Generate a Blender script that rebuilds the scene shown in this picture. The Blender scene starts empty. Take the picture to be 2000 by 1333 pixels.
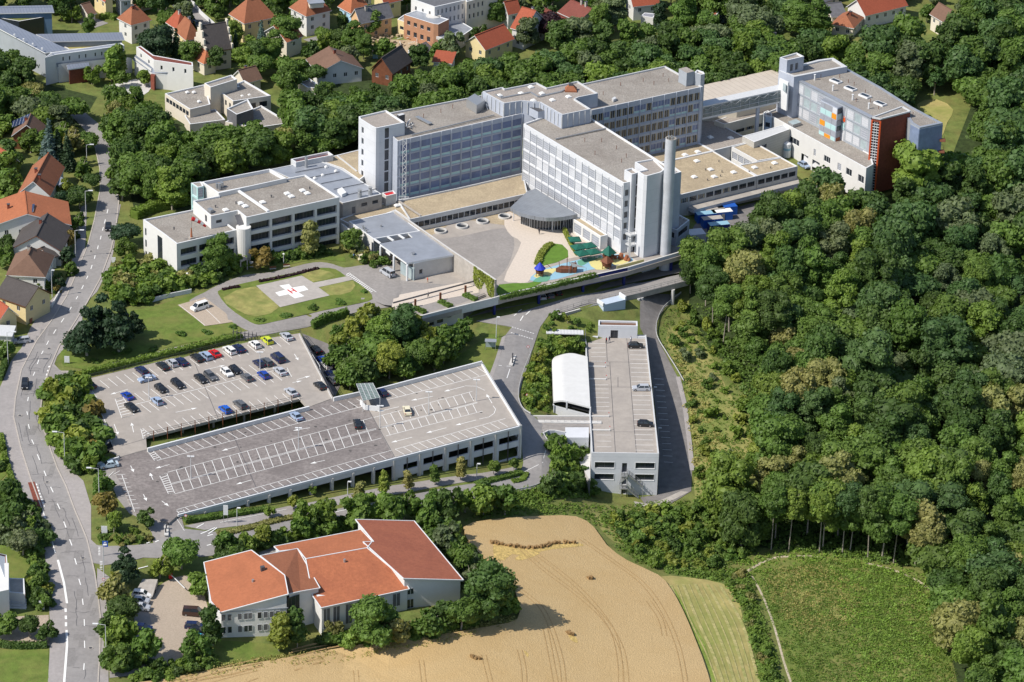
import bpy, bmesh, math, random
import numpy as np
from mathutils import Vector, Matrix, geometry
random.seed(7); R_=random.Random
rad=math.radians
S=bpy.context.scene; COL=S.collection
# ---------------------------------------------------------------- camera
F=6800.0; PITCH=rad(26.3); ROLL=rad(1.7); D0=900.0
CAM=Vector((0,-D0*math.cos(PITCH),D0*math.sin(PITCH)))
FW=Vector((0,math.cos(PITCH),-math.sin(PITCH))); _r0=Vector((1,0,0)); _u0=Vector((0,math.sin(PITCH),math.cos(PITCH)))
RT=_r0*math.cos(ROLL)+_u0*math.sin(ROLL); UP=_u0*math.cos(ROLL)-_r0*math.sin(ROLL)
cd=bpy.data.cameras.new('camera'); co=bpy.data.objects.new('camera',cd); COL.objects.link(co)
co.matrix_world=Matrix((( RT.x,UP.x,-FW.x,CAM.x),(RT.y,UP.y,-FW.y,CAM.y),(RT.z,UP.z,-FW.z,CAM.z),(0,0,0,1)))
cd.sensor_width=36; cd.lens=36*F/2000; cd.clip_start=10; cd.clip_end=20000; S.camera=co
# ---------------------------------------------------------------- light
SUN_EL,SUN_AZ=rad(48),rad(26)                       # shadows fall along +x turned 26 deg towards +y
W=bpy.data.worlds.new('World'); S.world=W; W.use_nodes=True
nt=W.node_tree; sk=nt.nodes.new('ShaderNodeTexSky'); sk.sky_type='NISHITA'; sk.sun_disc=False
sk.sun_elevation=SUN_EL; sk.air_density=1.0; sk.dust_density=1.0
_sd=Vector((-math.cos(SUN_AZ)*math.cos(SUN_EL),-math.sin(SUN_AZ)*math.cos(SUN_EL),math.sin(SUN_EL)))
sk.sun_rotation=math.atan2(_sd.x,_sd.y)
bg=nt.nodes['Background']; bg.inputs[1].default_value=0.125; nt.links.new(sk.outputs[0],bg.inputs[0])
sl=bpy.data.lights.new('sun','SUN'); sl.energy=4.8; sl.angle=rad(0.5); sl.color=(1,.94,.85)
so=bpy.data.objects.new('sun',sl); COL.objects.link(so); so.rotation_euler=_sd.to_track_quat('Z','Y').to_euler()
S.view_settings.view_transform='Standard'; S.view_settings.look='None'; S.view_settings.exposure=0.10; S.view_settings.gamma=1
S.render.engine='CYCLES'; S.cycles.max_bounces=5; S.cycles.diffuse_bounces=2; S.cycles.glossy_bounces=2; S.cycles.transmission_bounces=2; S.cycles.transparent_max_bounces=4
# ---------------------------------------------------------------- picture point -> place in the world
def rayd(px,py): return FW+RT*((px-1000)/F)-UP*((py-666.5)/F)
def P(px,py,z=0.0):
    d=rayd(px,py); t=(z-CAM.z)/d.z; return Vector((CAM.x+d.x*t,CAM.y+d.y*t,z))
# ---------------------------------------------------------------- terrain heights
CTRL=[(0,60,0),(200,100,0),(350,0,0),(200,260,0),(200,400,0),(150,520,-.3),(120,650,-.8),(60,740,-1.2),(60,850,-1.8),(120,980,-2.3),
(170,1100,-3),(170,1330,-4.5),(0,1300,-4.5),(0,900,-2),(0,500,-.5),(420,580,0),(570,570,0),(700,560,0),(560,630,0),(340,600,0),(250,660,-.4),(150,700,-.9),
(330,690,-.5),(480,650,-.2),(640,615,0),(700,590,0),(780,585,-.1),(960,612,-4.6),(1000,650,-5.2),(985,750,-7.3),(1050,830,-9),(1065,900,-9.9),(1018,905,-10.2),
(940,945,-9),(800,960,-7.5),(650,985,-5.5),(500,1012,-4),(400,1040,-3),(310,1060,-2.4),(320,1020,-1.4),(280,940,-1.15),(230,930,-1.15),(260,890,-1.2),(215,1010,-1.6),
(300,800,-4.2),(450,760,-4.2),(580,720,-4.2),(650,740,-4.6),(625,680,-4.2),(450,850,-4.2),(150,820,-3.2),(110,790,-2.2),(180,900,-1.6),
(600,860,-5),(740,830,-6.2),(900,790,-8.6),(800,680,-5.5),(720,660,-3),(880,680,-6),(950,690,-6.3),(820,640,-4.2),(900,625,-4.4),
(1100,640,-6.5),(1060,700,-9),(1110,900,-13.5),(1140,955,-18),(1090,960,-12.5),(1200,740,-15),(1220,850,-19),(1200,970,-20.3),(1330,940,-20.3),(1335,830,-18),(1320,740,-15),
(1290,660,-12.3),(1290,600,-10),(1330,575,-9.5),(1380,640,-13),(1400,760,-16),(1420,880,-18.5),(1450,1000,-20),(1500,1090,-20.5),(1700,1110,-21),(1800,1200,-22),(1600,1250,-21),
(1500,1330,-20),(1380,1330,-17.5),(1250,1100,-16),(1150,1010,-15),(1010,1020,-10.8),(950,1200,-8.6),(700,1260,-9),(450,1300,-7),(300,1320,-5.6),(1200,1330,-15),
(400,1240,-6),(560,1250,-7.2),(720,1240,-7.2),(880,1180,-7),(430,1090,-4.2),(640,1010,-6.3),(900,1000,-8.8),(1100,990,-13.5),(280,1110,-3.8),(330,1250,-5.2),(240,1200,-4.4),
(700,400,-.5),(1100,400,-.5),(500,470,0),(860,470,-.4),(980,500,-.5),(1150,470,-.6),(850,520,-.4),(1250,470,-1.5),(1050,594,-4.5),(1200,562,-4.9),(1310,530,-5),(1150,600,-5),(1250,575,-6),
(1380,450,-5),(1500,410,-5),(1570,345,-4.5),(1690,350,-4.5),(1420,540,-7),(1600,470,-9),(1800,500,-12),(2000,500,-14),(1700,700,-15),(1950,800,-18),(1950,1100,-22),(2000,1330,-24),
(1850,350,-6),(1860,260,-3),(2000,200,-2),(1850,150,0),(1650,80,0),(1400,80,0),(1100,60,0),(800,80,0),(500,60,0),(1300,350,-1.5),(1450,250,-2),(900,300,0),(1600,220,-2.5),(350,500,0),(1120,250,0)]
_cp=np.array([[*P(a,b,c)] for a,b,c in CTRL]); _n=len(_cp)
_far=[(x,y,-8) for x in (-900,-300,300,900) for y in (-900,900)]+[(-900,0,-3),(900,0,-20)]
_cp=np.vstack([_cp,np.array(_far,float)]); _n=len(_cp)
_Dm=np.linalg.norm(_cp[:,None,:2]-_cp[None,:,:2],axis=2); _Am=np.zeros((_n+1,_n+1)); _Am[:_n,:_n]=-np.sqrt(_Dm**2+9); _Am[:_n,:_n]+=np.eye(_n)*.0; _Am[:_n,_n]=1; _Am[_n,:_n]=1
_w=np.linalg.solve(_Am,np.append(_cp[:,2],0))
def rbf(X,Y):
    d=-np.sqrt((X[...,None]-_cp[:,0])**2+(Y[...,None]-_cp[:,1])**2+9); return d@_w[:_n]+_w[_n]
GX=np.concatenate([[-6000,-3000,-1500,-900,-600,-400,-300,-250],np.arange(-222,224,2.5),[250,300,400,600,900,1500,3000,6000]])
GY=np.concatenate([[-3000,-1500,-900,-600,-400,-300],np.arange(-236,336,2.5),[360,420,520,700,1000,1600,3000,6000,12000]])
_gx,_gy=np.meshgrid(GX,GY); GZ=np.clip(rbf(_gx,_gy),-26,1.0)
def hh(x,y):
    i=min(max(int(np.searchsorted(GX,x))-1,0),len(GX)-2); j=min(max(int(np.searchsorted(GY,y))-1,0),len(GY)-2)
    u=(x-GX[i])/(GX[i+1]-GX[i]); v=(y-GY[j])/(GY[j+1]-GY[j])
    return float((1-u)*(1-v)*GZ[j,i]+u*(1-v)*GZ[j,i+1]+(1-u)*v*GZ[j+1,i]+u*v*GZ[j+1,i+1])
def G(px,py):
    d=rayd(px,py); f=lambda t:CAM.z+d.z*t-hh(CAM.x+d.x*t,CAM.y+d.y*t)
    t=(3-CAM.z)/d.z; s=2.0
    while f(t)>0: t+=s
    lo,hi=t-s,t
    for _ in range(14):
        m=(lo+hi)/2
        if f(m)>0: lo=m
        else: hi=m
    return Vector((CAM.x+d.x*hi,CAM.y+d.y*hi,CAM.z+d.z*hi))
# ---------------------------------------------------------------- materials
MATS={}
def mat(name,c,rough=.8,noise=0.0,scale=1.0,c2=None,bump=0.0,bscale=None,metal=0.0,spec=.3,build=None,objcol=False,detail=4,stain=0.0,sscale=.06,scol=None):
    if name in MATS: return MATS[name]
    m=bpy.data.materials.new(name); m.use_nodes=True; N=m.node_tree.nodes; L=m.node_tree.links; b=N['Principled BSDF']
    b.inputs['Roughness'].default_value=rough; b.inputs['Metallic'].default_value=metal; b.inputs['Specular IOR Level'].default_value=spec
    b.inputs['Base Color'].default_value=(*c,1); out=None
    tc=N.new('ShaderNodeTexCoord')
    geo=N.new('ShaderNodeNewGeometry')
    if objcol:
        oi=N.new('ShaderNodeObjectInfo'); L.new(oi.outputs['Color'],b.inputs['Base Color'])
    if noise or c2:
        n=N.new('ShaderNodeTexNoise'); n.inputs['Scale'].default_value=scale; n.inputs['Detail'].default_value=detail; n.inputs['Roughness'].default_value=.65
        L.new(geo.outputs['Position'],n.inputs['Vector'])
        r=N.new('ShaderNodeValToRGB'); k=noise
        a=c2 or tuple(min(1,x*(1+k)) for x in c); d=c if c2 else tuple(x*(1-k) for x in c)
        r.color_ramp.elements[0].color=(*d,1); r.color_ramp.elements[1].color=(*a,1); r.color_ramp.elements[0].position=.32; r.color_ramp.elements[1].position=.68
        L.new(n.outputs[0],r.inputs[0]); out=r.outputs[0]
    if stain:
        n2=N.new('ShaderNodeTexNoise'); n2.inputs['Scale'].default_value=sscale; n2.inputs['Detail'].default_value=7; n2.inputs['Roughness'].default_value=.7; n2.inputs['Distortion'].default_value=.6
        L.new(geo.outputs['Position'],n2.inputs['Vector'])
        r2=N.new('ShaderNodeValToRGB'); r2.color_ramp.elements[0].position=.42; r2.color_ramp.elements[1].position=.66
        r2.color_ramp.elements[0].color=(0,0,0,1); r2.color_ramp.elements[1].color=(stain,)*3+(1,)
        L.new(n2.outputs[0],r2.inputs[0])
        mx=N.new('ShaderNodeMix'); mx.data_type='RGBA'; L.new(r2.outputs[0],mx.inputs[0])
        if out: L.new(out,mx.inputs[6])
        else: mx.inputs[6].default_value=(*c,1)
        mx.inputs[7].default_value=(*(scol or tuple(x*.5 for x in c)),1); out=mx.outputs[2]
    if out: L.new(out,b.inputs['Base Color'])
    if bump:
        bn=N.new('ShaderNodeTexNoise'); bn.inputs['Scale'].default_value=bscale or scale; bn.inputs['Detail'].default_value=3; L.new(geo.outputs['Position'],bn.inputs['Vector'])
        bp=N.new('ShaderNodeBump'); bp.inputs['Strength'].default_value=bump; bp.inputs['Distance'].default_value=.3; L.new(bn.outputs[0],bp.inputs['Height']); L.new(bp.outputs[0],b.inputs['Normal'])
    if build: build(N,L,b,out,geo,tc)
    MATS[name]=m; return m
def stripes(axis_dir,period,width,dark,c):
    """thin repeated joint lines across a surface, along a world direction"""
    def f(N,L,b,out,geo,tc):
        d=N.new('ShaderNodeVectorMath'); d.operation='DOT_PRODUCT'; L.new(geo.outputs['Position'],d.inputs[0]); d.inputs[1].default_value=axis_dir
        m=N.new('ShaderNodeMath'); m.operation='MULTIPLY'; L.new(d.outputs['Value'],m.inputs[0]); m.inputs[1].default_value=1/period
        fr=N.new('ShaderNodeMath'); fr.operation='FRACT'; L.new(m.outputs[0],fr.inputs[0])
        lt=N.new('ShaderNodeMath'); lt.operation='LESS_THAN'; L.new(fr.outputs[0],lt.inputs[0]); lt.inputs[1].default_value=width/period
        mx=N.new('ShaderNodeMix'); mx.data_type='RGBA'; L.new(lt.outputs[0],mx.inputs[0])
        if out: L.new(out,mx.inputs[6])
        else: mx.inputs[6].default_value=(*c,1)
        mx.inputs[7].default_value=(*dark,1); L.new(mx.outputs[2],b.inputs['Base Color'])
    return f
M={}
def D(k,*a,**q): M[k]=mat(k,*a,**q)
D('asphalt',(.255,.242,.236),.9,.10,.9,bump=.15,bscale=6,stain=.55,sscale=.09,scol=(.325,.31,.30))
D('asphalt_dark',(.19,.178,.172),.9,.2,.5,stain=.5,sscale=.12,scol=(.2,.185,.175))
D('asphalt_old',(.285,.265,.25),.9,.12,1.3,stain=.5,sscale=.15,scol=(.21,.195,.185))
D('deck_light',(.36,.325,.29),.9,.08,.6,stain=.6,sscale=.1,scol=(.275,.25,.23))
D('pavement',(.33,.305,.295),.9,.1,1.2,stain=.5,sscale=.2,scol=(.26,.245,.235))
D('tile_path',(.56,.49,.42),.85,.08,2)
D('gravel_path',(.40,.33,.26),.95,.15,3,bump=.3,bscale=8)
D('paint_white',(.78,.78,.76),.7,.06,3)
D('kerb',(.42,.38,.34),.9,.12,2)
D('gravel_roof',(.30,.275,.245),.95,.28,2.2,bump=.6,bscale=3,stain=.5,sscale=.12,scol=(.17,.145,.125))
D('gravel_tan',(.42,.345,.235),.95,.22,1.8,bump=.5,bscale=3,stain=.6,sscale=.13,scol=(.27,.215,.15))
D('gravel_grey',(.33,.295,.265),.95,.25,2.0,bump=.5,bscale=3,stain=.4,sscale=.1,scol=(.24,.215,.19))
D('concrete',(.40,.37,.335),.85,.12,.7,stain=.5,sscale=.2,scol=(.26,.235,.21))
D('concrete_pale',(.56,.55,.53),.8,.06,.8,stain=.3,sscale=.25,scol=(.42,.40,.37))
D('white_wall',(.66,.655,.64),.8,.03,.5,stain=.2,sscale=.3,scol=(.53,.515,.49))
D('panel_white',(.61,.625,.655),.55,.04,.4,stain=.25,sscale=.25,scol=(.5,.52,.55),build=stripes((0,0,1),3.3,.06,(.46,.48,.52),(.57,.595,.645)))
D('panel_grey',(.42,.455,.53),.5,.05,.4,stain=.2,sscale=.3)
D('clad_grey',(.33,.36,.40),.5,.06,.5)
D('trim_white',(.68,.69,.70),.6)
D('trim_grey',(.55,.56,.57),.5,.08,2)
D('metal_roof',(.36,.385,.43),.45,.08,.3,metal=.3,spec=.4,stain=.3,sscale=.15)
D('cream_roof',(.55,.49,.42),.7,.06,.4,stain=.3,sscale=.2)
D('glass',(.025,.032,.042),.12,.0,spec=.6)
D('glass_blue',(.16,.20,.33),.25,.22,.35,spec=.5)
D('glass_pale',(.35,.42,.44),.2,.15,.5,spec=.5)
D('aqua',(.42,.62,.62),.4)
D('blind',(.31,.33,.375),.6,.12,.35); D('blind_light',(.50,.515,.55),.6,.1,.3)
D('blind_dark',(.30,.31,.34),.6)
D('curtain',(.40,.33,.22),.7,.3,.8)
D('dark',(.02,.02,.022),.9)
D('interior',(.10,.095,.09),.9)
D('brick_red',(.19,.055,.036),.85,.18,1.5)
D('blue_wall',(.10,.15,.30),.7,.1,1)
D('navy',(.012,.022,.14),.5)
D('steel',(.42,.43,.44),.4,metal=.6)
D('steel_dark',(.10,.10,.11),.5,metal=.3)
D('red',(.55,.03,.03),.5); D('orange',(.72,.28,.02),.5); D('red_orange',(.62,.10,.03),.5); D('green_dark',(.01,.10,.07),.7); D('yellow',(.62,.56,.24),.7)
D('brown_wood',(.16,.06,.03),.7,.2,1)
D('bark',(.33,.29,.24),.95,.3,2)
D('soil',(.20,.12,.075),.95,.3,1)
D('cream_wall',(.66,.60,.50),.8,.04,.8); D('yellow_wall',(.70,.58,.32),.8,.04,.8); D('orange_wall',(.66,.42,.23),.8,.06,.8); D('skyblue_wall',(.38,.58,.72),.8,.04,.8)
D('paint',(.5,.5,.5),.25,objcol=True,spec=.6)
D('tyre',(.02,.02,.02),.9); D('rim',(.45,.45,.47),.35,metal=.7); D('lamp_glass',(.75,.75,.72),.2); D('lamp_red',(.4,.01,.01),.3)
D('solar',(.015,.025,.07),.2,spec=.6,build=stripes((1,0,0),1.0,.06,(.5,.52,.55),(.015,.025,.07)))
D('blue_plastic',(.02,.10,.42),.5); D('lightblue',(.26,.45,.56),.6); D('canvas_white',(.78,.77,.74),.8); D('tennis_green',(.12,.32,.22),.8)
D('tan_ground',(.42,.33,.22),.95,.2,1.2,bump=.3,bscale=3)
def tiles(name,c,dirv):
    c2=tuple(x*.62 for x in c)
    M[name]=mat(name,c,.85,.12,1.6,stain=.35,sscale=.12,scol=c2,detail=8,bump=.25,bscale=4)
tiles('tile_orange',(.37,.13,.062),0); tiles('tile_red',(.33,.085,.045),0); tiles('tile_brown',(.17,.10,.07),0); tiles('tile_dark',(.075,.066,.064),0); tiles('tile_rust',(.30,.115,.06),0); tiles('tile_maroon',(.19,.06,.045),0)
D('slate',(.13,.13,.14),.6,.15,1)
D('grass',(.12,.155,.038),.95,.35,.35,bump=.4,bscale=2,stain=.6,sscale=.11,scol=(.21,.18,.06),detail=9)
D('lawn',(.11,.16,.028),.95,.25,.5,bump=.3,bscale=3,stain=.5,sscale=.12,scol=(.21,.19,.06),detail=9)
D('lawn_fresh',(.10,.19,.025),.95,.15,.6,bump=.2,bscale=3)
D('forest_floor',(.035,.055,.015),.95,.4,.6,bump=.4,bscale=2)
D('meadow',(.085,.145,.025),.95,.5,.28,c2=(.17,.20,.04),bump=.6,bscale=1.2,stain=.6,sscale=.07,scol=(.27,.21,.09),detail=10)
D('wheat',(.47,.338,.17),.95,.16,3.0,bump=.5,bscale=3,detail=8,stain=.55,sscale=.05,scol=(.42,.28,.12))
D('dry_grass',(.27,.25,.085),.95,.3,.4,stain=.8,sscale=.13,scol=(.13,.18,.04),detail=9)
D('mown',(.36,.30,.115),.95,.25,.25,stain=.8,sscale=.05,scol=(.19,.24,.05),detail=9)
def _leaf():
    m=bpy.data.materials.new('leaf'); m.use_nodes=True; N=m.node_tree.nodes; L=m.node_tree.links; b=N['Principled BSDF']
    oi=N.new('ShaderNodeObjectInfo'); tc=N.new('ShaderNodeTexCoord'); n=N.new('ShaderNodeTexNoise'); n.inputs['Scale'].default_value=.55; n.inputs['Detail'].default_value=6; n.inputs['Roughness'].default_value=.75
    geo=N.new('ShaderNodeNewGeometry'); L.new(geo.outputs['Position'],n.inputs['Vector'])
    mr=N.new('ShaderNodeMapRange'); mr.inputs[1].default_value=.3; mr.inputs[2].default_value=.7; mr.inputs[3].default_value=.62; mr.inputs[4].default_value=1.45; L.new(n.outputs[0],mr.inputs[0])
    vm=N.new('ShaderNodeVectorMath'); vm.operation='SCALE'; L.new(oi.outputs['Color'],vm.inputs[0]); L.new(mr.outputs[0],vm.inputs['Scale'])
    L.new(vm.outputs[0],b.inputs['Base Color']); b.inputs['Roughness'].default_value=.55; b.inputs['Specular IOR Level'].default_value=.25
    tr=N.new('ShaderNodeBsdfTranslucent'); ms=N.new('ShaderNodeMixShader'); ms.inputs[0].default_value=.28
    v2=N.new('ShaderNodeVectorMath'); v2.operation='MULTIPLY'; L.new(vm.outputs[0],v2.inputs[0]); v2.inputs[1].default_value=(1.3,1.5,.5); L.new(v2.outputs[0],tr.inputs[0])
    L.new(b.outputs[0],ms.inputs[1]); L.new(tr.outputs[0],ms.inputs[2]); L.new(ms.outputs[0],N['Material Output'].inputs[0]); return m
M['leaf']=_leaf()
# ---------------------------------------------------------------- mesh helpers
ORG={}
def org(o): return ORG.get(o.name,Vector((0,0,0))) if o else Vector((0,0,0))
def ccw(p):
    a=sum(p[i][0]*p[(i+1)%len(p)][1]-p[(i+1)%len(p)][0]*p[i][1] for i in range(len(p))); return a>0
class MB:
    def __init__(s): s.v=[]; s.f=[]; s.m=[]
    def face(s,pts,mi=0):
        k=len(s.v); s.v+=[tuple(p) for p in pts]; s.f.append(tuple(range(k,k+len(pts)))); s.m.append(mi)
    def prism(s,poly,z0,z1,mi=0,mt=None,bottom=False):
        poly=[(p[0],p[1]) for p in poly]
        if not ccw(poly): poly=poly[::-1]
        n=len(poly)
        f0=(lambda p:z0(p)) if callable(z0) else (lambda p:z0)
        f1=(lambda p:z1(p)) if callable(z1) else (lambda p:z1)
        for i in range(n):
            a,b=poly[i],poly[(i+1)%n]; s.face([(a[0],a[1],f0(a)),(b[0],b[1],f0(b)),(b[0],b[1],f1(b)),(a[0],a[1],f1(a))],mi)
        s.face([(p[0],p[1],f1(p)) for p in poly],mi if mt is None else mt)
        if bottom: s.face([(p[0],p[1],f0(p)) for p in poly[::-1]],mi)
    def box(s,c,sx,sy,sz,rz=0,mi=0,mt=None):
        """c = centre of the bottom"""
        ca,sa=math.cos(rz),math.sin(rz); q=[]
        for x,y in ((-1,-1),(1,-1),(1,1),(-1,1)):
            X,Y=x*sx/2,y*sy/2; q.append((c[0]+X*ca-Y*sa,c[1]+X*sa+Y*ca))
        s.prism(q,c[2],c[2]+sz,mi,mt,True)
    def bar(s,a,b,w,h=None,mi=0):
        """square bar from a to b"""
        a=Vector(a);b=Vector(b);h=h or w; d=(b-a)
        if d.length<1e-6: return
        d.normalize(); u=d.cross(Vector((0,0,1)))
        u=Vector((1,0,0)) if u.length<1e-3 else u.normalized(); v=d.cross(u)
        q=[(-w/2,-h/2),(w/2,-h/2),(w/2,h/2),(-w/2,h/2)]
        A=[a+u*x+v*y for x,y in q]; B=[b+u*x+v*y for x,y in q]
        for i in range(4): s.face([A[i],A[(i+1)%4],B[(i+1)%4],B[i]],mi)
        s.face(A[::-1],mi); s.face(B,mi)
    def tube(s,a,b,r,r2=None,n=8,mi=0,cap=True):
        a=Vector(a);b=Vector(b);r2=r if r2 is None else r2; d=(b-a).normalized(); u=d.cross(Vector((0,0,1)))
        u=Vector((1,0,0)) if u.length<1e-3 else u.normalized(); v=d.cross(u)
        A=[a+(u*math.cos(t)+v*math.sin(t))*r for t in [i*2*math.pi/n for i in range(n)]]; B=[b+(u*math.cos(t)+v*math.sin(t))*r2 for t in [i*2*math.pi/n for i in range(n)]]
        for i in range(n): s.face([A[i],A[(i+1)%n],B[(i+1)%n],B[i]],mi)
        if cap: s.face(A[::-1],mi); s.face(B,mi)
    def rect_wall(s,A,B,z0,z1,ops=(),depth=.25,mi=0,mr=None):
        """wall face from A to B (outside on the right hand), with true openings ops=(u0,u1,v0,v1) and reveals"""
        A=Vector((A[0],A[1]));B=Vector((B[0],B[1]));Ln=(B-A).length
        if Ln<.01: return
        d=(B-A)/Ln; n=Vector((-d.y,d.x)); mr=mi if mr is None else mr
        us=sorted({0,Ln,*[round(o[0],3) for o in ops],*[round(o[1],3) for o in ops]}); vs=sorted({z0,z1,*[round(o[2],3) for o in ops],*[round(o[3],3) for o in ops]})
        pt=lambda u,v,q=0:(A.x+d.x*u+n.x*q,A.y+d.y*u+n.y*q,v)
        for i in range(len(us)-1):
            um=(us[i]+us[i+1])/2; run=None
            for j in range(len(vs)-1):
                vm=(vs[j]+vs[j+1])/2; hole=any(o[0]<um<o[1] and o[2]<vm<o[3] for o in ops)
                if not hole: run=(run[0],vs[j+1]) if run else (vs[j],vs[j+1])
                if hole or j==len(vs)-2:
                    if run: s.face([pt(us[i],run[0]),pt(us[i+1],run[0]),pt(us[i+1],run[1]),pt(us[i],run[1])],mi)
                    run=None
        for u0,u1,v0,v1 in ops:
            if depth: 
                for a,b in (((u0,v0),(u1,v0)),((u1,v0),(u1,v1)),((u1,v1),(u0,v1)),((u0,v1),(u0,v0))): s.face([pt(*a),pt(*b),pt(*b,depth),pt(*a,depth)],mr)
    def build(s,name,mats,parent=None,color=None,smooth=False):
        if not isinstance(mats,(list,tuple)): mats=[mats]
        if parent is not None: o0=org(parent)
        else:
            xs=[v[0] for v in s.v];ys=[v[1] for v in s.v]; o0=Vector(((min(xs)+max(xs))/2,(min(ys)+max(ys))/2,min(v[2] for v in s.v)))
        me=bpy.data.meshes.new(name); me.from_pydata([(v[0]-o0.x,v[1]-o0.y,v[2]-o0.z) for v in s.v],[],s.f)
        for k in mats: me.materials.append(M[k] if isinstance(k,str) else k)
        me.polygons.foreach_set('material_index',s.m)
        if smooth: me.polygons.foreach_set('use_smooth',[True]*len(s.f))
        o=bpy.data.objects.new(name,me); COL.objects.link(o)
        if parent is not None: o.parent=parent; ORG[o.name]=o0
        else: o.location=o0; ORG[o.name]=o0
        if color: o.color=(*color,1)
        return o
def tag(o,label=None,cat=None,group=None,kind=None):
    if label: o['label']=label
    if cat: o['category']=cat
    if group: o['group']=group
    if kind: o['kind']=kind
    return o
def thing(name,label,cat,loc,group=None,rz=0):
    o=bpy.data.objects.new(name,None); COL.objects.link(o); o.location=loc; o.rotation_euler=(0,0,rz); o.empty_display_size=.5; ORG[o.name]=Vector(loc); return tag(o,label,cat,group)
def struct(mb,name,mats): return tag(mb.build(name,mats),kind='structure')
def copy_tree(o,parent=None):
    c=o.copy(); COL.objects.link(c)
    if parent is not None: c.parent=parent
    ORG[c.name]=org(o)
    for ch in list(o.children): copy_tree(ch,c)
    return c
def inset(poly,d):
    n=len(poly); out=[]
    for i in range(n):
        p0,p1,p2=[Vector((poly[k%n][0],poly[k%n][1])) for k in (i-1,i,i+1)]
        a=(p1-p0).normalized(); b=(p2-p1).normalized(); na=Vector((-a.y,a.x)); nb=Vector((-b.y,b.x)); m=(na+nb)
        k=m.length_squared; m=m*(2/k) if k>.3 else m*2
        out.append(p1+m*d)
    return out
def cdt(poly,step):
    """triangulate a 2D outline with inner points every step metres"""
    xs=[p[0] for p in poly];ys=[p[1] for p in poly]; vs=[]; ed=[]
    n=len(poly)
    for i in range(n):
        a=Vector((poly[i][0],poly[i][1]));b=Vector((poly[(i+1)%n][0],poly[(i+1)%n][1])); k=max(1,int((b-a).length/step))
        vs+=[a.lerp(b,j/k) for j in range(k)]
    nb=len(vs); ed=[(i,(i+1)%nb) for i in range(nb)]
    x=min(xs)+step/2
    while x<max(xs):
        y=min(ys)+step/2
        while y<max(ys):
            if inside((x,y),poly): vs.append(Vector((x+.01*math.sin(y),y)))
            y+=step
        x+=step
    r=geometry.delaunay_2d_cdt(vs,ed,[list(range(nb))],1,1e-4); return r[0],r[2]
def inside(p,poly):
    x,y=p[0],p[1]; c=False; n=len(poly); j=n-1
    for i in range(n):
        a,b=poly[i],poly[j]
        if (a[1]>y)!=(b[1]>y) and x<(b[0]-a[0])*(y-a[1])/(b[1]-a[1])+a[0]: c=not c
        j=i
    return c
def smooth_line(pts,n=4,closed=False):
    P_=[Vector(p) for p in pts]; out=[]; m=len(P_)
    for i in range(m if closed else m-1):
        p0,p1,p2,p3=[P_[k%m] if closed else P_[min(max(k,0),m-1)] for k in (i-1,i,i+1,i+2)]
        for j in range(n):
            t=j/n; out.append(.5*((2*p1)+(p2-p0)*t+(2*p0-5*p1+4*p2-p3)*t*t+(3*p1-p0-3*p2+p3)*t**3))
    if not closed: out.append(P_[-1])
    return out
def drape(mb,px,off,mi=0,step=4,smooth=0,edge=0,world=False,z=None):
    """lay an outline given in picture points on the terrain (or at height z)"""
    if smooth: px=[(p.x,p.y) for p in smooth_line([(a,b,0) for a,b in px],smooth,True)]
    w=px if world else [(P(*p,z) if z is not None else G(*p)) for p in px]
    w=[(p[0],p[1]) for p in w]
    hz=(lambda x,y:z) if z is not None else hh
    v,f=cdt(w,step if z is None else 30)
    k=len(mb.v); mb.v+=[(p.x,p.y,hz(p.x,p.y)+off) for p in v]
    for t in f:
        a=[v[i] for i in t]
        if not ccw(a): t=t[::-1]
        mb.f.append(tuple(k+i for i in t)); mb.m.append(mi)
    if edge:
        if not ccw(w): w=w[::-1]
        n=len(w)
        for i in range(n):
            a,b=Vector(w[i]),Vector(w[(i+1)%n]); q=max(1,int((b-a).length/4))
            for j in range(q):
                c,d=a.lerp(b,j/q),a.lerp(b,(j+1)/q); zc,zd=hz(c.x,c.y)+off,hz(d.x,d.y)+off
                mb.face([(c.x,c.y,zc-edge),(d.x,d.y,zd-edge),(d.x,d.y,zd),(c.x,c.y,zc)],mi)
def ribbon(mb,line,w,off,mi=0,step=2.0,z=None,h=0):
    """strip of width w (m) along world points laid on terrain or height z; h>0 makes it a raised kerb"""
    pts=[Vector((p[0],p[1])) for p in line]; L=[pts[0]]
    for a,b in zip(pts,pts[1:]):
        k=max(1,int((b-a).length/step)); L+=[a.lerp(b,j/k) for j in range(1,k+1)]
    hz=(lambda p:z) if z is not None else (lambda p:hh(p.x,p.y)); A=[];B=[]
    for i,p in enumerate(L):
        d=(L[min(i+1,len(L)-1)]-L[max(i-1,0)]).normalized(); n=Vector((-d.y,d.x)); A.append(p+n*w/2); B.append(p-n*w/2)
    for i in range(len(L)-1):
        a,b,c,d=B[i],B[i+1],A[i+1],A[i]; q=[(p.x,p.y,hz(p)+off) for p in (a,b,c,d)]; mb.face(q,mi)
        if h: 
            mb.face([(q[0][0],q[0][1],q[0][2]-h),(q[1][0],q[1][1],q[1][2]-h),q[1],q[0]],mi); mb.face([(q[2][0],q[2][1],q[2][2]-h),(q[3][0],q[3][1],q[3][2]-h),q[3],q[2]],mi)
def seg(mb,a,b,w,off=.02,mi=0,z=None):
    """painted line between picture points"""
    A=P(*a,z) if z is not None else G(*a); B=P(*b,z) if z is not None else G(*b); ribbon(mb,[A,B],w,off,mi,3.0,z)
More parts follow.
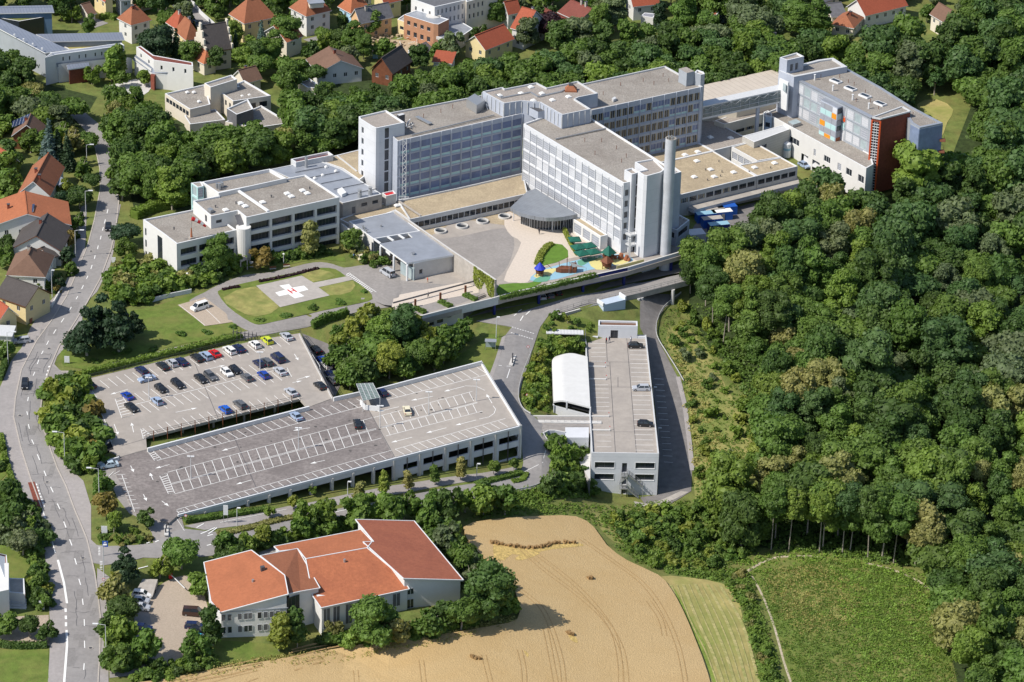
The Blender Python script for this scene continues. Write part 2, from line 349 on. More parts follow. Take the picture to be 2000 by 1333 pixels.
# ---------------------------------------------------------------- windows and blocks
WM={}
def winmesh(kind,w,h,n=1):
    k=(kind,round(w,1),round(h,1),n)
    if k in WM: return WM[k]
    w,h=max(k[1],.3),max(k[2],.3); b=MB(); fr=.07; t=.06
    for a in ((-w/2,0,-w/2+fr,h),(w/2-fr,0,w/2,h),(-w/2+fr,0,w/2-fr,fr),(-w/2+fr,h-fr,w/2-fr,h)):
        b.prism([(a[0],-t),(a[2],-t),(a[2],0),(a[0],0)],a[1],a[3],0,None,True)
    y=-.02
    if kind=='w':                                  # glazed upper part, pale panel below
        hs=h*.27; b.face([(-w/2,y,0),(w/2,y,0),(w/2,y,hs),(-w/2,y,hs)],2); b.face([(-w/2,y,hs),(w/2,y,hs),(w/2,y,h),(-w/2,y,h)],1); b.prism([(-w/2,-.05),(w/2,-.05),(w/2,0),(-w/2,0)],hs-.04,hs+.04,0,None,True)
    else: b.face([(-w/2,y,0),(w/2,y,0),(w/2,y,h),(-w/2,y,h)],1)
    if kind in 'bl':                                  # outside blind: guide rails and slats
        b.prism([(-w/2+.09,-.07),(w/2-.09,-.07),(w/2-.09,-.03),(-w/2+.09,-.03)],.12,h-.09,2,None,True)
        for i in range(1,4): z0=h*i/4; b.prism([(-w/2+.09,-.085),(w/2-.09,-.085),(w/2-.09,-.07),(-w/2+.09,-.07)],z0,z0+.05,0,None,True)
    if kind=='c':                                  # curtains drawn to the sides
        for x0,x1 in ((-w/2+.07,-w/2+w*.22),(w/2-w*.22,w/2-.07)): b.face([(x0,-.03,fr),(x1,-.03,fr),(x1,-.03,h-fr),(x0,-.03,h-fr)],2)
    for i in range(1,n): x=-w/2+w*i/n; b.prism([(x-.04,-.055),(x+.04,-.055),(x+.04,0),(x-.04,0)],.07,h-.07,0,None,True)
    mats={'g':['trim_white','glass','glass'],'k':['steel_dark','glass','glass'],'w':['trim_grey','glass_blue','aqua'],'b':['trim_white','glass','blind'],'c':['trim_grey','glass','curtain'],'d':['trim_white','glass','blind_dark'],'l':['trim_white','glass','blind_light'],'p':['trim_grey','glass_pale','glass_pale'],'s':['trim_white','slate','slate']}
    kk=kind if kind in mats else 'g'
    me=bpy.data.meshes.new('window'); me.from_pydata(b.v,[],b.f)
    for q in mats[kk]: me.materials.append(M[q])
    me.polygons.foreach_set('material_index',b.m); WM[k]=me; return me
NWIN={}
def put_win(T,A,d,u,z,w,h,kind,depth,n=1,name='window'):
    nrm=Vector((-d.y,d.x)); p=Vector((A.x+d.x*u+nrm.x*(depth-.01),A.y+d.y*u+nrm.y*(depth-.01),z))
    o=bpy.data.objects.new(name,winmesh(kind,w,h,n)); COL.objects.link(o); o.parent=T; o.location=p-org(T); o.rotation_euler=(0,0,math.atan2(d.y,d.x))
    NWIN[T.name]=NWIN.get(T.name,0)+1
    return o
def openings(L,spec):
    out=[]; m0,m1=spec.get('m',(.6,.6)); n=spec['n']; ww=spec['w']; pitch=(L-m0-m1)/n
    skip=spec.get('skip',())
    for r,(z0,z1) in enumerate(spec['rows']):
        for i in range(n):
            if (i,r) in skip or i in spec.get('skipc',()): continue
            w=ww*pitch if ww<=1 else ww
            c=m0+pitch*(i+.5)
            if spec.get('pair'): c+=(pitch/2-w/2-spec['pair'])*(1 if i%2==0 else -1)
            out.append((c-w/2,c+w/2,z0,z1))
    return out
def block(T,px,zt,zb,wm='white_wall',rm='gravel_roof',par=.45,pw=.35,cap=None,fac=None,poly=None,wname='wall',rname='roof',zbf=None):
    """flat-roofed block: picture outline of the parapet's outer top edge at height zt, front edges first"""
    W_=[Vector((p[0],p[1])) for p in (poly or [P(x,y,zt) for x,y in px])]
    if not ccw(W_): print('CW block',T['label'] if 'label' in T else T.name,px)
    fac=fac or {}; b=MB(); n=len(W_)
    for i in range(n):
        A,B=W_[i],W_[(i+1)%n]; L=(B-A).length; d=(B-A)/max(L,1e-6); sp=fac.get(i)
        ops=[]
        for s in (sp if isinstance(sp,list) else [sp] if sp else []):
            o=openings(L,s); dp=s.get('depth',.25); ops+=o; rr=R_(len(o)*7+i)
            for (u0,u1,v0,v1) in o:
                kd=s.get('kind','g'); kd=rr.choice(kd) if isinstance(kd,(list,tuple)) else kd
                if kd=='none': continue
                put_win(T,A,d,(u0+u1)/2,v0,u1-u0,v1-v0,kd,dp,s.get('mull',1))
            if s.get('fins'):
                k=s['fins'];m0,m1=s.get('m',(.6,.6)); ext=s.get('fz',(zb,zt)); q=[m0+(L-m0-m1)*j/k for j in range(k+1)]
                for u in q: b.box((A.x+d.x*u+d.y*.09,A.y+d.y*u-d.x*.09,ext[0]),s.get('fw',.2),.22,ext[1]-ext[0]-.05,math.atan2(d.y,d.x),0)
            if s.get('bands'):
                for z in s['bands']: c=A.lerp(B,.5); b.box((c.x+d.y*.06,c.y-d.x*.06,z),L-.1,.15,.18,math.atan2(d.y,d.x),0)
        dp=(sp[0] if isinstance(sp,list) else sp).get('depth',.25) if sp else .25
        b.rect_wall(A,B,zb,zt,ops,dp,0)
    if par>0:
        I=inset(W_,pw)
        for i in range(n):
            a,c=W_[i],W_[(i+1)%n]; ia,ic=I[i],I[(i+1)%n]
            b.face([(a.x,a.y,zt),(c.x,c.y,zt),(ic.x,ic.y,zt),(ia.x,ia.y,zt)],1); b.face([(ia.x,ia.y,zt),(ic.x,ic.y,zt),(ic.x,ic.y,zt-par),(ia.x,ia.y,zt-par)],1)
        R=I; zr=zt-par
    else: R=W_; zr=zt
    wl=b.build(wname,[wm,cap or 'trim_white'],T)
    r=MB(); r.face([(p.x,p.y,zr) for p in R]); rf=r.build(rname,[rm],T)
    return W_,rf
def rbox(T,a,b_,c,z0,h,wm,rm=None,name='roof_unit',par=0):
    """box on a roof from three picture points of its top edge (left, front, right)"""
    A,B,C=P(*a,z0+h),P(*b_,z0+h),P(*c,z0+h); Dd=A+C-B; mb=MB(); mb.prism([A,B,C,Dd],z0,z0+h,0,1); return mb.build(name,[wm,rm or wm],T)
def domes(T,pts,z,s=1.3):
    for x,y in pts:
        p=P(x,y,z+.3); b=MB(); b.box((p.x,p.y,z),s,s,.3,.57,0); 
        q=[(math.cos(a)*s*.62,math.sin(a)*s*.62) for a in [.57+math.pi/4+i*math.pi/2 for i in range(4)]]; t=[(x_*.55,y_*.55) for x_,y_ in q]
        for i in range(4): j=(i+1)%4; b.face([(p.x+q[i][0],p.y+q[i][1],z+.3),(p.x+q[j][0],p.y+q[j][1],z+.3),(p.x+t[j][0],p.y+t[j][1],z+.6),(p.x+t[i][0],p.y+t[i][1],z+.6)],1)
        b.face([(p.x+c[0],p.y+c[1],z+.6) for c in t],1); b.build('skylight',['trim_white','canvas_white'],T)
def vents(T,pts,z,h=.8,r=.14,m='steel'):
    for x,y in pts: p=P(x,y,z); b=MB(); b.tube((p.x,p.y,z),(p.x,p.y,z+h),r,n=6); b.tube((p.x,p.y,z+h),(p.x,p.y,z+h+.12),r*1.6,n=6); b.build('vent_pipe',[m],T)
# ================================================================ ground, roads, markings
g=MB(); ny,nx=GZ.shape
g.v=[(float(GX[i]),float(GY[j]),float(GZ[j,i])) for j in range(ny) for i in range(nx)]
for j in range(ny-1):
    for i in range(nx-1): k=j*nx+i; g.f.append((k,k+1,k+nx+1,k+nx)); g.m.append(0)
_g=bpy.data.meshes.new('ground'); _g.from_pydata(g.v,[],g.f); _g.materials.append(M['grass']); _g.polygons.foreach_set('use_smooth',[True]*len(g.f))
ground=bpy.data.objects.new('ground',_g); COL.objects.link(ground); tag(ground,kind='structure')
def area(name,mat_,px,off,smooth=0,edge=0,z=None,step=3.5):
    mb=MB()
    for q in (px if isinstance(px[0],list) else [px]): drape(mb,q,off,0,step,smooth,edge,z=z)
    return struct(mb,name,mat_)
# forest floor under the woods
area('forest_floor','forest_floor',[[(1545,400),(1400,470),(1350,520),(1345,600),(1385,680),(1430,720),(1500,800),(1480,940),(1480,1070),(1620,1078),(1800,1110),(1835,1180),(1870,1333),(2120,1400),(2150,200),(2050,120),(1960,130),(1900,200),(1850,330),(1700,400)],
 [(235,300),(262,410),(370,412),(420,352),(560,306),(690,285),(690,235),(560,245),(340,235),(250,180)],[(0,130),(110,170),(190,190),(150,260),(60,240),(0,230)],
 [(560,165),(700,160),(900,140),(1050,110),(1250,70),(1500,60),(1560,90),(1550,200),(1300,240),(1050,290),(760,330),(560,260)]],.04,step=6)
# main road and its pavements
RL=[(127,1345),(132,1250),(131,1190),(125,1140),(112,1092),(100,1050),(84,1000),(60,936),(40,873),(27,816),(30,780),(42,723),(72,666),(100,628),(130,580),(150,533),(172,478),(185,428),(196,370),(195,330),(186,290),(172,262),(150,238),(128,218),(105,200)]
RR=[(140,200),(165,220),(193,243),(207,262),(220,300),(226,350),(232,395),(226,450),(217,488),(196,545),(170,592),(140,640),(116,676),(100,713),(84,760),(80,796),(86,841),(100,883),(112,916),(130,953),(147,1000),(170,1055),(185,1120),(191,1160),(196,1205),(195,1275),(191,1345)]
area('pavement','pavement',[[(93,1345),(97,1275),(97,1212),(95,1150),(85,1060),(66,1005),(37,953),(10,885),(-6,840),(-6,770),(10,735),(22,705),(42,680),(60,640),(82,606),(108,578),(130,548),(140,510),(152,460),(158,405),(170,400),(160,640),(60,760),(70,860),(160,1060),(160,1345)],
 [(185,1345),(212,1345),(212,1240),(208,1180),(203,1150),(214,1128),(190,1110)],
 [(82,796),(90,790),(112,860),(125,905),(152,930),(163,940),(178,990),(178,1055),(192,1068),(170,1068),(148,1010),(112,920),(90,850)],
 [(100,713),(112,670),(118,680),(106,712),(120,727),(160,728),(158,734),(110,738)],
 [(205,440),(225,400),(236,400),(228,440),(222,490),(215,520),(190,570),(160,600),(195,545)]],.07)
area('road','asphalt',RL+RR,.12,edge=.1,step=2)
mk=MB()
def wl(line,w,**k): ribbon(mk,[G(*p) for p in line],w,.155,**k)
for a,b in [((217,346),(215,356)),((211,410),(209,418)),((206,430),(204,438)),((202,445),(200,452)),((197.5,462),(196,469)),((192,481),(190.5,488)),((186,500),(184.5,507)),((180,519),(177.5,527)),((172,540),(169,546)),((163,558.5),(159.5,566)),((152,580),(148.5,586)),((139.5,601),(134.5,609)),((125,623),(119.5,631)),((109.5,645),(104.5,653)),((95,667),(91,675)),((84.5,686.5),(81,693)),((76,704),(73,712.5)),((68,728),(65,735)),((55.5,777),(54,785)),((52.5,805),(54,812)),((55.5,830),(57.5,839)),((62,860),(66,869)),((73,889),(77.5,900)),((86,921),(90,931)),((99,952.5),(104,963)),((112,985),(117,996)),((124.5,1020),(129,1032)),((136,1055),(140.5,1067)),((146,1092),(149.5,1104)),((154,1132),(157.5,1144)),((161,1171),(162.5,1183)),((164.5,1211),(165,1224)),((165,1253),(165.5,1267)),((164.5,1297),(163.5,1310))]: wl([a,b],.22)
for a,b in [((97,716),(95,719)),((94,724),(93,727)),((92,731),(91,735)),((90,739),(89,743)),((88,748),(87,752)),((86,756),(85.5,760)),((188,412),(187.5,415)),((187,417.5),(186.5,420.5)),((186,423),(185.5,426)),((185,428),(184.5,431)),((184,433),(183,436))]: wl([a,b],.35)
wl([(84,1000),(92,1025),(100,1050),(108,1082)],.25); wl([(113,1095),(125,1140),(131,1180)],.5)
for a,b in [((128,1190),(128.5,1197)),((128.5,1204),(129,1211)),((129,1217),(129,1225))]: wl([a,b],.5)
wl([(130,1232),(131,1260),(128,1300),(125,1340)],.5)
for i in range(8): wl([(71+2.1*i,946+6*i),(72+2.1*i,949.5+6*i)],.3)
bikes=MB(); ribbon(bikes,[G(*p) for p in [(61,943),(68,965),(77,994)]],1.6,.16); struct(bikes,'road_marking','brick_red')
kb=MB()
for line in (RL[6:22],RR[4:27],[(120,727),(160,729),(207,716),(275,699),(375,676),(460,656)]): ribbon(kb,[G(*p) for p in line],.3,.2,h=.15)
struct(kb,'kerb','kerb')
for x,y in [(162,1091.5),(177,1267),(92,943),(61,751),(39,813),(96,682),(178,492),(200,414)]:
    p=G(x,y); c=MB(); n=14
    for r0,r1,mi in ((.0,.42,0),(.42,.62,1)):
        for i in range(n):
            a,b=2*math.pi*i/n,2*math.pi*(i+1)/n; z=hh(p.x,p.y)+.165
            q=[(p.x+math.cos(t)*r,p.y+math.sin(t)*r,z) for t,r in ((a,r0),(a,r1),(b,r1),(b,r0))]; c.face(q if r0 else q[1:3]+[q[0]],mi)
    tag(c.build('manhole_cover',['steel_dark','concrete']),'round iron manhole cover with a concrete ring, set in the road surface','manhole cover','manhole covers in the main road')
# cracks sealed with tar
ck=MB()
_rr=R_(5)
for i in range(46):
    y=_rr.uniform(680,1330); 
    def xe(L,y):
        for a,b in zip(L,L[1:]):
            if min(a[1],b[1])<=y<=max(a[1],b[1]) and a[1]!=b[1]: return a[0]+(b[0]-a[0])*(y-a[1])/(b[1]-a[1])
        return 100
    x0,x1=xe(RL,y),xe(RR[::-1],y)
    if i%2: xs=_rr.uniform(x0+4,x1-25); line=[(xs+k*_rr.uniform(6,10),y+_rr.uniform(-2,2)) for k in range(_rr.randint(3,6))]
    else: xs=_rr.uniform(x0+5,x1-5); line=[(xs+_rr.uniform(-1.5,1.5)+ (xe(RL,min(1330,y+k*9))-x0),y+k*9) for k in range(5)]
    line=[q for q in line if q[1]<1335 and xe(RL,q[1])+2<q[0]<xe(RR[::-1],q[1])-2]
    if len(line)>1: ribbon(ck,[G(*p) for p in line],.09,.15)
struct(ck,'road_crack_sealing','steel_dark')
pt=MB(); _rr=R_(15)
for i in range(22):
    y=_rr.uniform(600,1320); x0,x1=xe(RL,y),xe(RR[::-1],y); x=_rr.uniform(x0+6,x1-14); p=G(x,y); ribbon(pt,[(p.x,p.y),(p.x+_rr.uniform(-.6,.6),p.y+_rr.uniform(2,7))],_rr.uniform(.8,2.4),.138)
struct(pt,'road_patch',mat('patch',(.228,.217,.211),.9,.12,2))
# access road, helipad loop and entrance yard
area('access_road','asphalt_old',[[(98,713),(120,725),(160,725),(207,713),(275,696),(375,673),(465,651),(470,660),(600,640),(606,638),(462,666),(375,686),(255,713),(157,736),(100,746),(88,752)],
 [(465,651),(520,641),(600,622),(648,610),(646,624),(600,640),(462,667)]],.1,edge=.08)
area('helipad_loop_road','asphalt_old',[(370,588),(400,572),(430,556),(480,538),(530,533),(595,517),(625,513),(650,517),(672,524),(700,520),(735,516),(748,508),(775,507),(815,548),(880,565),(905,560),(940,575),(870,592),(800,600),(770,600),(700,610),(648,625),(600,638),(520,650),(490,648),(470,640),(420,610),(400,592),(385,598)],.13,smooth=2,edge=.1)
area('lawn','lawn',[[(426,575),(432,567),(470,556),(540,541),(600,529),(627,524.5),(655,527),(674,540),(700,555),(722,572),(727,582),(718,590),(640,606),(560,624),(515,634),(498,634),(475,622),(445,600)]],.18,smooth=2,edge=.1)
area('lawn','lawn',[[(255,608),(300,600),(405,568),(398,580),(385,592),(395,600),(425,622),(466,628),(470,645),(440,655),(330,678),(210,712),(165,722),(124,716),(116,700),(122,660),(180,640)],
 [(430,520),(500,512),(560,505),(640,490),(670,495),(676,512),(655,510),(625,507),(590,512),(520,528),(480,530)],
 [(905,690),(940,665),(960,640),(977,643),(972,690),(955,735),(935,712),(900,716),(880,700)],[(1056,640),(1068,616),(1110,615),(1170,632),(1168,652),(1060,652)]],.07)
mat('helipad_slabs',(.40,.37,.34),.9,.1,.8,stain=.4,sscale=.2,scol=(.32,.295,.27)); M['helipad_slabs']=MATS['helipad_slabs']
area('helipad','helipad_slabs',[[(500,560),(589,540),(612,554),(680,541),(690,548),(622,563),(644,579),(547,602)]],.24)
area('worn_grass','dry_grass',[[(590,538),(625,528),(655,540),(612,552)],[(624,564),(690,550),(685,572),(645,578)],[(436,583),(498,561),(545,602),(500,620),(460,605)]],.21,smooth=2)
hc=MB(); drape(hc,[(545.5,560),(564.5,557),(570.5,564),(593.7,560),(602.5,568),(583,573),(594.5,580.5),(576,585),(563.5,577),(545.5,581),(537.5,573.5),(557,568)],.27); struct(hc,'helipad_cross','paint_white')
hl=MB()
for a,b in [((561.5,568),(571.5,575.5)),((569.5,565.5),(579.5,572.5)),((566,572),(575,569.5))]: ribbon(hl,[G(*a),G(*b)],.42,.30)
struct(hl,'helipad_letter_h','red')
area('parking_bay_paving','gravel_path',[[(347,597),(400,582),(440,612),(455,630),(430,634),(400,638)]],.15)
for a,b in [((350,597),(400,637)),((383,588),(430,632))]: wl([a,b],.1)
wl([(676,538),(708,564),(722,574)],.15); wl([(682,534),(735,572)],.15)
for i in range(16): wl([(677+3.1*i,537.5+2.3*i),(681.5+3.1*i,535+2.3*i)],.28)
# service road below the decks, the junction and the road to the garages
SV_L=[(262,1066),(300,1062),(335,1040),(360,1034),(420,1040),(480,1035),(560,1015),(640,1000),(720,985),(800,968),(880,952),(960,942),(1015,930),(1022,905),(1018,860),(1000,810),(960,745),(975,700),(988,655),(1000,640),(930,628),(1000,615),(1050,600),(1150,575),(1260,552),(1330,536)]
SV_R=[(1342,548),(1250,572),(1150,594),(1110,606),(1072,616),(1055,640),(1038,690),(1022,740),(1013,775),(1022,800),(1040,812),(1060,830),(1062,850),(1078,880),(1085,910),(1075,935),(1040,955),(960,970),(880,985),(800,1003),(720,1018),(640,1035),(560,1055),(480,1075),(440,1083),(400,1088),(330,1092),(280,1090),(262,1095),(205,1105),(180,1100),(165,1062),(205,1068)]
area('service_road','asphalt',SV_L+SV_R,.13,edge=.1,step=1.25)
area('pavement','pavement',[[(360,1028),(400,1020),(480,1008),(560,990),(640,975),(700,962),(760,950),(860,935),(940,925),(1008,912),(1012,925),(940,938),(860,950),(760,968),(700,980),(640,992),(560,1008),(480,1026),(400,1036)],
  [(980,660),(988,655),(975,700),(962,745),(955,735),(968,700)]],.09,edge=.1)
def wl2(line,w=.14): wl(line,w)
wl2([(930,950),(1010,928),(1060,905),(1066,880)]); wl2([(430,1022),(500,1008),(560,996)]); wl2([(640,1005),(720,990)]); wl2([(720,1010),(850,985),(950,962)],.12)
for k in range(9): wl([(1000+5*k,640+1.5*k),(1003+5*k,640.9+1.5*k)],.25); wl([(998+5*k,651+1.5*k),(1001+5*k,651.9+1.5*k)],.25)
for a,b in [((1012,610),(1019,606)),((1027,616),(1037,607)),((1016,628),(1022,618)),((1004,618),(1009,614))]: wl([a,b],.25)
wl([(990,740),(996,722)],.2); wl([(974,715),(997,717)],.2)
for a,b,h in [((270,1112),(289,1107),0),((384,1032),(398,1024),1),((392,1044),(420,1032),0),((407,1044),(424,1032),1),((405,1048),(416,1045),0),((404,1067),(414,1064),0),((286,1062.5),(293,1060),0),((303,1060),(310,1057),0),((315,1070),(325,1067),0)]: wl([a,b],.25)
for i in range(6): wl([(192,1070+3*i),(196,1070.5+3*i)],.22); wl([(195,1098+3*i),(200,1098.5+3*i)],.2)
area('lot_entrance','asphalt_old',[[(190,915),(233,893),(262,990),(320,1008),(352,1003),(362,1040),(345,1052),(300,1068),(297,1042),(278,1015),(252,1003),(230,975),(215,940)]],.11,edge=.08)
for a,b_ in (((322,1022),(326,1040)),((345,1014),(360,1038))): wl([a,b_],.12)
area('dry_slope','dry_grass',[[(1305,640),(1340,640),(1380,680),(1420,760),(1470,850),(1450,900),(1400,960),(1420,1000),(1360,1000),(1358,900),(1350,840),(1338,750),(1305,690)],[(1130,985),(1240,992),(1300,1000),(1250,1060),(1200,1060),(1170,1030)]],.08,smooth=2)
# lower service road beside the garage
LS_L=[(1252,566),(1250,600),(1250,640),(1262,664),(1270,720),(1280,800),(1287,888),(1284,968),(1250,972),(1262,990)]
LS_R=[(1310,985),(1350,960),(1352,905),(1345,860),(1336,790),(1322,735),(1300,692),(1283,660),(1283,630),(1298,602),(1330,575)]
area('lower_road','asphalt_dark',LS_L+LS_R,.1,step=1.5)
kb=MB(); ribbon(kb,[G(*p) for p in [(1352,920),(1346,860),(1337,790),(1324,737)]],1.2,.14); struct(kb,'pavement','pavement')
for i in range(21):
    y=741+11*i*(1+.004*i); x=1278+ (y-741)*.115
    if y<905: wl([(x,y),(x+18,y+1)],.12)
area('dirt_track','concrete',[[(1238,980),(1262,985),(1290,978),(1330,960),(1345,962),(1320,975),(1285,990),(1240,990)]],.12)
# yard of the red-roofed building
area('yard','gravel_path',[(300,1153),(345,1128),(372,1128),(378,1150),(400,1165),(405,1210),(385,1255),(358,1262),(372,1290),(340,1303),(214,1313),(214,1300),(285,1292),(310,1275),(300,1230),(290,1190)],.1,smooth=2)
area('yard_paving','asphalt_old',[[(262,1165),(297,1150),(302,1290),(262,1290)],[(350,1168),(396,1168),(400,1215),(357,1215)],[(214,1312),(330,1298),(330,1312),(214,1325)],[(505,1080),(560,1060),(575,1075),(515,1100)]],.07)
area('lawn','lawn',[[(330,1125),(340,1110),(375,1112),(368,1128),(345,1130)],[(418,1250),(560,1262),(540,1290),(430,1300),(400,1285)],[(0,1050),(60,1060),(68,1110),(60,1145),(0,1145)],[(-5,1270),(95,1266),(95,1345),(-5,1345)],[(0,866),(8,900),(12,928),(0,940)]],.07)
area('yard','gravel_path',[[(30,1205),(95,1202),(97,1262),(0,1250),(0,1215)]],.08)
# fields
area('wheat_field','wheat',[(905,1035),(960,1020),(1060,1013),(1125,1014),(1160,1035),(1185,1070),(1225,1100),(1285,1128),(1310,1155),(1335,1200),(1360,1260),(1382,1320),(1398,1390),(1405,1480),(900,1500),(200,1440),(250,1350),(300,1335),(420,1314),(560,1290),(720,1262),(860,1245),(960,1228),(1010,1215),(1012,1180),(990,1130),(930,1080)],.75,smooth=2,edge=.8,step=5)
area('mown_strip','mown',[(1290,1127),(1340,1128),(1410,1140),(1440,1165),(1452,1215),(1472,1280),(1484,1340),(1492,1400),(1495,1480),(1405,1480),(1398,1390),(1382,1320),(1362,1260),(1338,1200),(1312,1155)],.06,smooth=2)
area('meadow','meadow',[(1475,1110),(1520,1090),(1620,1088),(1720,1102),(1790,1130),(1830,1180),(1850,1240),(1862,1320),(1870,1420),(1560,1430),(1545,1345),(1528,1290),(1505,1215),(1478,1150)],.05,smooth=2)
st=MB()
for i in range(9):
    t=i/8; ribbon(st,[(p.x,p.y) for p in smooth_line([tuple(G(1310+95*t,1142+4*abs(t-.5))),tuple(G(1335+112*t,1215)),tuple(G(1368+100*t,1280)),tuple(G(1392+92*t,1345))],6)],.35 if i%2 else .8,.19)
struct(st,'mowing_swath',mat('swath',(.40,.35,.15),.95,.3,1.5,stain=.9,sscale=.3,scol=(.24,.26,.07)))
area('mown_green',mat('mown_green',(.19,.25,.045),.95,.3,.6),[[(1303,1150),(1318,1152),(1345,1200),(1378,1262),(1402,1340),(1392,1345),(1368,1275),(1340,1205)]],.12)
area('dry_meadow_patch','dry_grass',[[(1515,1160),(1560,1148),(1600,1160),(1590,1185),(1540,1190)],[(1620,1185),(1665,1178),(1680,1200),(1640,1212)],[(1500,1120),(1540,1105),(1560,1115),(1520,1140)],[(1700,1310),(1760,1300),(1800,1320),(1740,1335)]],.09,smooth=3)
fp=MB()
for line,w in (([(1458,1118),(1480,1104),(1510,1091),(1560,1087),(1610,1089)],.8),([(1468,1126),(1482,1150),(1500,1190),(1515,1235),(1530,1290),(1545,1335)],.55),([(1690,1100),(1740,1113),(1785,1131),(1815,1152)],.8)): ribbon(fp,[(p.x,p.y) for p in smooth_line([tuple(G(*q)) for q in line],5)],w,.1)
struct(fp,'footpath',mat('trodden_path',(.50,.42,.32),.95,.3,1.5,stain=.6,sscale=.5,scol=(.22,.22,.09)))
area('bare_earth','soil',[[(1838,1238),(1858,1225),(1862,1262),(1848,1270)],[(1850,1268),(1885,1262),(1890,1280),(1858,1286)]],.09)
# tyre tracks and lodged patches in the wheat
tt=MB()
def track(line,w=.45):
  for dx in (0,9):
    ribbon_(line,.2,dx)
def ribbon_(line,w,dx):
    line=[(x+dx,y) for x,y in line]; ribbon(tt,[(p.x,p.y) for p in smooth_line([tuple(G(*q)) for q in line],6)],w,.80)
for ln in ([(1010,1075),(1060,1120),(1120,1165),(1175,1215),(1210,1275),(1220,1345)],[(1045,1090),(1100,1132),(1150,1180),(1190,1235),(1205,1290),(1208,1345)],[(1130,1058),(1190,1100),(1250,1145),(1290,1200),(1320,1270),(1335,1345)],[(1262,1180),(1285,1215),(1293,1248)],
           [(1000,1150),(1050,1190),(1075,1240),(1092,1300),(1097,1345)],[(1060,1232),(1070,1280),(1082,1345)],[(1010,1275),(1018,1310),(1020,1345)],[(690,1315),(693,1345)],[(818,1295),(824,1345)],[(940,1285),(955,1345)]): track(ln,.3)
for k in range(6):
    _q=R_(k); line=[(330+60*i+_q.uniform(-6,6),1336-14.5*i*(1+.012*i)+8*k+_q.uniform(-2,2)) for i in range(12)]
    for s_,e_ in ((0,4),(4,7),(7,12)):
        if _q.random()<.8: ribbon(tt,[(p.x,p.y) for p in smooth_line([tuple(G(*q)) for q in line[s_:e_]],4)],_q.uniform(.25,.6),.785)
struct(tt,'wheel_track',M['brown_wood'] if 0 else mat('wheel_track',(.36,.24,.11),.95,.3,2))
lp=MB(); lm=mat('lodged_wheat',(.50,.36,.13),.95,.3,1.2,bump=.9,bscale=1.5); 
for q in ([(965,1062),(985,1068),(1030,1074),(1075,1070),(1125,1066),(1140,1072),(1100,1076),(1060,1082),(1030,1092),(1000,1088),(985,1100),(965,1096)],[(1030,1083),(1055,1087),(1020,1100),(1005,1097)],[(1110,1245),(1124,1250),(1128,1262),(1115,1256)],[(1022,1276),(1032,1283),(1030,1290)],[(1405/1.01,1400),(1,1400),(1,1401)][:0]):
    if q: drape(lp,q,.78,0,4,2)
struct(lp,'lodged_wheat_patch',lm)
er=MB()
_r=R_(3)
for line in ([(960,1066),(985,1071),(1030,1076),(1062,1074),(1080,1068),(1125,1066)],[(1108,1243),(1118,1246)],[(1150,1136),(1154,1136)],[(921,1290),(935,1293)]):
    pts=smooth_line([tuple(G(*q)) for q in line],6)
    for a,b in zip(pts,pts[1:]):
        for _ in range(3):
            p=a.lerp(b,_r.random()); er.box((p.x+_r.uniform(-.4,.4),p.y+_r.uniform(-.3,.5),hh(p.x,p.y)+.6),_r.uniform(.4,.9),_r.uniform(.3,.6),_r.uniform(.4,.85),_r.uniform(0,3))
struct(er,'wheat_bank',mat('wheat_bank',(.27,.17,.075),.95,.35,2))
# town street at the top, and the plaza podium
area('town_street','asphalt',[[(340,-5),(372,0),(400,35),(428,62),(412,72),(385,52),(352,25)],[(592,78),(660,62),(740,60),(745,68),(660,72),(610,85)],[(150,42),(185,36),(212,46),(186,55),(165,55)]],.08)
area('parking_court','concrete_pale',[[(205,170),(265,155),(300,165),(290,180),(268,195),(215,188)]],.08)
area('lawn','lawn_fresh',[[(607,88),(650,84),(660,96),(640,110),(608,112)],[(872,98),(885,92),(894,100),(880,108)],[(270,10),(300,8),(320,18),(300,25),(280,20)]],.08)
area('building_site_ground','tan_ground',[[(720,95),(760,78),(830,80),(850,95),(820,108),(760,100),(735,110)]],.08)
area('dry_slope','mown',[[(1790,205),(1830,195),(1862,215),(1850,240),(1835,275),(1815,250)]],.08,smooth=2)
struct(mk,'road_marking','paint_white')
# ================================================================ hospital
_open=openings
def openings(L,s):
    if 'at' in s: return [(f*L-w/2,f*L+w/2,z0,z1) for z0,z1 in s['rows'] for f,w in s['at']]
    return _open(L,s)
def rows(z,h,pitch,n): return [(z-i*pitch-h,z-i*pitch) for i in range(n)]
def bld(name,label,px,cat='building',z=0): return thing(name,label,cat,P(*px,z))
# plaza podium with its long parapet
PL=[(770,600),(805,629),(962,589),(1000,580),(1226,531),(1330,500),(1322,430),(1050,345),(760,400),(700,470),(760,560)]
pz=MB(); pp=[P(x,y,0) for x,y in PL]; pz.prism(pp,-1.2,.05,0,0,True); struct(pz,'plaza','deck_light')
def flat(name,m,px,z,smooth=0):
    mb=MB()
    for q in (px if isinstance(px[0],list) else [px]):
        if smooth: q=[(p.x,p.y) for p in smooth_line([(a,b,0) for a,b in q],smooth,True)]
        w=[P(x,y,z) for x,y in q]; v,f=cdt([(p.x,p.y) for p in w],200); k=len(mb.v); mb.v+=[(p.x,p.y,z) for p in v]
        for t in f: mb.f.append(tuple(k+i for i in t)); mb.m.append(0)
    return struct(mb,name,m)
flat('plaza_gravel_path','gravel_tan',[[(806,440),(990,402),(1010,425),(985,440),(900,430),(838,462)],[(690,475),(770,470),(800,520),(760,540),(720,515)]],.055,3)
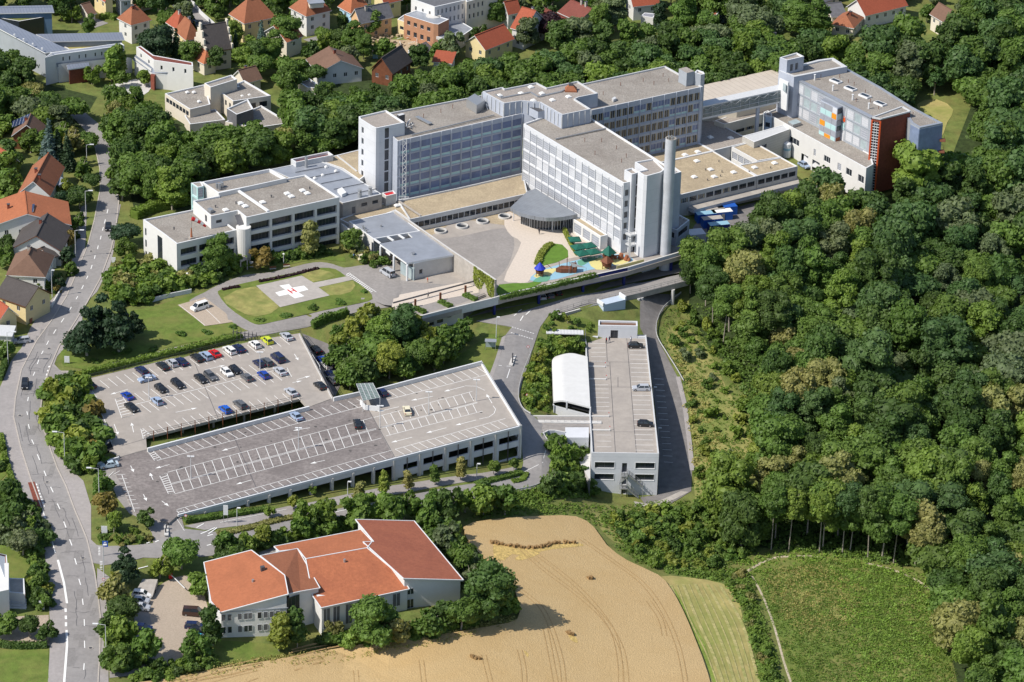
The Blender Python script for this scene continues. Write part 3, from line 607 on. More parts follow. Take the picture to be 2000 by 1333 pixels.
flat('plaza_surface','asphalt_old',[[(850,472),(900,462),(985,446),(1004,470),(1000,500),(985,530),(960,548),(930,530),(900,510)],[(740,545),(815,552),(905,560),(935,580),(820,612),(790,600),(735,590)]],.06,3)
flat('paved_walk','tile_path',[(993,412),(1040,440),(1100,452),(1170,470),(1200,490),(1245,510),(1215,520),(1140,500),(1062,522),(1030,552),(1008,552),(984,548),(1001,510),(1018,474),(1000,462),(985,440)],.075,2)
flat('paved_walk','tile_path',[[(770,578),(900,552),(935,560),(935,572),(880,582),(795,605),(765,600)]],.075)
flat('plaza_lawn','lawn_fresh',[[(1046,522),(1052,505),(1066,480),(1098,478),(1110,503),(1060,520)],[(975,556),(1030,553),(1060,548),(1040,562),(975,578)]],.11,2)
fl=MB(); 
# parapet wall of the podium: grey, navy middle piece, grey
par=thing('podium_parapet','long grey concrete parapet with a navy middle section along the plaza edge','parapet',P(1000,575,0))
def wallrun(T,name,px,z1,z0,th,m,zz=None):
    b=MB(); pts=[P(x,y,z1) for x,y in px]
    for a,c in zip(pts,pts[1:]):
        d=Vector((c.x-a.x,c.y-a.y)).normalized(); n=Vector((-d.y,d.x))*th
        b.prism([(a.x,a.y),(c.x,c.y),(c.x+n.x,c.y+n.y),(a.x+n.x,a.y+n.y)],z0,z1,0,1,True)
    return b.build(name,m if isinstance(m,list) else [m,m],T)
wallrun(par,'parapet_section',[(806,621.5),(880,603),(962,583),(1000,572),(1142,541.5)],1.0,-1.3,.45,['trim_grey','concrete_pale'])
wallrun(par,'parapet_section',[(1142,541.5),(1226,523)],1.0,-1.6,.45,['navy','concrete_pale'])
wallrun(par,'parapet_section',[(1226,523),(1329,492.5)],1.0,-1.3,.45,['panel_grey','concrete_pale'])
b=MB()
for x,y in [(1052,594),(1138,574),(1218,556),(965,614),(1310,530)]:
    p=P(x,y,-4.6); b=MB(); b.box((p.x,p.y,-6),.6,.6,4.8,.5); b.build('column',['navy'],par)
# wall and car park under the plaza, set back
b=MB(); q=[P(x,y,-1.2) for x,y in [(806,631),(905,607)]]
T=bld('retaining_wall','pale retaining wall with small windows under the west end of the plaza',(850,640),'wall',-4)
A,B=q; d=Vector((B.x-A.x,B.y-A.y)); L=d.length; d/=L
b.rect_wall(A,B,-6,-1.25,[(L*.3,L*.42,-3.4,-2.4),(L*.48,L*.6,-3.2,-2.2),(L*.68,L*.76,-2.2,-1.5)],.3); b.build('wall',['concrete_pale'],T)
for f0,f1,z0 in ((.3,.42,-3.4),(.48,.6,-3.2)): put_win(T,Vector((A.x,A.y)),d,L*(f0+f1)/2,z0,L*(f1-f0),1.0,'k',.3)
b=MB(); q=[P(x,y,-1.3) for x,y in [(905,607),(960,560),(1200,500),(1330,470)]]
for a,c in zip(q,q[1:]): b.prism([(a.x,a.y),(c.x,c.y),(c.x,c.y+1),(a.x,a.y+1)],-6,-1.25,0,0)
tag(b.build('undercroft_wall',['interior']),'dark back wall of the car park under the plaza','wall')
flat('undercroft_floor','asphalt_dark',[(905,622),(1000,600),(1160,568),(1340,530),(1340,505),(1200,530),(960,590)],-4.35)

RWS=rows(19.4,2.35,3.3,5)
# --- west ward wing
T=bld('ward_block','six-storey ward wing with blue-grey windows and pale green sills, west of the roof plant','' or (880,330))
W1,_=block(T,[(768,268.5),(776.5,276),(1022,221.5),(1005,174),(745,223.5)],21,0,'panel_grey','gravel_roof',cap='trim_grey',fac={1:dict(n=12,w=.90,m=(.8,.3),rows=rows(19.6,2.75,3.3,5),kind='w',depth=.12,fins=12,fz=(3,21),bands=[16.6,13.3,10,6.7])})
b=MB(); b.bar(P(804,264,21),P(936,232,21),.3,.3); b.bar(P(936,232,21),P(965,225,21),.3,.3); b.bar(P(814,228,21.1),P(841,242,21.1),1.2,.25); b.build('roof_pipe',['steel'],T)
vents(T,[(827,230),(861,221),(884,212)],20.6,1,.07,'brown_wood')
rbox(T,(911,193),(931,206),(947,196),20.6,2.6,'steel','steel'); rbox(T,(775,224),(780,226.5),(791,223.5),20.6,3.4,'steel_dark','trim_grey')
b=MB(); rr=R_(2)
for i in range(9): p=P(rr.uniform(786,806),rr.uniform(238,250),20.7); b.bar(p,(p.x+rr.uniform(-2,2),p.y+rr.uniform(-1.5,1.5),21.6),.25)
for i in range(8): p=P(rr.uniform(940,965),rr.uniform(208,216),20.7); b.bar(p,(p.x+rr.uniform(-2,2),p.y+rr.uniform(-1.5,1.5),22),.2)
b.build('roof_pipe',['trim_grey'],T)
# lattice mast at the facade
b=MB(); A=P(789,388,3.2); z=3
for dx,dy in ((-.5,0),(.5,0),(-.5,-.9),(.5,-.9)): b.bar((A.x+dx,A.y+dy,3.2),(A.x+dx,A.y+dy,21.6),.12)
k=3.2
while k<21: b.bar((A.x-.5,A.y-.9,k),(A.x+.5,A.y-.9,k+.9),.09); b.bar((A.x+.5,A.y-.9,k+.9),(A.x-.5,A.y-.9,k+1.8),.09); b.bar((A.x-.5,A.y,k),(A.x-.5,A.y-.9,k+.9),.09); k+=1.8
b.box((A.x,A.y-.6,3.1),3,2,.25); 
for x in (-1.4,0,1.4): b.bar((A.x+x,A.y-1.5,3.2),(A.x+x,A.y-1.5,4.4),.08)
b.bar((A.x-1.4,A.y-1.5,4.4),(A.x+1.4,A.y-1.5,4.4),.08)
tag(b.build('lattice_mast',['trim_white']),'white lattice lift mast against the blue-grey ward facade','mast')
# west stair tower
T=bld('stair_tower','pale rounded stair tower at the west end of the ward wings',(735,370))
block(T,[(700.5,228),(702.5,232),(722,244.5),(730,248.8),(734.5,250.3),(741,249.5),(790.5,239.5),(754,215.5)],24.4,0,'panel_white','gravel_grey',fac={1:dict(at=[(.3,1.1)],rows=rows(22.4,1.9,3.3,6),kind='g'),6-1:dict(at=[(.3,1.35)],rows=rows(23.8,3.0,3.3,6),kind='k')})
# --- south ward wing
T=bld('ward_block','white ward wing with rows of pale grey window blinds, running towards the plaza',(1120,400))
BS=[(1022.5,242),(1218,358),(1321,335),(1118,208)]
block(T,BS,21,0,'panel_white','gravel_roof',fac={0:[dict(n=15,w=.93,m=(.4,.4),rows=rows(19.5,2.5,3.27,5),kind=['b','b','b','b','l'],depth=.14,fins=15,fw=.16,fz=(2.8,20.2),bands=[16.5,13.2,9.9,6.7])],1:dict(at=[(.07,1.2)],rows=rows(18.8,1.9,3.27,5),kind='g')})
b=MB(); b.bar(P(1085,272,20.9),P(1184,251,20.9),.35,.3); b.build('roof_pipe',['steel'],T)
vents(T,[(1142,277),(1175,278),(1204,292),(1162,303),(1223,308),(1214,318)],20.6,1,.07,'brown_wood')
T2=T
b=MB(); A,B=P(1187,480,0),P(1203,491,0); b.box((A.x+1,A.y,0),4.4,.3,3.2,math.atan2(B.y-A.y,B.x-A.x)); b.build('door_panel',['trim_white'],T)
# end wall balconies
A=P(1226,357,21)
for z in (6.0,2.9):
    q=[P(1217,453+(6-z)*6.4,z),P(1232,461+(6-z)*6.4,z),P(1246,457.5+(6-z)*6.4,z),P(1232,449+(6-z)*6.4,z)]
    b=MB(); b.prism(q,z-.4,z+.1,0,0,True)
    for a,c in zip(q,q[1:3]+q[3:]): b.bar((a.x,a.y,z+1),(c.x,c.y,z+1),.08); b.bar((a.x,a.y,z),(a.x,a.y,z+1),.08); m=a.lerp(c,.5); b.bar((m.x,m.y,z),(m.x,m.y,z+1),.06)
    b.build('balcony',['trim_grey'],T)
b=MB(); p=P(1229,505,0); b.box((p.x,p.y,0),.5,.5,6); b.build('column',['trim_grey'],T)
T=bld('stair_tower','tall pale rounded stair tower with dark window slit at the plaza end',(1265,500))
block(T,[(1246,334.7),(1252,339.5),(1257.5,342.8),(1264,344),(1290,337),(1299,331),(1277,310),(1240,316.7),(1262,331)],24.4,-5,'panel_white','gravel_grey',fac={})
block(T,[(1219.5,332),(1234,341),(1248,337),(1235,328)],23.4,-5,'panel_white','gravel_grey',fac={1:dict(at=[(.8,.7)],rows=rows(22.9,2.9,3.3,7),kind='k')})
block(T,[(1286,347),(1331,336),(1317,326),(1290,331)],21.2,-5,'panel_grey','gravel_grey',fac={0:dict(at=[(.17,1.45)],rows=rows(19.2,1.9,3.3,6),kind='k')})
T3=T
c0=P(1299,497,0); T=thing('chimney','tall round pale concrete chimney standing at the corner of the stair tower','chimney',(c0.x,c0.y,-5))
b=MB(); b.tube((c0.x,c0.y,-5),(c0.x,c0.y,34.4),1.52,1.45,24,cap=False); b.build('shaft',[mat('shaft_concrete',(.47,.49,.53),.75,.08,.4,stain=.5,sscale=.3,scol=(.36,.37,.39))],T,smooth=True)
b=MB(); n=24
for i in range(n):
    a0,a1=2*math.pi*i/n,2*math.pi*(i+1)/n; f=lambda r,t,z:(c0.x+r*math.cos(t),c0.y+r*math.sin(t),z)
    b.face([f(1.5,a0,34.4),f(1.5,a1,34.4),f(1.2,a1,34.4),f(1.2,a0,34.4)]); b.face([f(1.2,a0,34.4),f(1.2,a1,34.4),f(1.2,a1,32.5),f(1.2,a0,32.5)])
b.face([f(1.2,2*math.pi*i/n,32.6) for i in range(n)],1); b.build('rim',['concrete','dark'],T)
b=MB()
for a in range(5): t=a*1.26; b.tube((c0.x+.7*math.cos(t),c0.y+.7*math.sin(t),32.6),(c0.x+.7*math.cos(t),c0.y+.7*math.sin(t),34.9),.22,n=8); 
b.build('flue',['steel'],T)
# --- east ward wing
T=bld('ward_block','six-storey ward wing with curtained windows in shade, east of the roof plant',(1260,230))
block(T,[(1130,221),(1373,169.5),(1299,129),(1100,172)],21,0,'panel_grey','gravel_roof',cap='trim_grey',fac={0:dict(n=20,w=.9,m=(.3,.9),rows=RWS,kind=['c','c','w','c'],depth=.15,mull=2,fins=10,fz=(3,21),bands=[16.6,13.3,10,6.7])})
vents(T,[(1212,168),(1256,160),(1277,166),(1295,150),(1306,160),(1325,155),(1178,186)],20.6,.9,.07,'brown_wood')
rbox(T,(1195,192),(1198,195),(1204,192),20.6,.8,'trim_grey')
rbox(T,(1326,134.5),(1341.5,143),(1356,139.5),20.6,4.2,'clad_grey','gravel_grey',name='lift_housing')
block(T,[(1356,141.5),(1369,146),(1376.5,145),(1374,140.5),(1362,136.5)],24.4,0,'clad_grey','gravel_grey',wname='lift_shaft',rname='lift_shaft_roof')
# --- core
T=bld('plant_storey','grey roof plant storey where the three ward wings meet',(1050,215),z=21)
CORE=[(942.5,179),(960.5,189),(984.5,202),(1019,197),(1055,200),(1098,224.5),(1154,213),(1123,193.5),(1130,190),(1168,182.5),(1128,158.5),(1068,171.5),(1048,161.5),(986,173.5),(981,170.5)]
_,rf=block(T,CORE,24.8,18,'clad_grey' if 0 else 'panel_grey','gravel_grey',cap='trim_grey')
pts=[P(x,y,24.8) for x,y in CORE]; b=MB()
for a,c in zip(pts[:8],pts[1:9]):
    L=(c-a).length; d=(c-a)/L; k=int(L/1.6)
    for i in range(k+1): p=a+d*(L*i/max(k,1)); b.box((p.x+d.y*.1,p.y-d.x*.1,21),.18,.25,3.5,math.atan2(d.y,d.x))
b.build('cladding_rib',['trim_grey'],T)
b=MB(); z=24.5
for q in ([(968,186),(980,192),(1036,181),(1051,190)],[(1051,190),(1095,180),(1113,171)]):
    w=[P(x,y,z) for x,y in q]
    for a,c in zip(w,w[1:]): b.bar(a,c,.5,.4)
b.build('duct',['steel'],T)
domes(T,[(976,186),(1037,169.5),(1018,182),(1058.5,182),(1042,196),(1079,195),(1110.5,188.5)],24.35,1.4)
p=P(1115,177,24.4); b=MB(); r0=[(-1.7,-1.4),(1.7,-1.4),(1.7,1.4),(-1.7,1.4)]; r1=[(x*.4,y*.4) for x,y in r0]
for i in range(4): j=(i+1)%4; b.face([(p.x+r0[i][0],p.y+r0[i][1],24.8),(p.x+r0[j][0],p.y+r0[j][1],24.8),(p.x+r1[j][0],p.y+r1[j][1],26),(p.x+r1[i][0],p.y+r1[i][1],26)])
b.box((p.x,p.y,24.3),3.4,2.8,.5); b.box((p.x,p.y,26),1.3,1.1,.6,0,1); b.build('vent_cowl',['tile_rust','steel_dark'],T)
rbox(T,(1030,208),(1051,219),(1070,215.5),20.6,2.4,'panel_grey','steel_dark',name='stair_housing')
# --- low south-west wing and link roofs
T=bld('low_wing','single-storey wing with tan gravel roof and a ribbon of windows behind the round skylights',(900,430))
block(T,[(777,392),(800,429),(1031,378.5),(1022,338),(900,366)],4.2,0,'white_wall','gravel_tan',cap='trim_grey',fac={1:dict(n=20,w=.93,m=(1,.5),rows=[(1.2,2.9)],kind='k',depth=.25,mull=1)},zbf=0)
block(T,[(663,428),(690,442),(772,411),(800,428.5),(777,392),(745,398)],4.0,0,'concrete_pale','gravel_tan',par=.2)
b=MB(); b.bar(P(777,392,4.4),P(822,422,4.4),.5,.3); b.build('roof_duct',['concrete'],T); domes(T,[(775,401)],4,1.3)
T=bld('metal_roofed_hall','low hall with a grey sheet-metal roof and two silver roof ventilators',(690,400))
block(T,[(527,331),(596,362),(669.5,397),(746,379.5),(711,357),(666,329.5),(619,312)],8.2,0,'concrete','metal_roof',par=.12,cap='trim_grey',fac={2:[dict(at=[(.55,1.9),(.83,1.9)],rows=[(5.8,6.8)],kind='k'),dict(at=[(.28,1.2)],rows=[(4.1,6.3)],kind='s')]})
for i in range(5):
    b=MB(); b.bar(P(577+25*i,337+11*i,8.3),P(640+24*i,325+11*i,8.3),.12,.15); b.build('roof_seam',['steel_dark'],T)
for x,y,h,r in [(702.5,385,2.2,.6),(723,380,2.2,.6)]:
    p=P(x,y,8.1); b=MB(); b.tube(p,(p.x,p.y,8.1+h*.6),r,n=12); b.tube((p.x,p.y,8.1+h*.6),(p.x,p.y,8.1+h),r*.55,r*1.1,12); b.build('roof_ventilator',['steel'],T)
p=P(598,327,8.1); b=MB(); b.tube(p,(p.x,p.y,11.4),.42,n=12); b.build('flue',['steel'],T)
rbox(T,(659,370),(668,380),(677,376),8.1,.9,'trim_white'); domes(T,[(637,326),(656,334),(630,342),(615,348)],8.1,.8)
block(T,[(621,312.5),(669,329.5),(702,352),(730,330),(703,292)],7.9,0,'concrete_pale','gravel_tan',par=.15)
b=MB(); b.bar(P(659,305,7.9),P(697,335,7.9),.3,.3); b.build('roof_pipe',['trim_grey'],T)
block(T,[(568,311),(578,317.5),(651,303),(641,296)],9.6,4,'trim_grey','brick_red',par=.8)
block(T,[(746,377),(754,383.5),(774,378.5),(768,372)],6.8,0,'concrete_pale','red',par=.3,pw=.3)
# --- office building
T=bld('office_building','stepped white office building with dark ribbon windows and gravel roofs',(420,480))
block(T,[(279.5,429),(306,447.5),(318,456),(345,476.5),(462,449.5),(400,405)],10.5,-1,'white_wall','gravel_roof',fac={0:dict(at=[(.18,.8)],rows=rows(8.4,2.2,3.4,3),kind='k'),1:dict(at=[(.5,2.6)],rows=[(1,8.9)],kind='k',mull=3,depth=.2),3:dict(n=3,w=.9,m=(.9,.5),rows=rows(8.6,2.0,3.35,3),kind='k',mull=5,depth=.9)})
block(T,[(377,392.5),(412,422.5),(443,416),(464,411.5),(481,425),(663,385.5),(596,341.5),(425,375.5),(427,383)],13.8,-.5,'white_wall','gravel_roof',fac={4:dict(n=4,w=.9,m=(.6,.4),rows=rows(11.7,2.3,3.35,4),kind='k',mull=6,depth=.9),1:dict(at=[(.5,1.7)],rows=[(11.3,12.2)],kind='k'),0:dict(at=[(.72,1.2)],rows=[(10.8,12.8)],kind='k')})
block(T,[(394,355.5),(427,377.5),(560,348.5),(527,330)],14.6,0,'white_wall','gravel_roof',par=.9)
block(T,[(373,357.5),(386,366.5),(398,363.5),(393,355)],14.4,3,'aqua','gravel_roof',par=.2,fac={0:dict(at=[(.5,2.4)],rows=rows(14,2.8,3.4,3),kind='p'),1:dict(at=[(.5,1.6)],rows=rows(14,2.8,3.4,3),kind='b')})
p=P(475.5,443,11.2); b=MB(); b.tube((p.x,p.y,-.5),(p.x,p.y,11.2),2.0,n=20); b.build('stair_drum',['white_wall'],T,smooth=False)
q=[P(458,421,13.4),P(466,441,11.3),P(482,437,11.3),P(472,417.5,13.4)]; b=MB(); b.face(q); b.build('stair_roof',['slate'],T)
b=MB(); b.bar(P(464,372,13.9),P(524,413,13.9),.7,.5); b.build('roof_upstand',['trim_white'],T)
domes(T,[(441,409.5),(470,396.5),(479,402),(513,394.5),(561,377.5),(569,383),(591,371.5),(600,377)],13.4,1.5)
rbox(T,(405,408),(411,412),(417,409),13.4,.9,'steel'); vents(T,[(461,399),(421,406),(530,386),(605,370),(340,449)],13.35,.6,.15,'steel_dark')
for x,y,h in [(424,369,1.6),(429,371,1.8),(434,367,1.6),(432,365,1.4)]: p=P(x,y,13.7); b=MB(); b.tube(p,(p.x,p.y,13.7+h),.4,n=10); b.build('vent_pipe',['steel'],T)
b=MB(); q=[P(x,y,3.4) for x,y in [(446,494),(470,510),(483,505),(462,490)]]; b.prism(q,3,3.5,0,0,True); 
for r in q[:3]: b.box((r.x,r.y,0),.3,.3,3)
b.build('entrance_canopy',['concrete'],T)
# windsock on the office roof
p=P(374,466,10.1); T=thing('windsock','red and white windsock on an orange mast on the office roof','windsock',p)
b=MB(); b.box(p,1.2,1.2,.4,.5,1); b.tube((p.x,p.y,10.4),(p.x,p.y,13.2),.32,.14,8); b.tube((p.x,p.y,13.2),(p.x,p.y,17),.09,n=6,mi=1); b.build('mast',['tile_orange','concrete'],T)
b=MB(); a=Vector((p.x+.2,p.y,15.9))
for i in range(5): 
    c=a+Vector((.72,.1,-.33-.08*i)); b.tube(a,c,.62-.07*i,.55-.07*i,10,mi=i%2,cap=i in(0,4)); a=c
b.build('sleeve',['red','trim_white'],T)
# --- entrance building with flat metal roof
T=bld('entrance_building','low entrance building with flat grey metal roof on round columns beside the helipad',(780,540))
block(T,[(681,432.5),(729,467),(797,455.5),(822,451),(770,413)],5.2,0,'white_wall','metal_roof',par=.15,cap='trim_white',fac={0:dict(at=[(.97,1)],rows=[(.3,4)],kind='k')})
b=MB(); q=[P(x,y,5.2) for x,y in [(742,476.5),(794,514),(886,498),(822,451),(797,455.5),(806,464)]]; b.prism([(v.x,v.y) for v in q],4.7,5.2,0,1,True); b.build('canopy_roof',['trim_white','metal_roof'],T)
for a,c in (((730,467),(743,476)),((757,463),(769,471)),((778,459),(790,467))): b=MB(); b.bar(P(*a,5.0),P(*c,5.0),.5,.35); b.build('beam',['trim_white'],T)
for x,y in ((743,512),(769,531),(795,549)): p=P(x,y,0); b=MB(); b.tube(p,(p.x,p.y,4.7),.3,n=12); b.build('column',['trim_white'],T)
block(T,[(808,516),(889,497.5),(862,478),(800,500)],4.7,0,'concrete_pale','metal_roof',par=0,fac={0:dict(at=[(.18,1.1)],rows=[(1.2,2.6)],kind='g')},wname='wall')
b=MB(); A,B=P(782,510,3.3),P(808,546,0); a=P(781,513,3); c=P(808,548,0)
q0,q1=P(782,535,0),P(808,549,0); b.prism([(q0.x,q0.y),(q1.x,q1.y),(q1.x+.3,q1.y+.5),(q0.x+.3,q0.y+.5)],0,3.6,0); b.build('glass_screen',['glass_pale'],T)
b=MB(); q0,q1=P(729,500,0),P(744,511,0); b.prism([(q0.x,q0.y),(q1.x,q1.y),(q1.x+.3,q1.y+1),(q0.x+.3,q0.y+1)],0,4.6,0); b.build('glazing',['glass'],T)
wallrun(T,'side_wall',[(770,412),(886,493),(967,547)],5.8,0,.5,['concrete','concrete_pale'])
b=MB(); b.bar(P(754,490,4),P(762,497,4),.2,.9); b.build('sign_board',['trim_white'],T)
vents(T,[(709,447),(716,455),(712,450)],5.1,.9,.2,'steel'); vents(T,[(807,498)],5.1,.5,.4,'steel'); vents(T,[(744,443)],5.1,.4,.2)
wallrun(T,'side_wall',[(666,437),(690,455)],4.4,0,.4,['white_wall','concrete_pale'])
# --- curved entrance canopy
T=bld('curved_canopy','curved grey metal canopy over the glazed entrance of the white ward wing',(1065,445),'canopy')
CV=[(997,405),(1004,410),(1015,415),(1035,420.8),(1052,424),(1067,425.6),(1084,425.5),(1100,424),(1114,421.5),(1128,418.5),(1070,384),(1047,369),(1031,373)]
b=MB(); q=[P(x,y,5.4) for x,y in CV]; b.prism([(v.x,v.y) for v in q],4.3,5.4,0,0,True); b.build('roof',[mat('zinc',(.30,.325,.36),.4,.1,.5,metal=.4,build=stripes((.6,.8,0),.9,.08,(.2,.21,.23),(.33,.35,.38)))],T)
q=[P(x,y,5.4) for x,y in [(1018,403),(1040,411),(1070,415),(1100,414),(1118,411),(1070,384),(1035,380)]]; b=MB(); b.prism([(v.x,v.y) for v in q],0,4.35,0); b.build('glazing',['glass'],T)
b=MB(); 
for i in range(22):
    a=q[0:5]; t=i/21*4; k=min(int(t),3); v=a[k].lerp(a[k+1],t-k); b.box((v.x,v.y-.08,0),.12,.12,4.3)
b.build('mullion',['trim_grey'],T)
for x,y in ((1003,432),(1035,444),(1079,453)): p=P(x,y,0); b=MB(); b.tube(p,(p.x,p.y,4.3),.13,n=8); b.build('column',['trim_grey'],T)
T=T2
block(T,[(1119,428),(1173,462.5),(1187,459),(1133,424)],4.1,0,'white_wall','gravel_tan',fac={0:dict(n=3,w=.82,m=(.3,.3),rows=[(.5,3.3)],kind='b')},wname='annexe_wall',rname='annexe_roof',par=.25)
# annexe at the tower foot (right)
T=T3
block(T,[(1297,441),(1322,450),(1347,430),(1318,415)],5.0,-5,'panel_grey','gravel_grey',fac={0:dict(n=1,w=.9,rows=[(2.3,3.9)],kind='k',mull=3),1:dict(n=1,w=.85,rows=[(2.3,3.9)],kind='k',mull=4)},wname='annexe_wall',rname='annexe_roof')
# --- low eastern complex
T=bld('low_complex','low hospital buildings with tan gravel roofs, courtyard and skylights east of the chimney',(1430,330),z=-2)
RB=dict(n=9,w=.86,m=(.3,.4),rows=[(.4,1.9)],kind=['k','c'],depth=.2,mull=4)
block(T,[(1262,330),(1328,381),(1478,344.3),(1393,295),(1317,311.5)],3.3,-6,'concrete_pale','gravel_tan',par=.25,cap='trim_white',fac={1:RB})
block(T,[(1442.5,322.5),(1479,344),(1558,325),(1526,307.5)],3.3,-6,'concrete_pale','gravel_tan',par=.25,fac={1:dict(n=5,w=.86,m=(.3,.4),rows=[(.4,1.9)],kind='k',mull=4)})
block(T,[(1429,287),(1478.5,314.5),(1526,307),(1470,276)],3.3,-6,'white_wall','gravel_tan',par=.25,fac={0:dict(n=4,w=.9,m=(.3,.3),rows=[(-.2,2.0)],kind='b')})
block(T,[(1200,300),(1270,322),(1317,311.5),(1393,294.7),(1364,279.5),(1300,240)],3.3,-6,'concrete_pale','gravel_tan',par=.2)
block(T,[(1300,240),(1364,279.5),(1393,294.7),(1470,275.7),(1384.5,231)],3.3,-6,'concrete_pale','gravel_grey',par=.2)
domes(T,[(1361,314),(1338,302),(1356,345),(1388,330.5),(1395,344.5),(1433,336),(1363,296),(1387.5,267.5),(1427,269),(1474,326.5),(1513,318)],3.1,1.5)
vents(T,[(1378,333),(1410,337),(1382,353),(1407,345),(1404,317),(1463,337),(1505,329)],3.1,.4,.12,'steel_dark')
b=MB(); q=[P(x,y,-.8) for x,y in [(1344,404.5),(1355,410.5),(1562,358),(1558,347)]]; b.prism([(v.x,v.y) for v in q],-1.9,-.8,1,0,True); b.build('loading_canopy',['concrete','panel_grey'],T)
wallrun(T,'ramp_wall',[(1327,402),(1344,410),(1562,356)],-1.8,-4,.4,['concrete_pale','concrete_pale'])
flat('loading_yard','asphalt_dark',[(1330,480),(1340,425),(1480,395),(1600,360),(1600,330),(1700,355),(1560,400),(1480,412),(1440,470)],-4.3)
# --- glass link bridge, cream hall
T=bld('footbridge','glazed footbridge with steel trusses joining the east ward wing to the coloured block',(1450,235),'footbridge',3)
def prism4(mb,A,B,w,z0,z1,mi=0,mt=None):
    d=Vector((B.x-A.x,B.y-A.y)).normalized(); n=Vector((-d.y,d.x))*w; mb.prism([(A.x,A.y),(B.x,B.y),(B.x+n.x,B.y+n.y),(A.x+n.x,A.y+n.y)],z0,z1,mi,mt,True)
A,B=P(1373,209,13.6),P(1536,174,13.6)
b=MB(); prism4(b,A,B,3.6,13.3,13.7); b.build('roof',['trim_grey'],T)
b=MB(); prism4(b,A,B,3.4,10.1,13.3); b.build('glazing',[mat('bridge_glass',(.12,.16,.17),.15,.3,.5,spec=.6)],T)
b=MB(); prism4(b,A,B,3.6,9.5,10.15); b.build('deck',['steel_dark' if 0 else 'trim_grey'],T)
b=MB(); d=(B-A); L=d.length; d/=L; off=Vector((d.y,-d.x,0))*.1
k=int(L/3.2)
for i in range(k+1): 
    p=A+d*(L*i/k)+off; b.bar((p.x,p.y,10.1),(p.x,p.y,13.3),.1)
    if i<k:
        q=A+d*(L*(i+1)/k)+off; m=(p+q)/2; b.bar((p.x,p.y,13.2),(m.x,m.y,12.3),.08); b.bar((m.x,m.y,12.3),(q.x,q.y,13.2),.08)
b.bar((A.x+off.x,A.y+off.y,11.3),(B.x+off.x,B.y+off.y,11.3),.1); b.build('truss',['trim_grey'],T)
p=P(1481,247,0); q=P(1481,209,9.5); b=MB(); b.box((q.x,q.y+1.2,-3),1.0,.6,12.6,.5); b.build('pylon',['panel_grey'],T)
T=bld('cream_hall','long low hall with a cream standing-seam roof behind the glazed footbridge',(1450,190))
block(T,[(1330,215),(1374,196.5),(1374,203.5),(1440,205),(1530,186),(1520,140),(1513,135.5),(1375,166),(1330,180)],8.5,-4,'cream_wall',mat('seam_cream',(.52,.46,.39),.6,.06,.4,build=stripes((.84,.54,0),1.9,.12,(.33,.28,.23),(.56,.49,.42))),par=0)
block(T,[(1395,236),(1415,243),(1535,212),(1520,195)],4.5,-5,'cream_wall','gravel_grey',par=.1,fac={1:dict(n=6,w=.9,rows=[(.6,1.7),(-3.6,-2.4)],kind=['k','c'],mull=3)})
# blue pavilion + link + white wing
T=bld('white_wing','two-storey white service wing with loading bays below the coloured block',(1620,290))
block(T,[(1492,222),(1497,226),(1508,228),(1692,329),(1706,321),(1700,300),(1530,206)],5.6,-5,'white_wall','gravel_roof',fac={2:[dict(at=[(.1,1.5),(.47,1.0)],rows=[(.7,2.8)],kind='b'),dict(at=[(.25,4.6),(.60,2.9)],rows=[(.8,2.7)],kind='g',mull=3),dict(at=[(.73,1.6)],rows=[(.4,2.6)],kind='b'),dict(at=[(.83,2.6)],rows=[(.5,2.6)],kind='g',mull=2),dict(at=[(.955,2.6)],rows=[(.4,2.6)],kind='g',mull=2),dict(at=[(.37,3.2),(.49,3.4),(.61,2.6)],rows=[(-4.2,-.6)],kind='none',depth=3)]})
for x,y in ((1579,309),(1596,318)):
    p=P(x,y,-1.6); b=MB(); b.prism([(p.x-1.4,p.y-.2),(p.x+1.4,p.y-.9),(p.x+1.7,p.y+.9),(p.x-1.2,p.y+1.5)],lambda v:-2.6+(v[1]-p.y)*1.1,lambda v:-2.45+(v[1]-p.y)*1.1); b.build('bay_door',['trim_white'],T)
rbox(T,(1539,238),(1549,244),(1565,239),5.2,1.0,'steel','glass_pale',name='skylight')
T=bld('blue_pavilion','small blue-grey stair head between the white wing and the cream hall',(1500,240))
block(T,[(1491.5,219),(1496,228),(1508,230),(1508,222),(1500,216)],5.7,-4,mat('pale_blue',(.36,.46,.58),.6),'gravel_grey',fac={1:dict(at=[(.35,1.4)],rows=[(2.4,3.9)],kind='k')})
T=bld('service_link','grey clad link building with a ribbed flat roof behind the white storage tanks',(1500,270))
block(T,[(1450,266),(1473,278),(1543,252.5),(1531,244),(1470,261)],5.0,-4.5,mat('clad_pale',(.45,.44,.41),.6,.05,.5,build=stripes((0,0,1),.8,.06,(.3,.29,.27),(.47,.46,.43))),'trim_grey',par=.1,fac={1:dict(at=[(.25,3.4)],rows=[(1.9,3)],kind='k'),2:dict(n=1,w=.3,rows=[(2,3)],kind='none')})
rbox(T,(1496,279),(1499,284),(1506,280),-1.8,1.9,'steel_dark',name='vent_box')
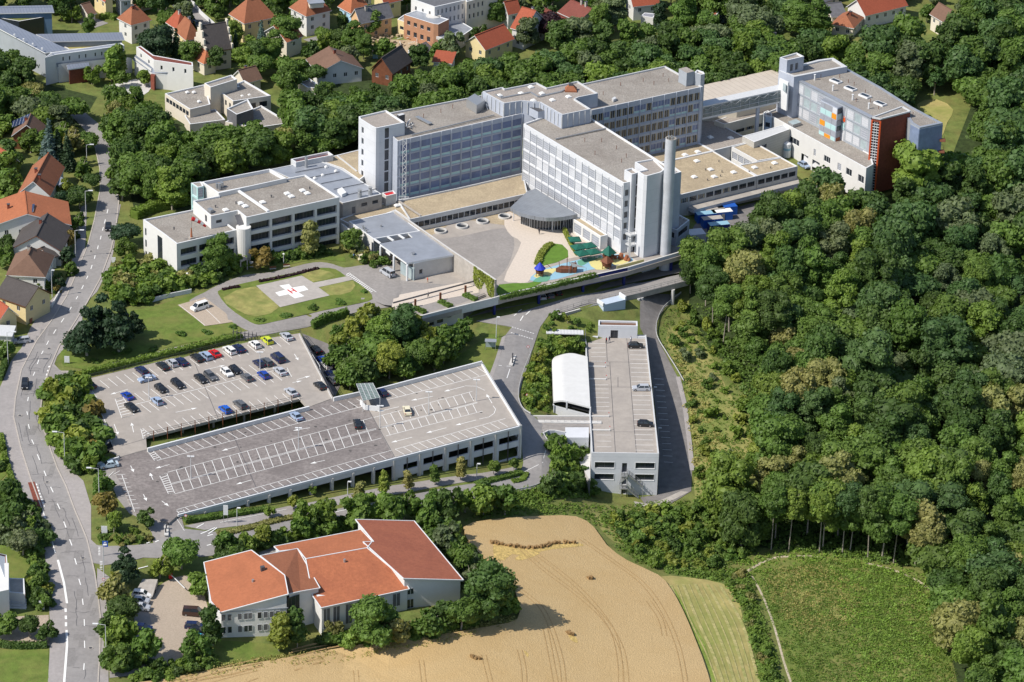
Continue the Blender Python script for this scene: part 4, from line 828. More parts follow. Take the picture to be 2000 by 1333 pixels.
for i,(x,y,h,r) in enumerate([(1536,311,4.2,1.15),(1514,305,2.4,.9)]):
    p=P(x,y,-4); T=thing('storage_tank','larger white oxygen storage tank with a blue band behind the low complex' if i==0 else 'smaller white storage tank left of the taller tank','tank',p,'white tanks behind the low complex')
    b=MB(); b.tube((p.x,p.y,-3.2),(p.x,p.y,-3.2+h),r,n=18); b.tube((p.x,p.y,-3.2+h),(p.x,p.y,-3.2+h+.4),r,r*.5,18); b.build('shell',['trim_white'],T)
    b=MB(); 
    for t in range(4): a=t*1.57+.7; b.bar((p.x+r*.8*math.cos(a),p.y+r*.8*math.sin(a),-4.3),(p.x+r*.8*math.cos(a),p.y+r*.8*math.sin(a),-3.1),.2)
    b.build('leg',['steel'],T)
    if i==0: b=MB(); b.tube((p.x,p.y,-1.0),(p.x,p.y,-.3),r+.02,n=18,cap=False); b.build('band',['lightblue'],T)
# --- coloured block (north-east)
T=bld('coloured_block','five-storey grey block with orange, aqua and blinded panels and a red brick stair tower',(1650,230))
NB=[(1555,154),(1704,229),(1722,229),(1790,246),(1841,239),(1777,214),(1656,134),(1600,143)]
ZT=16.5
block(T,[(1555.5,156),(1702,231),(1762,214),(1779,240.5),(1796,250),(1841.5,240.5),(1780,208),(1720,170),(1656,134.5)],ZT,-4,'clad_grey','gravel_roof',fac={0:[dict(n=10,w=.86,m=(.4,1),rows=rows(ZT-.9,2.7,3.5,3),kind=['l','l','l','b','p'],depth=.1,skip=[(4,0),(5,0),(4,1),(5,1),(4,2),(5,2)],bands=[ZT-4.0,ZT-7.5])]},cap='metal_roof',pw=.9,par=.2)
b=MB(); q=[P(x,y,ZT+.1) for x,y in [(1555.5,156),(1559,153),(1706,227.5),(1701,231)]]; b.prism([(v.x,v.y) for v in q],ZT-.1,ZT+.15); b.build('eaves_sheet',['metal_roof'],T)
for k,(x,y) in enumerate([(1632.5,159),(1661,173.5),(1689.5,188),(1719,203)]):
    p=P(x,y,ZT); b=MB(); b.box((p.x,p.y,ZT-.3),3.6,2.0,.6,rad(-47)); b.box((p.x,p.y,ZT+.3),3.0,1.3,.06,rad(-47),1); b.build('skylight',['trim_white','glass'],T)
vents(T,[(1591,157),(1626.5,178),(1665,196),(1696.5,213)],ZT-.2,1.7,.22,'trim_white'); vents(T,[(1603,152),(1640,152),(1657,162),(1668,167),(1690,182),(1672,199),(1716,214),(1783,226),(1700,200)],ZT-.2,.9,.08,'brown_wood')
# projecting coloured bay
PXB=[(1603.5,195.5),(1636,211.5),(1645.5,208),(1612,190)]
qb=[P(x,y,ZT-.8) for x,y in PXB]; b=MB(); b.prism([(v.x,v.y) for v in qb],3.2,ZT-.8,0,1,True); b.build('bay',['panel_grey','metal_roof'],T)
A,B=qb[0],qb[1]; d=(B-A); L=d.length; d/=L; rr=R_(4)
pal=[['blind','blind_dark','panel_white'],['aqua','aqua','orange'],['blind','blind','blind'],['orange','aqua','aqua'],['blind','blind_dark','blind'],['aqua','orange','aqua']]
zz=ZT-1.2
for r in range(6):
    h=1.7; u=.15; cells=[.32,.36,.28] if r%2 else [.25,.45,.28]
    for c,wf in enumerate(cells):
        w=L*wf; b=MB(); a=A+d*u; e=A+d*(u+w-.12); prism4(b,a-Vector((d.y,-d.x,0))*-.08,e-Vector((d.y,-d.x,0))*-.08,.08,zz-h+.1,zz); b.build('facade_panel',[pal[r][c%3]],T); u+=w
    zz-=h+.12
A,B=qb[1],qb[2]
for r in range(6): b=MB(); z=ZT-1.2-r*1.82; e=(B-A); prism4(b,A+e*.08+Vector((.06,-.06,0)),A+e*.9+Vector((.06,-.06,0)),.06,z-1.6,z); b.build('facade_panel',[['glass','aqua','blind_dark','glass','blind_dark','tile_orange'][r]],T)
# coloured flat panels right of the bay
A,B=P(1555.5,156,ZT),P(1704,232,ZT); d=B-A; L=d.length; d/=L
for f0,f1,z0,z1,m in [(.60,.655,13,15.6,'blind'),(.555,.63,11.2,12.6,'aqua'),(.635,.665,11.2,12.8,'red_orange'),(.55,.61,7.7,9.2,'orange'),(.615,.66,8.6,10.6,'aqua'),(.55,.60,9.4,11,'blind'),(.55,.62,3.6,5.6,'tennis_green'),(.55,.61,5.8,7.4,'blind'),(.62,.66,5.2,7.6,'panel_white')]:
    b=MB(); o=Vector((d.y,-d.x,0))*.1; prism4(b,A+d*(L*f0)+o,A+d*(L*f1)+o,.09,z0,z1); b.build('facade_panel',[m],T)
# stair tower with brick wall
ZS=18.0
qs=[P(x,y,ZS) for x,y in [(1704,231),(1720,234),(1778,219),(1762,210)]]
b=MB(); b.prism([(v.x,v.y) for v in qs],-5,ZS,0,1); b.build('stair_tower_wall',['brick_red','gravel_roof'],T)
b=MB()
for a,c in zip(qs,qs[1:]+qs[:1]): b.bar((a.x,a.y,ZS+.15),(c.x,c.y,ZS+.15),.4,.4)
b.build('stair_tower_rim',['trim_grey'],T)
A,B=qs[0],qs[1]; d=B-A; L=d.length; d/=L; o=Vector((d.y,-d.x,0))*.12
b=MB(); prism4(b,A+o,A+d*L*.95+o,.1,-5,ZS-1); b.build('stair_glazing',['glass'],T)
b=MB(); 
for f in (.0,1): p=A+d*L*f+o*1.5; b.bar((p.x,p.y,-5),(p.x,p.y,ZS-.6),.45)
b.build('stair_frame',['red_orange'],T)
b=MB(); z=-4
while z<ZS-1: p=A+d*L*.1+o*2; q=A+d*L*.92+o*2; b.bar((p.x,p.y,z),(q.x,q.y,z),.14); z+=.85
for f in (.35,.65): p=A+d*L*f+o*2; b.bar((p.x,p.y,-5),(p.x,p.y,ZS-1),.12)
b.build('stair_grille',['trim_white'],T)
bc_=mat('blue_clad',(.19,.24,.36),.6,.15,.5)
for a_,c_ in (((1779,240.5),(1796,250)),((1796,250),(1841.5,240.5))):
    A,B=P(*a_,ZT),P(*c_,ZT); b=MB(); dd=Vector((B.x-A.x,B.y-A.y,0)).normalized(); o=Vector((dd.y,-dd.x,0))*.12; prism4(b,A+o,B+o,.1,-4,ZT-.5); b.build('end_wall',[bc_],T)
b=MB(); 
for z in (11.5,8,4.5): p=P(1838,243,ZT); b.box((p.x+.8,p.y,z),1.6,2.5,.15); b.bar((p.x+1.5,p.y-1.2,z),(p.x+1.5,p.y-1.2,z+1.1),.08); b.bar((p.x+1.5,p.y+1.2,z),(p.x+1.5,p.y+1.2,z+1.1),.08)
b.build('escape_stair',['brown_wood'],T)
# grey head building
T=bld('grey_lift_tower','grey clad tower with a lift box on its roof beside the coloured block',(1550,200))
block(T,[(1521,137),(1524,139.5),(1551,150.5),(1655,130.5),(1627,113),(1598,117)],18.2,-2,'panel_grey','gravel_roof',cap='trim_grey',pw=.9)
block(T,[(1523,112.5),(1537.5,118),(1570.5,110.5),(1556,103)],22.2,17,'panel_grey','gravel_roof',wname='lift_housing',rname='lift_housing_roof',fac={1:dict(at=[(.3,1.2),(.6,1.2)],rows=[(18.3,20.6)],kind='s')})
b=MB(); q=[P(x,y,16.6) for x,y in [(1520,152),(1538,159),(1538,157),(1522,150)]]; 
A=P(1522,152,17); B=P(1539,160,17); prism4(b,A+Vector((0,-.6,0)),B+Vector((0,-.6,0)),.5,8,17); b.build('portal_frame',['trim_white'],T)
b=MB(); prism4(b,A+Vector((.6,-.75,0)),B+Vector((-.6,-.75,0)),.2,13.9,16.2); b.build('window',['glass_pale'],T)
# ================================================================ parking decks
def poly(px,z): return [P(x,y,z) for x,y in px]
def rowlines(mb,s,pitch,n,vec,z,w=.13,skip=()):
    for k in range(n):
        if k in skip: continue
        a=(s[0]+pitch[0]*k,s[1]+pitch[1]*k); seg(mb,a,(a[0]+vec[0],a[1]+vec[1]),w,.03,z=z)
def arrow(mb,a,b,z,w=.16):
    A,B=P(*a,z),P(*b,z); d=(B-A).normalized(); n=Vector((-d.y,d.x,0)); ribbon(mb,[A,B],w,.03,z=z)
    mb.face([(B+n*.45+Vector((0,0,.03)))-d*.2,(B-n*.45+Vector((0,0,.03)))-d*.2,B+d*1.3+Vector((0,0,.03))])
def hatch(mb,q,n,z):
    a,b,c,d=[Vector((*v,0)) for v in q]      # a-b one side, d-c the other
    for i in range(n+1):
        t=i/n; p=a.lerp(b,t); r=d.lerp(c,t); seg(mb,(p.x,p.y),(r.x,r.y),.22,.03,z=z)
    for u,v in ((a,b),(b,c),(c,d),(d,a)): seg(mb,(u.x,u.y),(v.x,v.y),.14,.03,z=z)
def solid(T,name,px,z0,z1,m,mt=None):
    b=MB(); q=poly(px,z1); b.prism([(v.x,v.y) for v in q],z0,z1,0,1,True); return b.build(name,[m,mt or m],T)
ZD=-1.0
T=thing('parking_deck','older parking deck with grey surface, many parked cars and a hedge along its back edge','parking deck',P(400,780,-4.5))
solid(T,'deck_slab',[(156,743.5),(203,873),(233,893),(287,879),(285,853.5),(586,779),(601,796),(651,777.5),(586,651),(455,672)],-1.7,ZD,'concrete','deck_light')
b=MB()
for x,y in [(158,750),(168,777),(178,803),(188,829),(198,855),(585,652),(602,685),(620,718),(637,750),(300,850),(360,835),(420,820),(480,806),(540,791)]:
    p=P(x,y,-1.8); b=MB(); b.box((p.x+(.5 if x<250 else -.5),p.y+.5,-6.5),.5,.5,4.8,.5); b.build('column',['concrete'],T)
b=MB()
rowlines(b,(195,743.5),(16,-3.85),23,(18.5,14.8),ZD); rowlines(b,(262.5,768.5),(16,-3.9),17,(19.5,14.8),ZD); rowlines(b,(275,790.5),(16,-3.9),17,(20,15.5),ZD); rowlines(b,(291,832.5),(16.3,-3.95),18,(18,16),ZD)
seg(b,(262,791),(545,722),.16,.03,z=ZD)
hatch(b,[(225,780),(238,817),(262,811),(240,776)],7,ZD); hatch(b,[(548,731),(562,737),(570,737),(560,718)],3,ZD); hatch(b,[(275,838),(280,858),(295,850),(278,837)],4,ZD); hatch(b,[(165,760),(176,776),(188,776),(180,764)],4,ZD)
for ln in ([(176,776),(188,774),(195,800),(207,828)],[(207,830),(218,868)]): 
    for a,c in zip(ln,ln[1:]): seg(b,a,c,.14,.03,z=ZD)
for a,c in [((178,793.5),(193,793)),((184,812),(199,811)),((187,818),(201,817)),((184,811),(201,818)),((199,811),(187,818)),((200,872),(207,858)),((206,873),(214,858)),((212,874),(219,860))]: seg(b,a,c,.13,.03,z=ZD)
for a,c in [((250,761),(224,768.5)),((223,829),(229,845)),((261,845),(258,831)),((400,723),(431,716)),((343,806),(376,799)),((575,692),(580,700)),((580,742),(598,737)),((571,748),(581,746))]: arrow(b,a,c,ZD)
for a,c in (((628,745),(624,714)),((620,742),(627,747)),((624,714),(590,664))): seg(b,a,c,.13,.03,z=ZD)
b.build('parking_marking',['paint_white'],T)
b=MB()
for a,c in (((380,709),(427,820)),((235,872),(286,857)),((235,893),(287,878))): seg(b,a,c,.1,.025,z=ZD)
b.build('expansion_joint',['steel_dark'],T)
b=MB()
for L in ([(156,743.5),(455,672),(586,651)],[(156,743.5),(180,808),(203,873)],[(586,651),(618,713),(651,777)],[(285,853.5),(435,816),(586,779)]):
    pts=poly(L,ZD)
    for a,c in zip(pts,pts[1:]):
        n=int((c-a).length/3)
        for k in (1.05,.55): b.bar((a.x,a.y,ZD+k),(c.x,c.y,ZD+k),.06)
        for i in range(n+1): p=a.lerp(c,i/n); b.bar((p.x,p.y,ZD),(p.x,p.y,ZD+1.05),.07)
b.build('railing',['steel_dark'],T)
b=MB()
for i in range(11): p=P(300+27*i,851-6.8*i,ZD); b.box((p.x,p.y,-4.5),.18,.18,4.9)
b.build('fence_post',['brown_wood'],T)
wallrun(T,'edge_wall',[(651,777.5),(586,651)],ZD+.5,-2,.3,['trim_grey','concrete'])
solid(T,'stair_well_shade',[(203,873),(206,882),(222,878),(216,862)],-4,ZD+.04,'dark'); wallrun(T,'edge_wall',[(190,905.5),(233,893)],.0,-2.5,.4,['trim_grey','trim_white'])  # well is not cut; a near-black block paints the shade down in it
# front deck
ZE=-1.0
T=thing('parking_deck','large nearly empty parking deck with white facade panels and marked bays','parking deck',P(700,900,-7))
OUT=[(233,893),(225,925),(262,1001),(330,1022),(348,1006),(770,896),(1017,832.5),(940,707),(735,761),(651,778.5),(601,796.5),(287,879.5)]
b=MB(); q=poly(OUT,ZE); b.prism([(v.x,v.y) for v in q],-1.6,ZE,0,1,True); b.build('deck_slab',['concrete','asphalt_old'],T)
flat_=MB(); q=poly([(718,797),(772,895.5),(1015,831),(939,708.5),(735,762),(712,768)],ZE+.012); flat_.face([tuple(v) for v in q][::1]); flat_.build('deck_surface',['deck_light'],T)
flat_=MB(); q=poly([(233,893),(225,925),(262,1001),(330,1022),(348,1006),(770,896),(718,797),(712,768),(651,778.5),(601,796.5),(287,879.5)],ZE+.008); v,f=cdt([(p.x,p.y) for p in q],300); 
flat_.v=[(p.x,p.y,ZE+.008) for p in v]; flat_.f=[tuple(t) for t in f]; flat_.m=[0]*len(f); flat_.build('deck_surface',['asphalt_dark' if 0 else mat('deck_worn',(.225,.20,.19),.9,.26,1.1,stain=.7,sscale=.13,scol=(.14,.122,.118))],T)
# facade
A,B,C_=P(348,1006,ZE),P(770,896,ZE),P(1017,832.5,ZE); E_=P(940,707,ZE)
b=MB(); d1=Vector((B.x-A.x,B.y-A.y)); L1=d1.length; d1/=L1
n1=9; ops=[]
for i in range(n1):
    u0,u1=L1*(.12+.88*i/n1),L1*(.12+.88*(i+1)/n1); zb=-2.8-(i+1)*.42
    ops.append((u0+.4,u1-.4,max(zb-.4,-7.4),-2.9)) if zb-.4<-3.4 else None
ops=[o for o in ops if o]
b.rect_wall(A,B,-8,ZE+.35,ops,.5)
d2=Vector((C_.x-B.x,C_.y-B.y)); L2=d2.length; d2/=L2; ops=[]
for i in range(5):
    u0,u1=L2*(i+.06)/5,L2*(i+.98)/5
    ops+= [(u0+.6,u1-.4,-4.9,-3.1),(u0+.6,u1-.4,-9.4,-6.5)] if i else [(u0+2.2,u1-.4,-4.9,-3.3),(u0+.6,u1-.4,-9.0,-6.7)]
b.rect_wall(B,C_,-11,ZE+.35,ops,.4)
d3=Vector((E_.x-C_.x,E_.y-C_.y)); L3=d3.length; d3/=L3
b.rect_wall(C_,E_,-11,ZE+.45,[(2,14,-5,-3.3),(16,30,-5,-3.3)],.4)
b.build('facade',['panel_white'],T)
for A0,d,L,n,z0 in ((A,d1,L1,9,-8),(B,d2,L2,10,-11)):
    for i in range(n+1):
        u=L*i/n if n==10 else L*(.12+.88*i/9); wide=.5 if (n==10 and i%2==0) or n==9 else .12
        b=MB(); b.box((A0.x+d.x*u+d.y*.1,A0.y+d.y*u-d.x*.1,z0),wide,.35,ZE+.3-z0-(1.3 if n==9 else 0),math.atan2(d.y,d.x)); b.build('pillar',['concrete_pale' if wide>.2 else 'steel_dark'],T)
def rim(T,L,zt,w=.35,m='trim_white',h=.55):
    b=MB(); pts=poly(L,zt)
    for a,c in zip(pts,pts[1:]):
        d=Vector((c.x-a.x,c.y-a.y)).normalized(); n=Vector((-d.y,d.x))*w; b.prism([(a.x,a.y),(c.x,c.y),(c.x+n.x,c.y+n.y),(a.x+n.x,a.y+n.y)],zt-h,zt,0)
    b.build('parapet',[m],T)
rim(T,[(348,1006),(770,896),(1017,832.5),(940,707)],ZE+.5,h=.6)
wallrun(T,'back_wall',[(940,705),(735,759)],.1,-7,.4,['white_wall','trim_white']); wallrun(T,'back_wall',[(706,764),(651,776)],.1,-5,.4,['white_wall','trim_white'])
wallrun(T,'back_wall',[(603,793),(287,875)],.1,-5,.45,['white_wall','trim_white'])
solid(T,'inner_floor',[(480,975),(770,902),(1008,840),(930,730),(600,820)],-5.9,-5.5,'interior'); solid(T,'interior_shade_block',[(360,990),(770,880),(985,822),(930,735),(600,822)],-11,-1.7,'dark')  # near-black block stands in for the shade behind the facade openings
b=MB()
rowlines(b,(310,878.5),(16.8,-4.3),24,(21,13.3),ZE); seg(b,(307,900),(711,793.5),.14,.03,z=ZE)
rowlines(b,(757,763),(15.8,-4.15),12,(20,13),ZE); seg(b,(754,782),(952,732),.14,.03,z=ZE)
for p0,p1 in (((327,923),(727,816.5)),((334,945),(735,837)),((342,965),(745,856)),((336,946.5),(735,839)),((730,816),(922.5,765)),((744,835),(932.5,786)),((745,836.5),(932.5,787.5)),((754,852),(942.5,803.5))): seg(b,p0,p1,.13,.03,z=ZE)
rowlines(b,(344,918.5),(17.4,-4.62),22,(8,20.3),ZE); rowlines(b,(352.5,941),(17.4,-4.7),22,(8,19.6),ZE)
rowlines(b,(747,811.5),(15.35,-4.1),12,(9.5,17.5),ZE); rowlines(b,(754,834),(15.35,-4.05),12,(8.5,17),ZE)
seg(b,(345,996),(765,880),.13,.03,z=ZE); rowlines(b,(362,992),(16.5,-4.5),24,(15,10.5),ZE); seg(b,(772,878),(987,818),.13,.03,z=ZE); rowlines(b,(772,878),(15.5,-4.2),14,(18,10.5),ZE)
hatch(b,[(312,930),(329,965),(341,964),(326,925)],9,ZE); hatch(b,[(290,884),(302,900),(315,897),(298,880)],5,ZE); hatch(b,[(345,998),(350,1004),(362,1001),(358,996)],2,ZE)
for a,c in [((331,908),(312,913)),((462,873),(442,878.5)),((491,938),(470,944)),((255,910),(259,918)),((299,938),(295,929)),((280,966),(284,974)),((316,979),(324,985)),((605,836),(582,840)),((779,795),(747,802.5)),((846,774.5),(812,781)),((907,755),(876,763)),((635,899.5),(615,904)),((805,854.5),(773,862.5)),((872,836),(841,844)),((930,821),(898,829)),((961,788),(953,775))]: arrow(b,a,c,ZE)
for ln in ([(908,754),(930,755),(947,763)],[(963,793),(968,800),(965,808),(955,815),(936,819)]):
    for a,c in zip(ln,ln[1:]): seg(b,a,c,.13,.03,z=ZE)
rowlines(b,(227,928),(3.6,8.2),9,(17,-1),ZE); seg(b,(238,928),(263,1000),.14,.03,z=ZE)
for a,c in (((222,927),(234,920)),((213,930),(222,922))): seg(b,a,c,.12,.03,z=ZE)
b.build('parking_marking',['paint_white'],T)
b=MB()
for a,c in (((452,842),(500,952)),((718,797),(772,895)),((842,807),(925,785))): seg(b,a,c,.12,.025,z=ZE)
b.build('expansion_joint',['steel_dark'],T)
# glazed stair roof
b=MB(); q=[P(x,y,2.0) for x,y in [(696,750),(709,783),(742,776.5),(728,748.5)]]
for i in range(11): t=i/10; b.bar(q[0].lerp(q[1],t),q[3].lerp(q[2],t),.07)
for i in range(5): t=i/4; b.bar(q[0].lerp(q[3],t),q[1].lerp(q[2],t),.1)
for v in (q[1],q[2]): b.bar(v,(v.x,v.y,ZE),.15)
b.build('stair_canopy_frame',['trim_grey'],T); b=MB(); b.face([v+Vector((0,0,-.06)) for v in q]); b.build('stair_canopy_glass',[mat('canopy_glass',(.16,.21,.19),.25,.3,.6)],T)
wallrun(T,'stair_wall',[(703,781),(712,792),(741,795)],.3,-1,.3,['trim_white','trim_white'])
# gravel strip and lower car park
area('lower_car_park','asphalt_dark',[[(590,652),(640,672),(662,700),(668,745),(655,775),(645,768)],[(160,790),(205,790),(215,860),(175,850)]],.08)
# ================================================================ eastern garage
ZG=-9.0
T=thing('parking_garage','long white multi-storey garage with an open roof deck and zigzag end stair','parking garage',P(1220,930,-20.3))
GP=[(1142,655),(1155.5,886),(1287,888),(1262,656)]
W_=poly(GP,ZG); A,B,C_,E_=[Vector((v.x,v.y)) for v in W_]
b=MB(); d=(C_-B).normalized(); L=(C_-B).length
wins=[(.055,.345,-13.1,-11.4),(.66,.945,-13.1,-11.4),(.055,.345,-16.4,-14.7),(.66,.945,-16.4,-14.7)]; drs=[(.46,.535,-14.2,-11.6),(.46,.535,-17.7,-15.2),(.46,.535,-20.4,-18.6)]
b.rect_wall(B,C_,-21.5,ZG+.25,[(a*L,c*L,z0,z1) for a,c,z0,z1 in wins+drs],.35)
b.rect_wall(A,B,-21.5,ZG+.25); b.rect_wall(C_,E_,-21.5,ZG+.25); b.rect_wall(E_,A,-21.5,ZG+.25); b.build('wall',['panel_white'],T)
for a,c,z0,z1 in wins: put_win(T,B,d,(a+c)/2*L,z0,(c-a)*L,z1-z0,'k',.35,2)
for a,c,z0,z1 in drs: put_win(T,B,d,(a+c)/2*L,z0,(c-a)*L,z1-z0,'k',.3,1,'door')
b=MB()
for a,c,z0,z1 in wins:
    for u0,u1,v0,v1 in ((a*L-.12,c*L+.12,z1,z1+.12),(a*L-.12,c*L+.12,z0-.12,z0),(a*L-.12,a*L,z0,z1),(c*L,c*L+.12,z0,z1)): m=B+d*((u0+u1)/2); b.box((m.x+d.y*.03,m.y-d.x*.03,v0),u1-u0,.08,v1-v0,math.atan2(d.y,d.x))
b.build('window_surround',['trim_white'],T)
b=MB(); b.face([(v.x,v.y,ZG-.35) for v in (A,B,C_,E_)]); b.build('roof_deck',['deck_light'],T)
b=MB(); I=inset([A,B,C_,E_],.3); Q=[A,B,C_,E_]
for i in range(4):
    j=(i+1)%4; b.face([(Q[i].x,Q[i].y,ZG+.25),(Q[j].x,Q[j].y,ZG+.25),(I[j].x,I[j].y,ZG+.25),(I[i].x,I[i].y,ZG+.25)]); b.face([(I[i].x,I[i].y,ZG+.25),(I[j].x,I[j].y,ZG+.25),(I[j].x,I[j].y,ZG-.35),(I[i].x,I[i].y,ZG-.35)])
b.build('parapet',['trim_grey'],T)
zz=ZG-.35; b=MB()
for y in [671,680,688.5,697,706,716,740.5,752,760,768,777,786,794.5,803,850,862,873,884]:
    t=(y-655)/231; x=1152+12*t+(0 if y<710 else 2); seg(b,(x,y),(x+29,y+.3),.12,.02,z=zz)
for i in range(24):
    y=669+ i*8.05*(1+.006*i)
    if y<884: t=(y-655)/231; x=1228+14*t; seg(b,(x,y),(x+35,y+.5),.12,.02,z=zz)
b.build('parking_marking',['paint_white'],T)
b=MB()
for a,c in (((1184,661),(1186,706)),((1191,708),(1202,885)),((1224,661),(1243,886)),((1152,707),(1265,708)),((1152,844),(1283,844)),((1156,756),(1270,757)),((1207,737),(1207,756))): seg(b,a,c,.12,.015,z=zz)
b.build('expansion_joint',['steel_dark'],T)
b=MB()
for y0,x0,x1 in ((716,1150,1182),(740.5,1151,1184),(813,1030,1190),(840,1156,1192)): 
    A0,B0=P(x0,y0,zz+.3),P(x1,y0+.5,zz+.3); prism4(b,A0,B0,.5,zz,zz+.3)
b.build('kerb',['concrete_pale'],T)
# access ramp to the roof
b=MB(); q=[P(x,y,zz) for x,y in [(1040,814),(1038,826),(1053,842),(1100,843),(1153,846),(1151,812)]]; b.prism([(v.x,v.y) for v in q],zz-.8,zz+.02,0,1,True); b.build('ramp_deck',['concrete','asphalt_old'],T)
b=MB(); A0,B0=P(1047,827,zz),P(1175,829,zz); prism4(b,A0,B0,1.4,zz,zz+.25); b.build('kerb_island',['concrete_pale'],T)
b=MB()
for i in range(9): p=P(1063+13*i,826,zz); b.bar((p.x,p.y,zz),(p.x,p.y,zz+1.1),.07)
b.bar(P(1063,826,zz+1.1),P(1167,828,zz+1.1),.06); b.build('railing',['steel'],T)
solid(T,'ramp_wall',[(1104,835),(1104,855),(1150,855),(1150,835)],-14,zz+.1,'panel_white')
wallrun(T,'ramp_wall',[(1062,846),(1072,841),(1084,841),(1104,845)],zz+.3,-12,.4,['panel_grey','concrete_pale'])
solid(T,'side_ramp',[(1108,862),(1130,900),(1153,940),(1153,858)],-20,-13,'concrete_pale','concrete_pale')
# barriers
b=MB(); 
for x,y in ((1182,716),(1184,741),(1189,814),(1191,841)): p=P(x,y,zz); b.bar((p.x,p.y,zz+.2),(p.x,p.y,zz+.9),.16,mi=1); b.bar((p.x,p.y,zz+.9),(p.x,p.y,zz+1.2),.16,mi=0)
b.build('marker_post',['red','trim_white'],T)
# head building
b=MB(); zt=-5.7
HB=[(1169,634.5),(1169,636),(1245,637),(1245,628),(1169,626)]
q=[P(x,y,zt) for x,y in [(1168.5,636),(1245.5,637.5),(1245,627.5),(1169,625.5)]]
A1,B1=Vector((q[0].x,q[0].y)),Vector((q[1].x,q[1].y)); L=(B1-A1).length
b.rect_wall(A1,B1,zz,zt,[(L*.32,L*.51,zz,zz+2.3)],.3)
for a,c in ((q[1],q[2]),(q[2],q[3]),(q[3],q[0])): b.rect_wall(a,c,-14,zt)
I=inset([(v.x,v.y) for v in q],.4)
for i in range(4): j=(i+1)%4; b.face([(q[i].x,q[i].y,zt),(q[j].x,q[j].y,zt),(I[j].x,I[j].y,zt),(I[i].x,I[i].y,zt)]); b.face([(I[i].x,I[i].y,zt),(I[j].x,I[j].y,zt),(I[j].x,I[j].y,zt-.5),(I[i].x,I[i].y,zt-.5)])
b.build('head_building_wall',['panel_white'],T); b=MB(); b.face([(v.x,v.y,zt-.5) for v in I]); b.build('head_building_roof',['tile_brown'],T)
dd=(B1-A1)/L; put_win(T,A1,dd,L*.415,zz,L*.19,2.3,'k',.3,2,'door')
wallrun(T,'end_wall',[(1144,657),(1168,658)],ZG+.3,-14,.4,['panel_white','trim_white']); wallrun(T,'end_wall',[(1245,657.5),(1262,658)],ZG+.3,-14,.4,['panel_white','trim_white'])
# steel stair at the end wall
T2s=thing('steel_stair','grey zigzag steel stair with railings on the end wall of the white garage','stair',P(1235,969,-20.4))
b=MB(); o=Vector((d.y,-d.x)); 
def sp(u,z,out): v=B+d*(u*((C_-B).length))+o*out; return (v.x,v.y,z)
def flight(u0,z0,u1,z1,out):
    for q in (out-.45,out+.45):
        b.bar(sp(u0,z0,q),sp(u1,z1,q),.12,.22); b.bar(sp(u0,z0+1,q),sp(u1,z1+1,q),.06)
        for k in range(7): t=k/6; u=u0+(u1-u0)*t; z=z0+(z1-z0)*t; b.bar(sp(u,z,q),sp(u,z+1,q),.045)
    n=12
    for k in range(n): t=(k+.5)/n; u=u0+(u1-u0)*t; z=z0+(z1-z0)*t; b.bar(sp(u,z,out-.45),sp(u,z,out+.45),.28,.05)
def landing(u0,u1,z):
    b.prism([sp(u0,z,.1)[:2],sp(u1,z,.1)[:2],sp(u1,z,2.3)[:2],sp(u0,z,2.3)[:2]],z-.12,z,0,None,True)
    for a,c in (((u0,.1),(u0,2.3)),((u0,2.3),(u1,2.3))): b.bar(sp(a[0],z+1,a[1]),sp(c[0],z+1,c[1]),.06); b.bar(sp(a[0],z,a[1]),sp(a[0],z+1,a[1]),.06)
landing(.45,.54,-14.2); landing(.43,.54,-17.7); flight(.54,-14.2,.78,-17.7-.0,.7); flight(.78,-17.7,.54,-17.7,1.8) if 0 else None
flight(.54,-17.7,.72,-20.4,1.7); flight(.54,-14.2,.44,-16,1.8)
for u,z in ((.54,-14.2),(.46,-14.2),(.78,-17.7),(.54,-17.7)): b.bar(sp(u,z,1.2),sp(u,-20.6,1.2),.14)
b.build('flight',['steel'],T2s)
# vaulted roof beside the deck
T=thing('vaulted_hall','hall with a smooth white vaulted roof attached to the garage deck','hall',P(1115,815,-13))
NS=16
def vault(t):  # cross-section points from the left eaves to the crown, t along the hall; the far left corner is rounded in plan
    L0=Vector(P(1077,712,-9.4)).lerp(P(1081,793,-9.4),t); L0=Vector(P(1077-.0,694,-9.4)).lerp(P(1081,792,-9.4),t); R0=Vector(P(1147.5,697,-7.2)).lerp(P(1153,795.5,-7.2),t); out=[]
    ul=.52*(1-math.sqrt(max(0,1-max(0,1-t/.22)**2)))
    for s in range(NS+1):
        u=s/NS; f=ul+(1-ul)*u; z=-8.3+1.1*math.sin(min(1,u*3)*math.pi/2); p=L0.lerp(R0,f); out.append((p.x,p.y,z))
    return out
b=MB(); prev=None
for k in range(41):
    c=vault((k/40)**1.5)
    if prev: 
        for i in range(NS): b.face([prev[i],c[i],c[i+1],prev[i+1]])
    if k%2==0: b.bar(c[0],(c[0][0],c[0][1],c[0][2]-.01),.05) if 0 else None
    if prev: b.face([(prev[0][0],prev[0][1],-12),(c[0][0],c[0][1],-12),c[0],prev[0]])
    prev=c
b.build('vault_roof',[mat('vault_sheet',(.62,.62,.61),.5,.05,.5,stain=.3,sscale=.3,scol=(.54,.54,.52))],T)
c=vault(1); b=MB()
for i in range(NS): b.face([(c[i][0],c[i][1],c[i][2]-.45),(c[i+1][0],c[i+1][1],c[i+1][2]-.45),c[i+1],c[i]])
b.build('fascia',['trim_grey'],T)
A0,B0=Vector(c[0][:2]),Vector(c[-1][:2]); L=(B0-A0).length; b=MB(); b.rect_wall(A0,B0,-14,-9.3,[],0); b.build('front_wall',['panel_white'],T)
b=MB(); 
dq=(B0-A0)/L
for u in (0,.36,1): v=A0+dq*(u*L); b.box((v.x,v.y,-9.4),.35,.35,2.2 if u else .3)
b.build('post',['trim_white'],T)
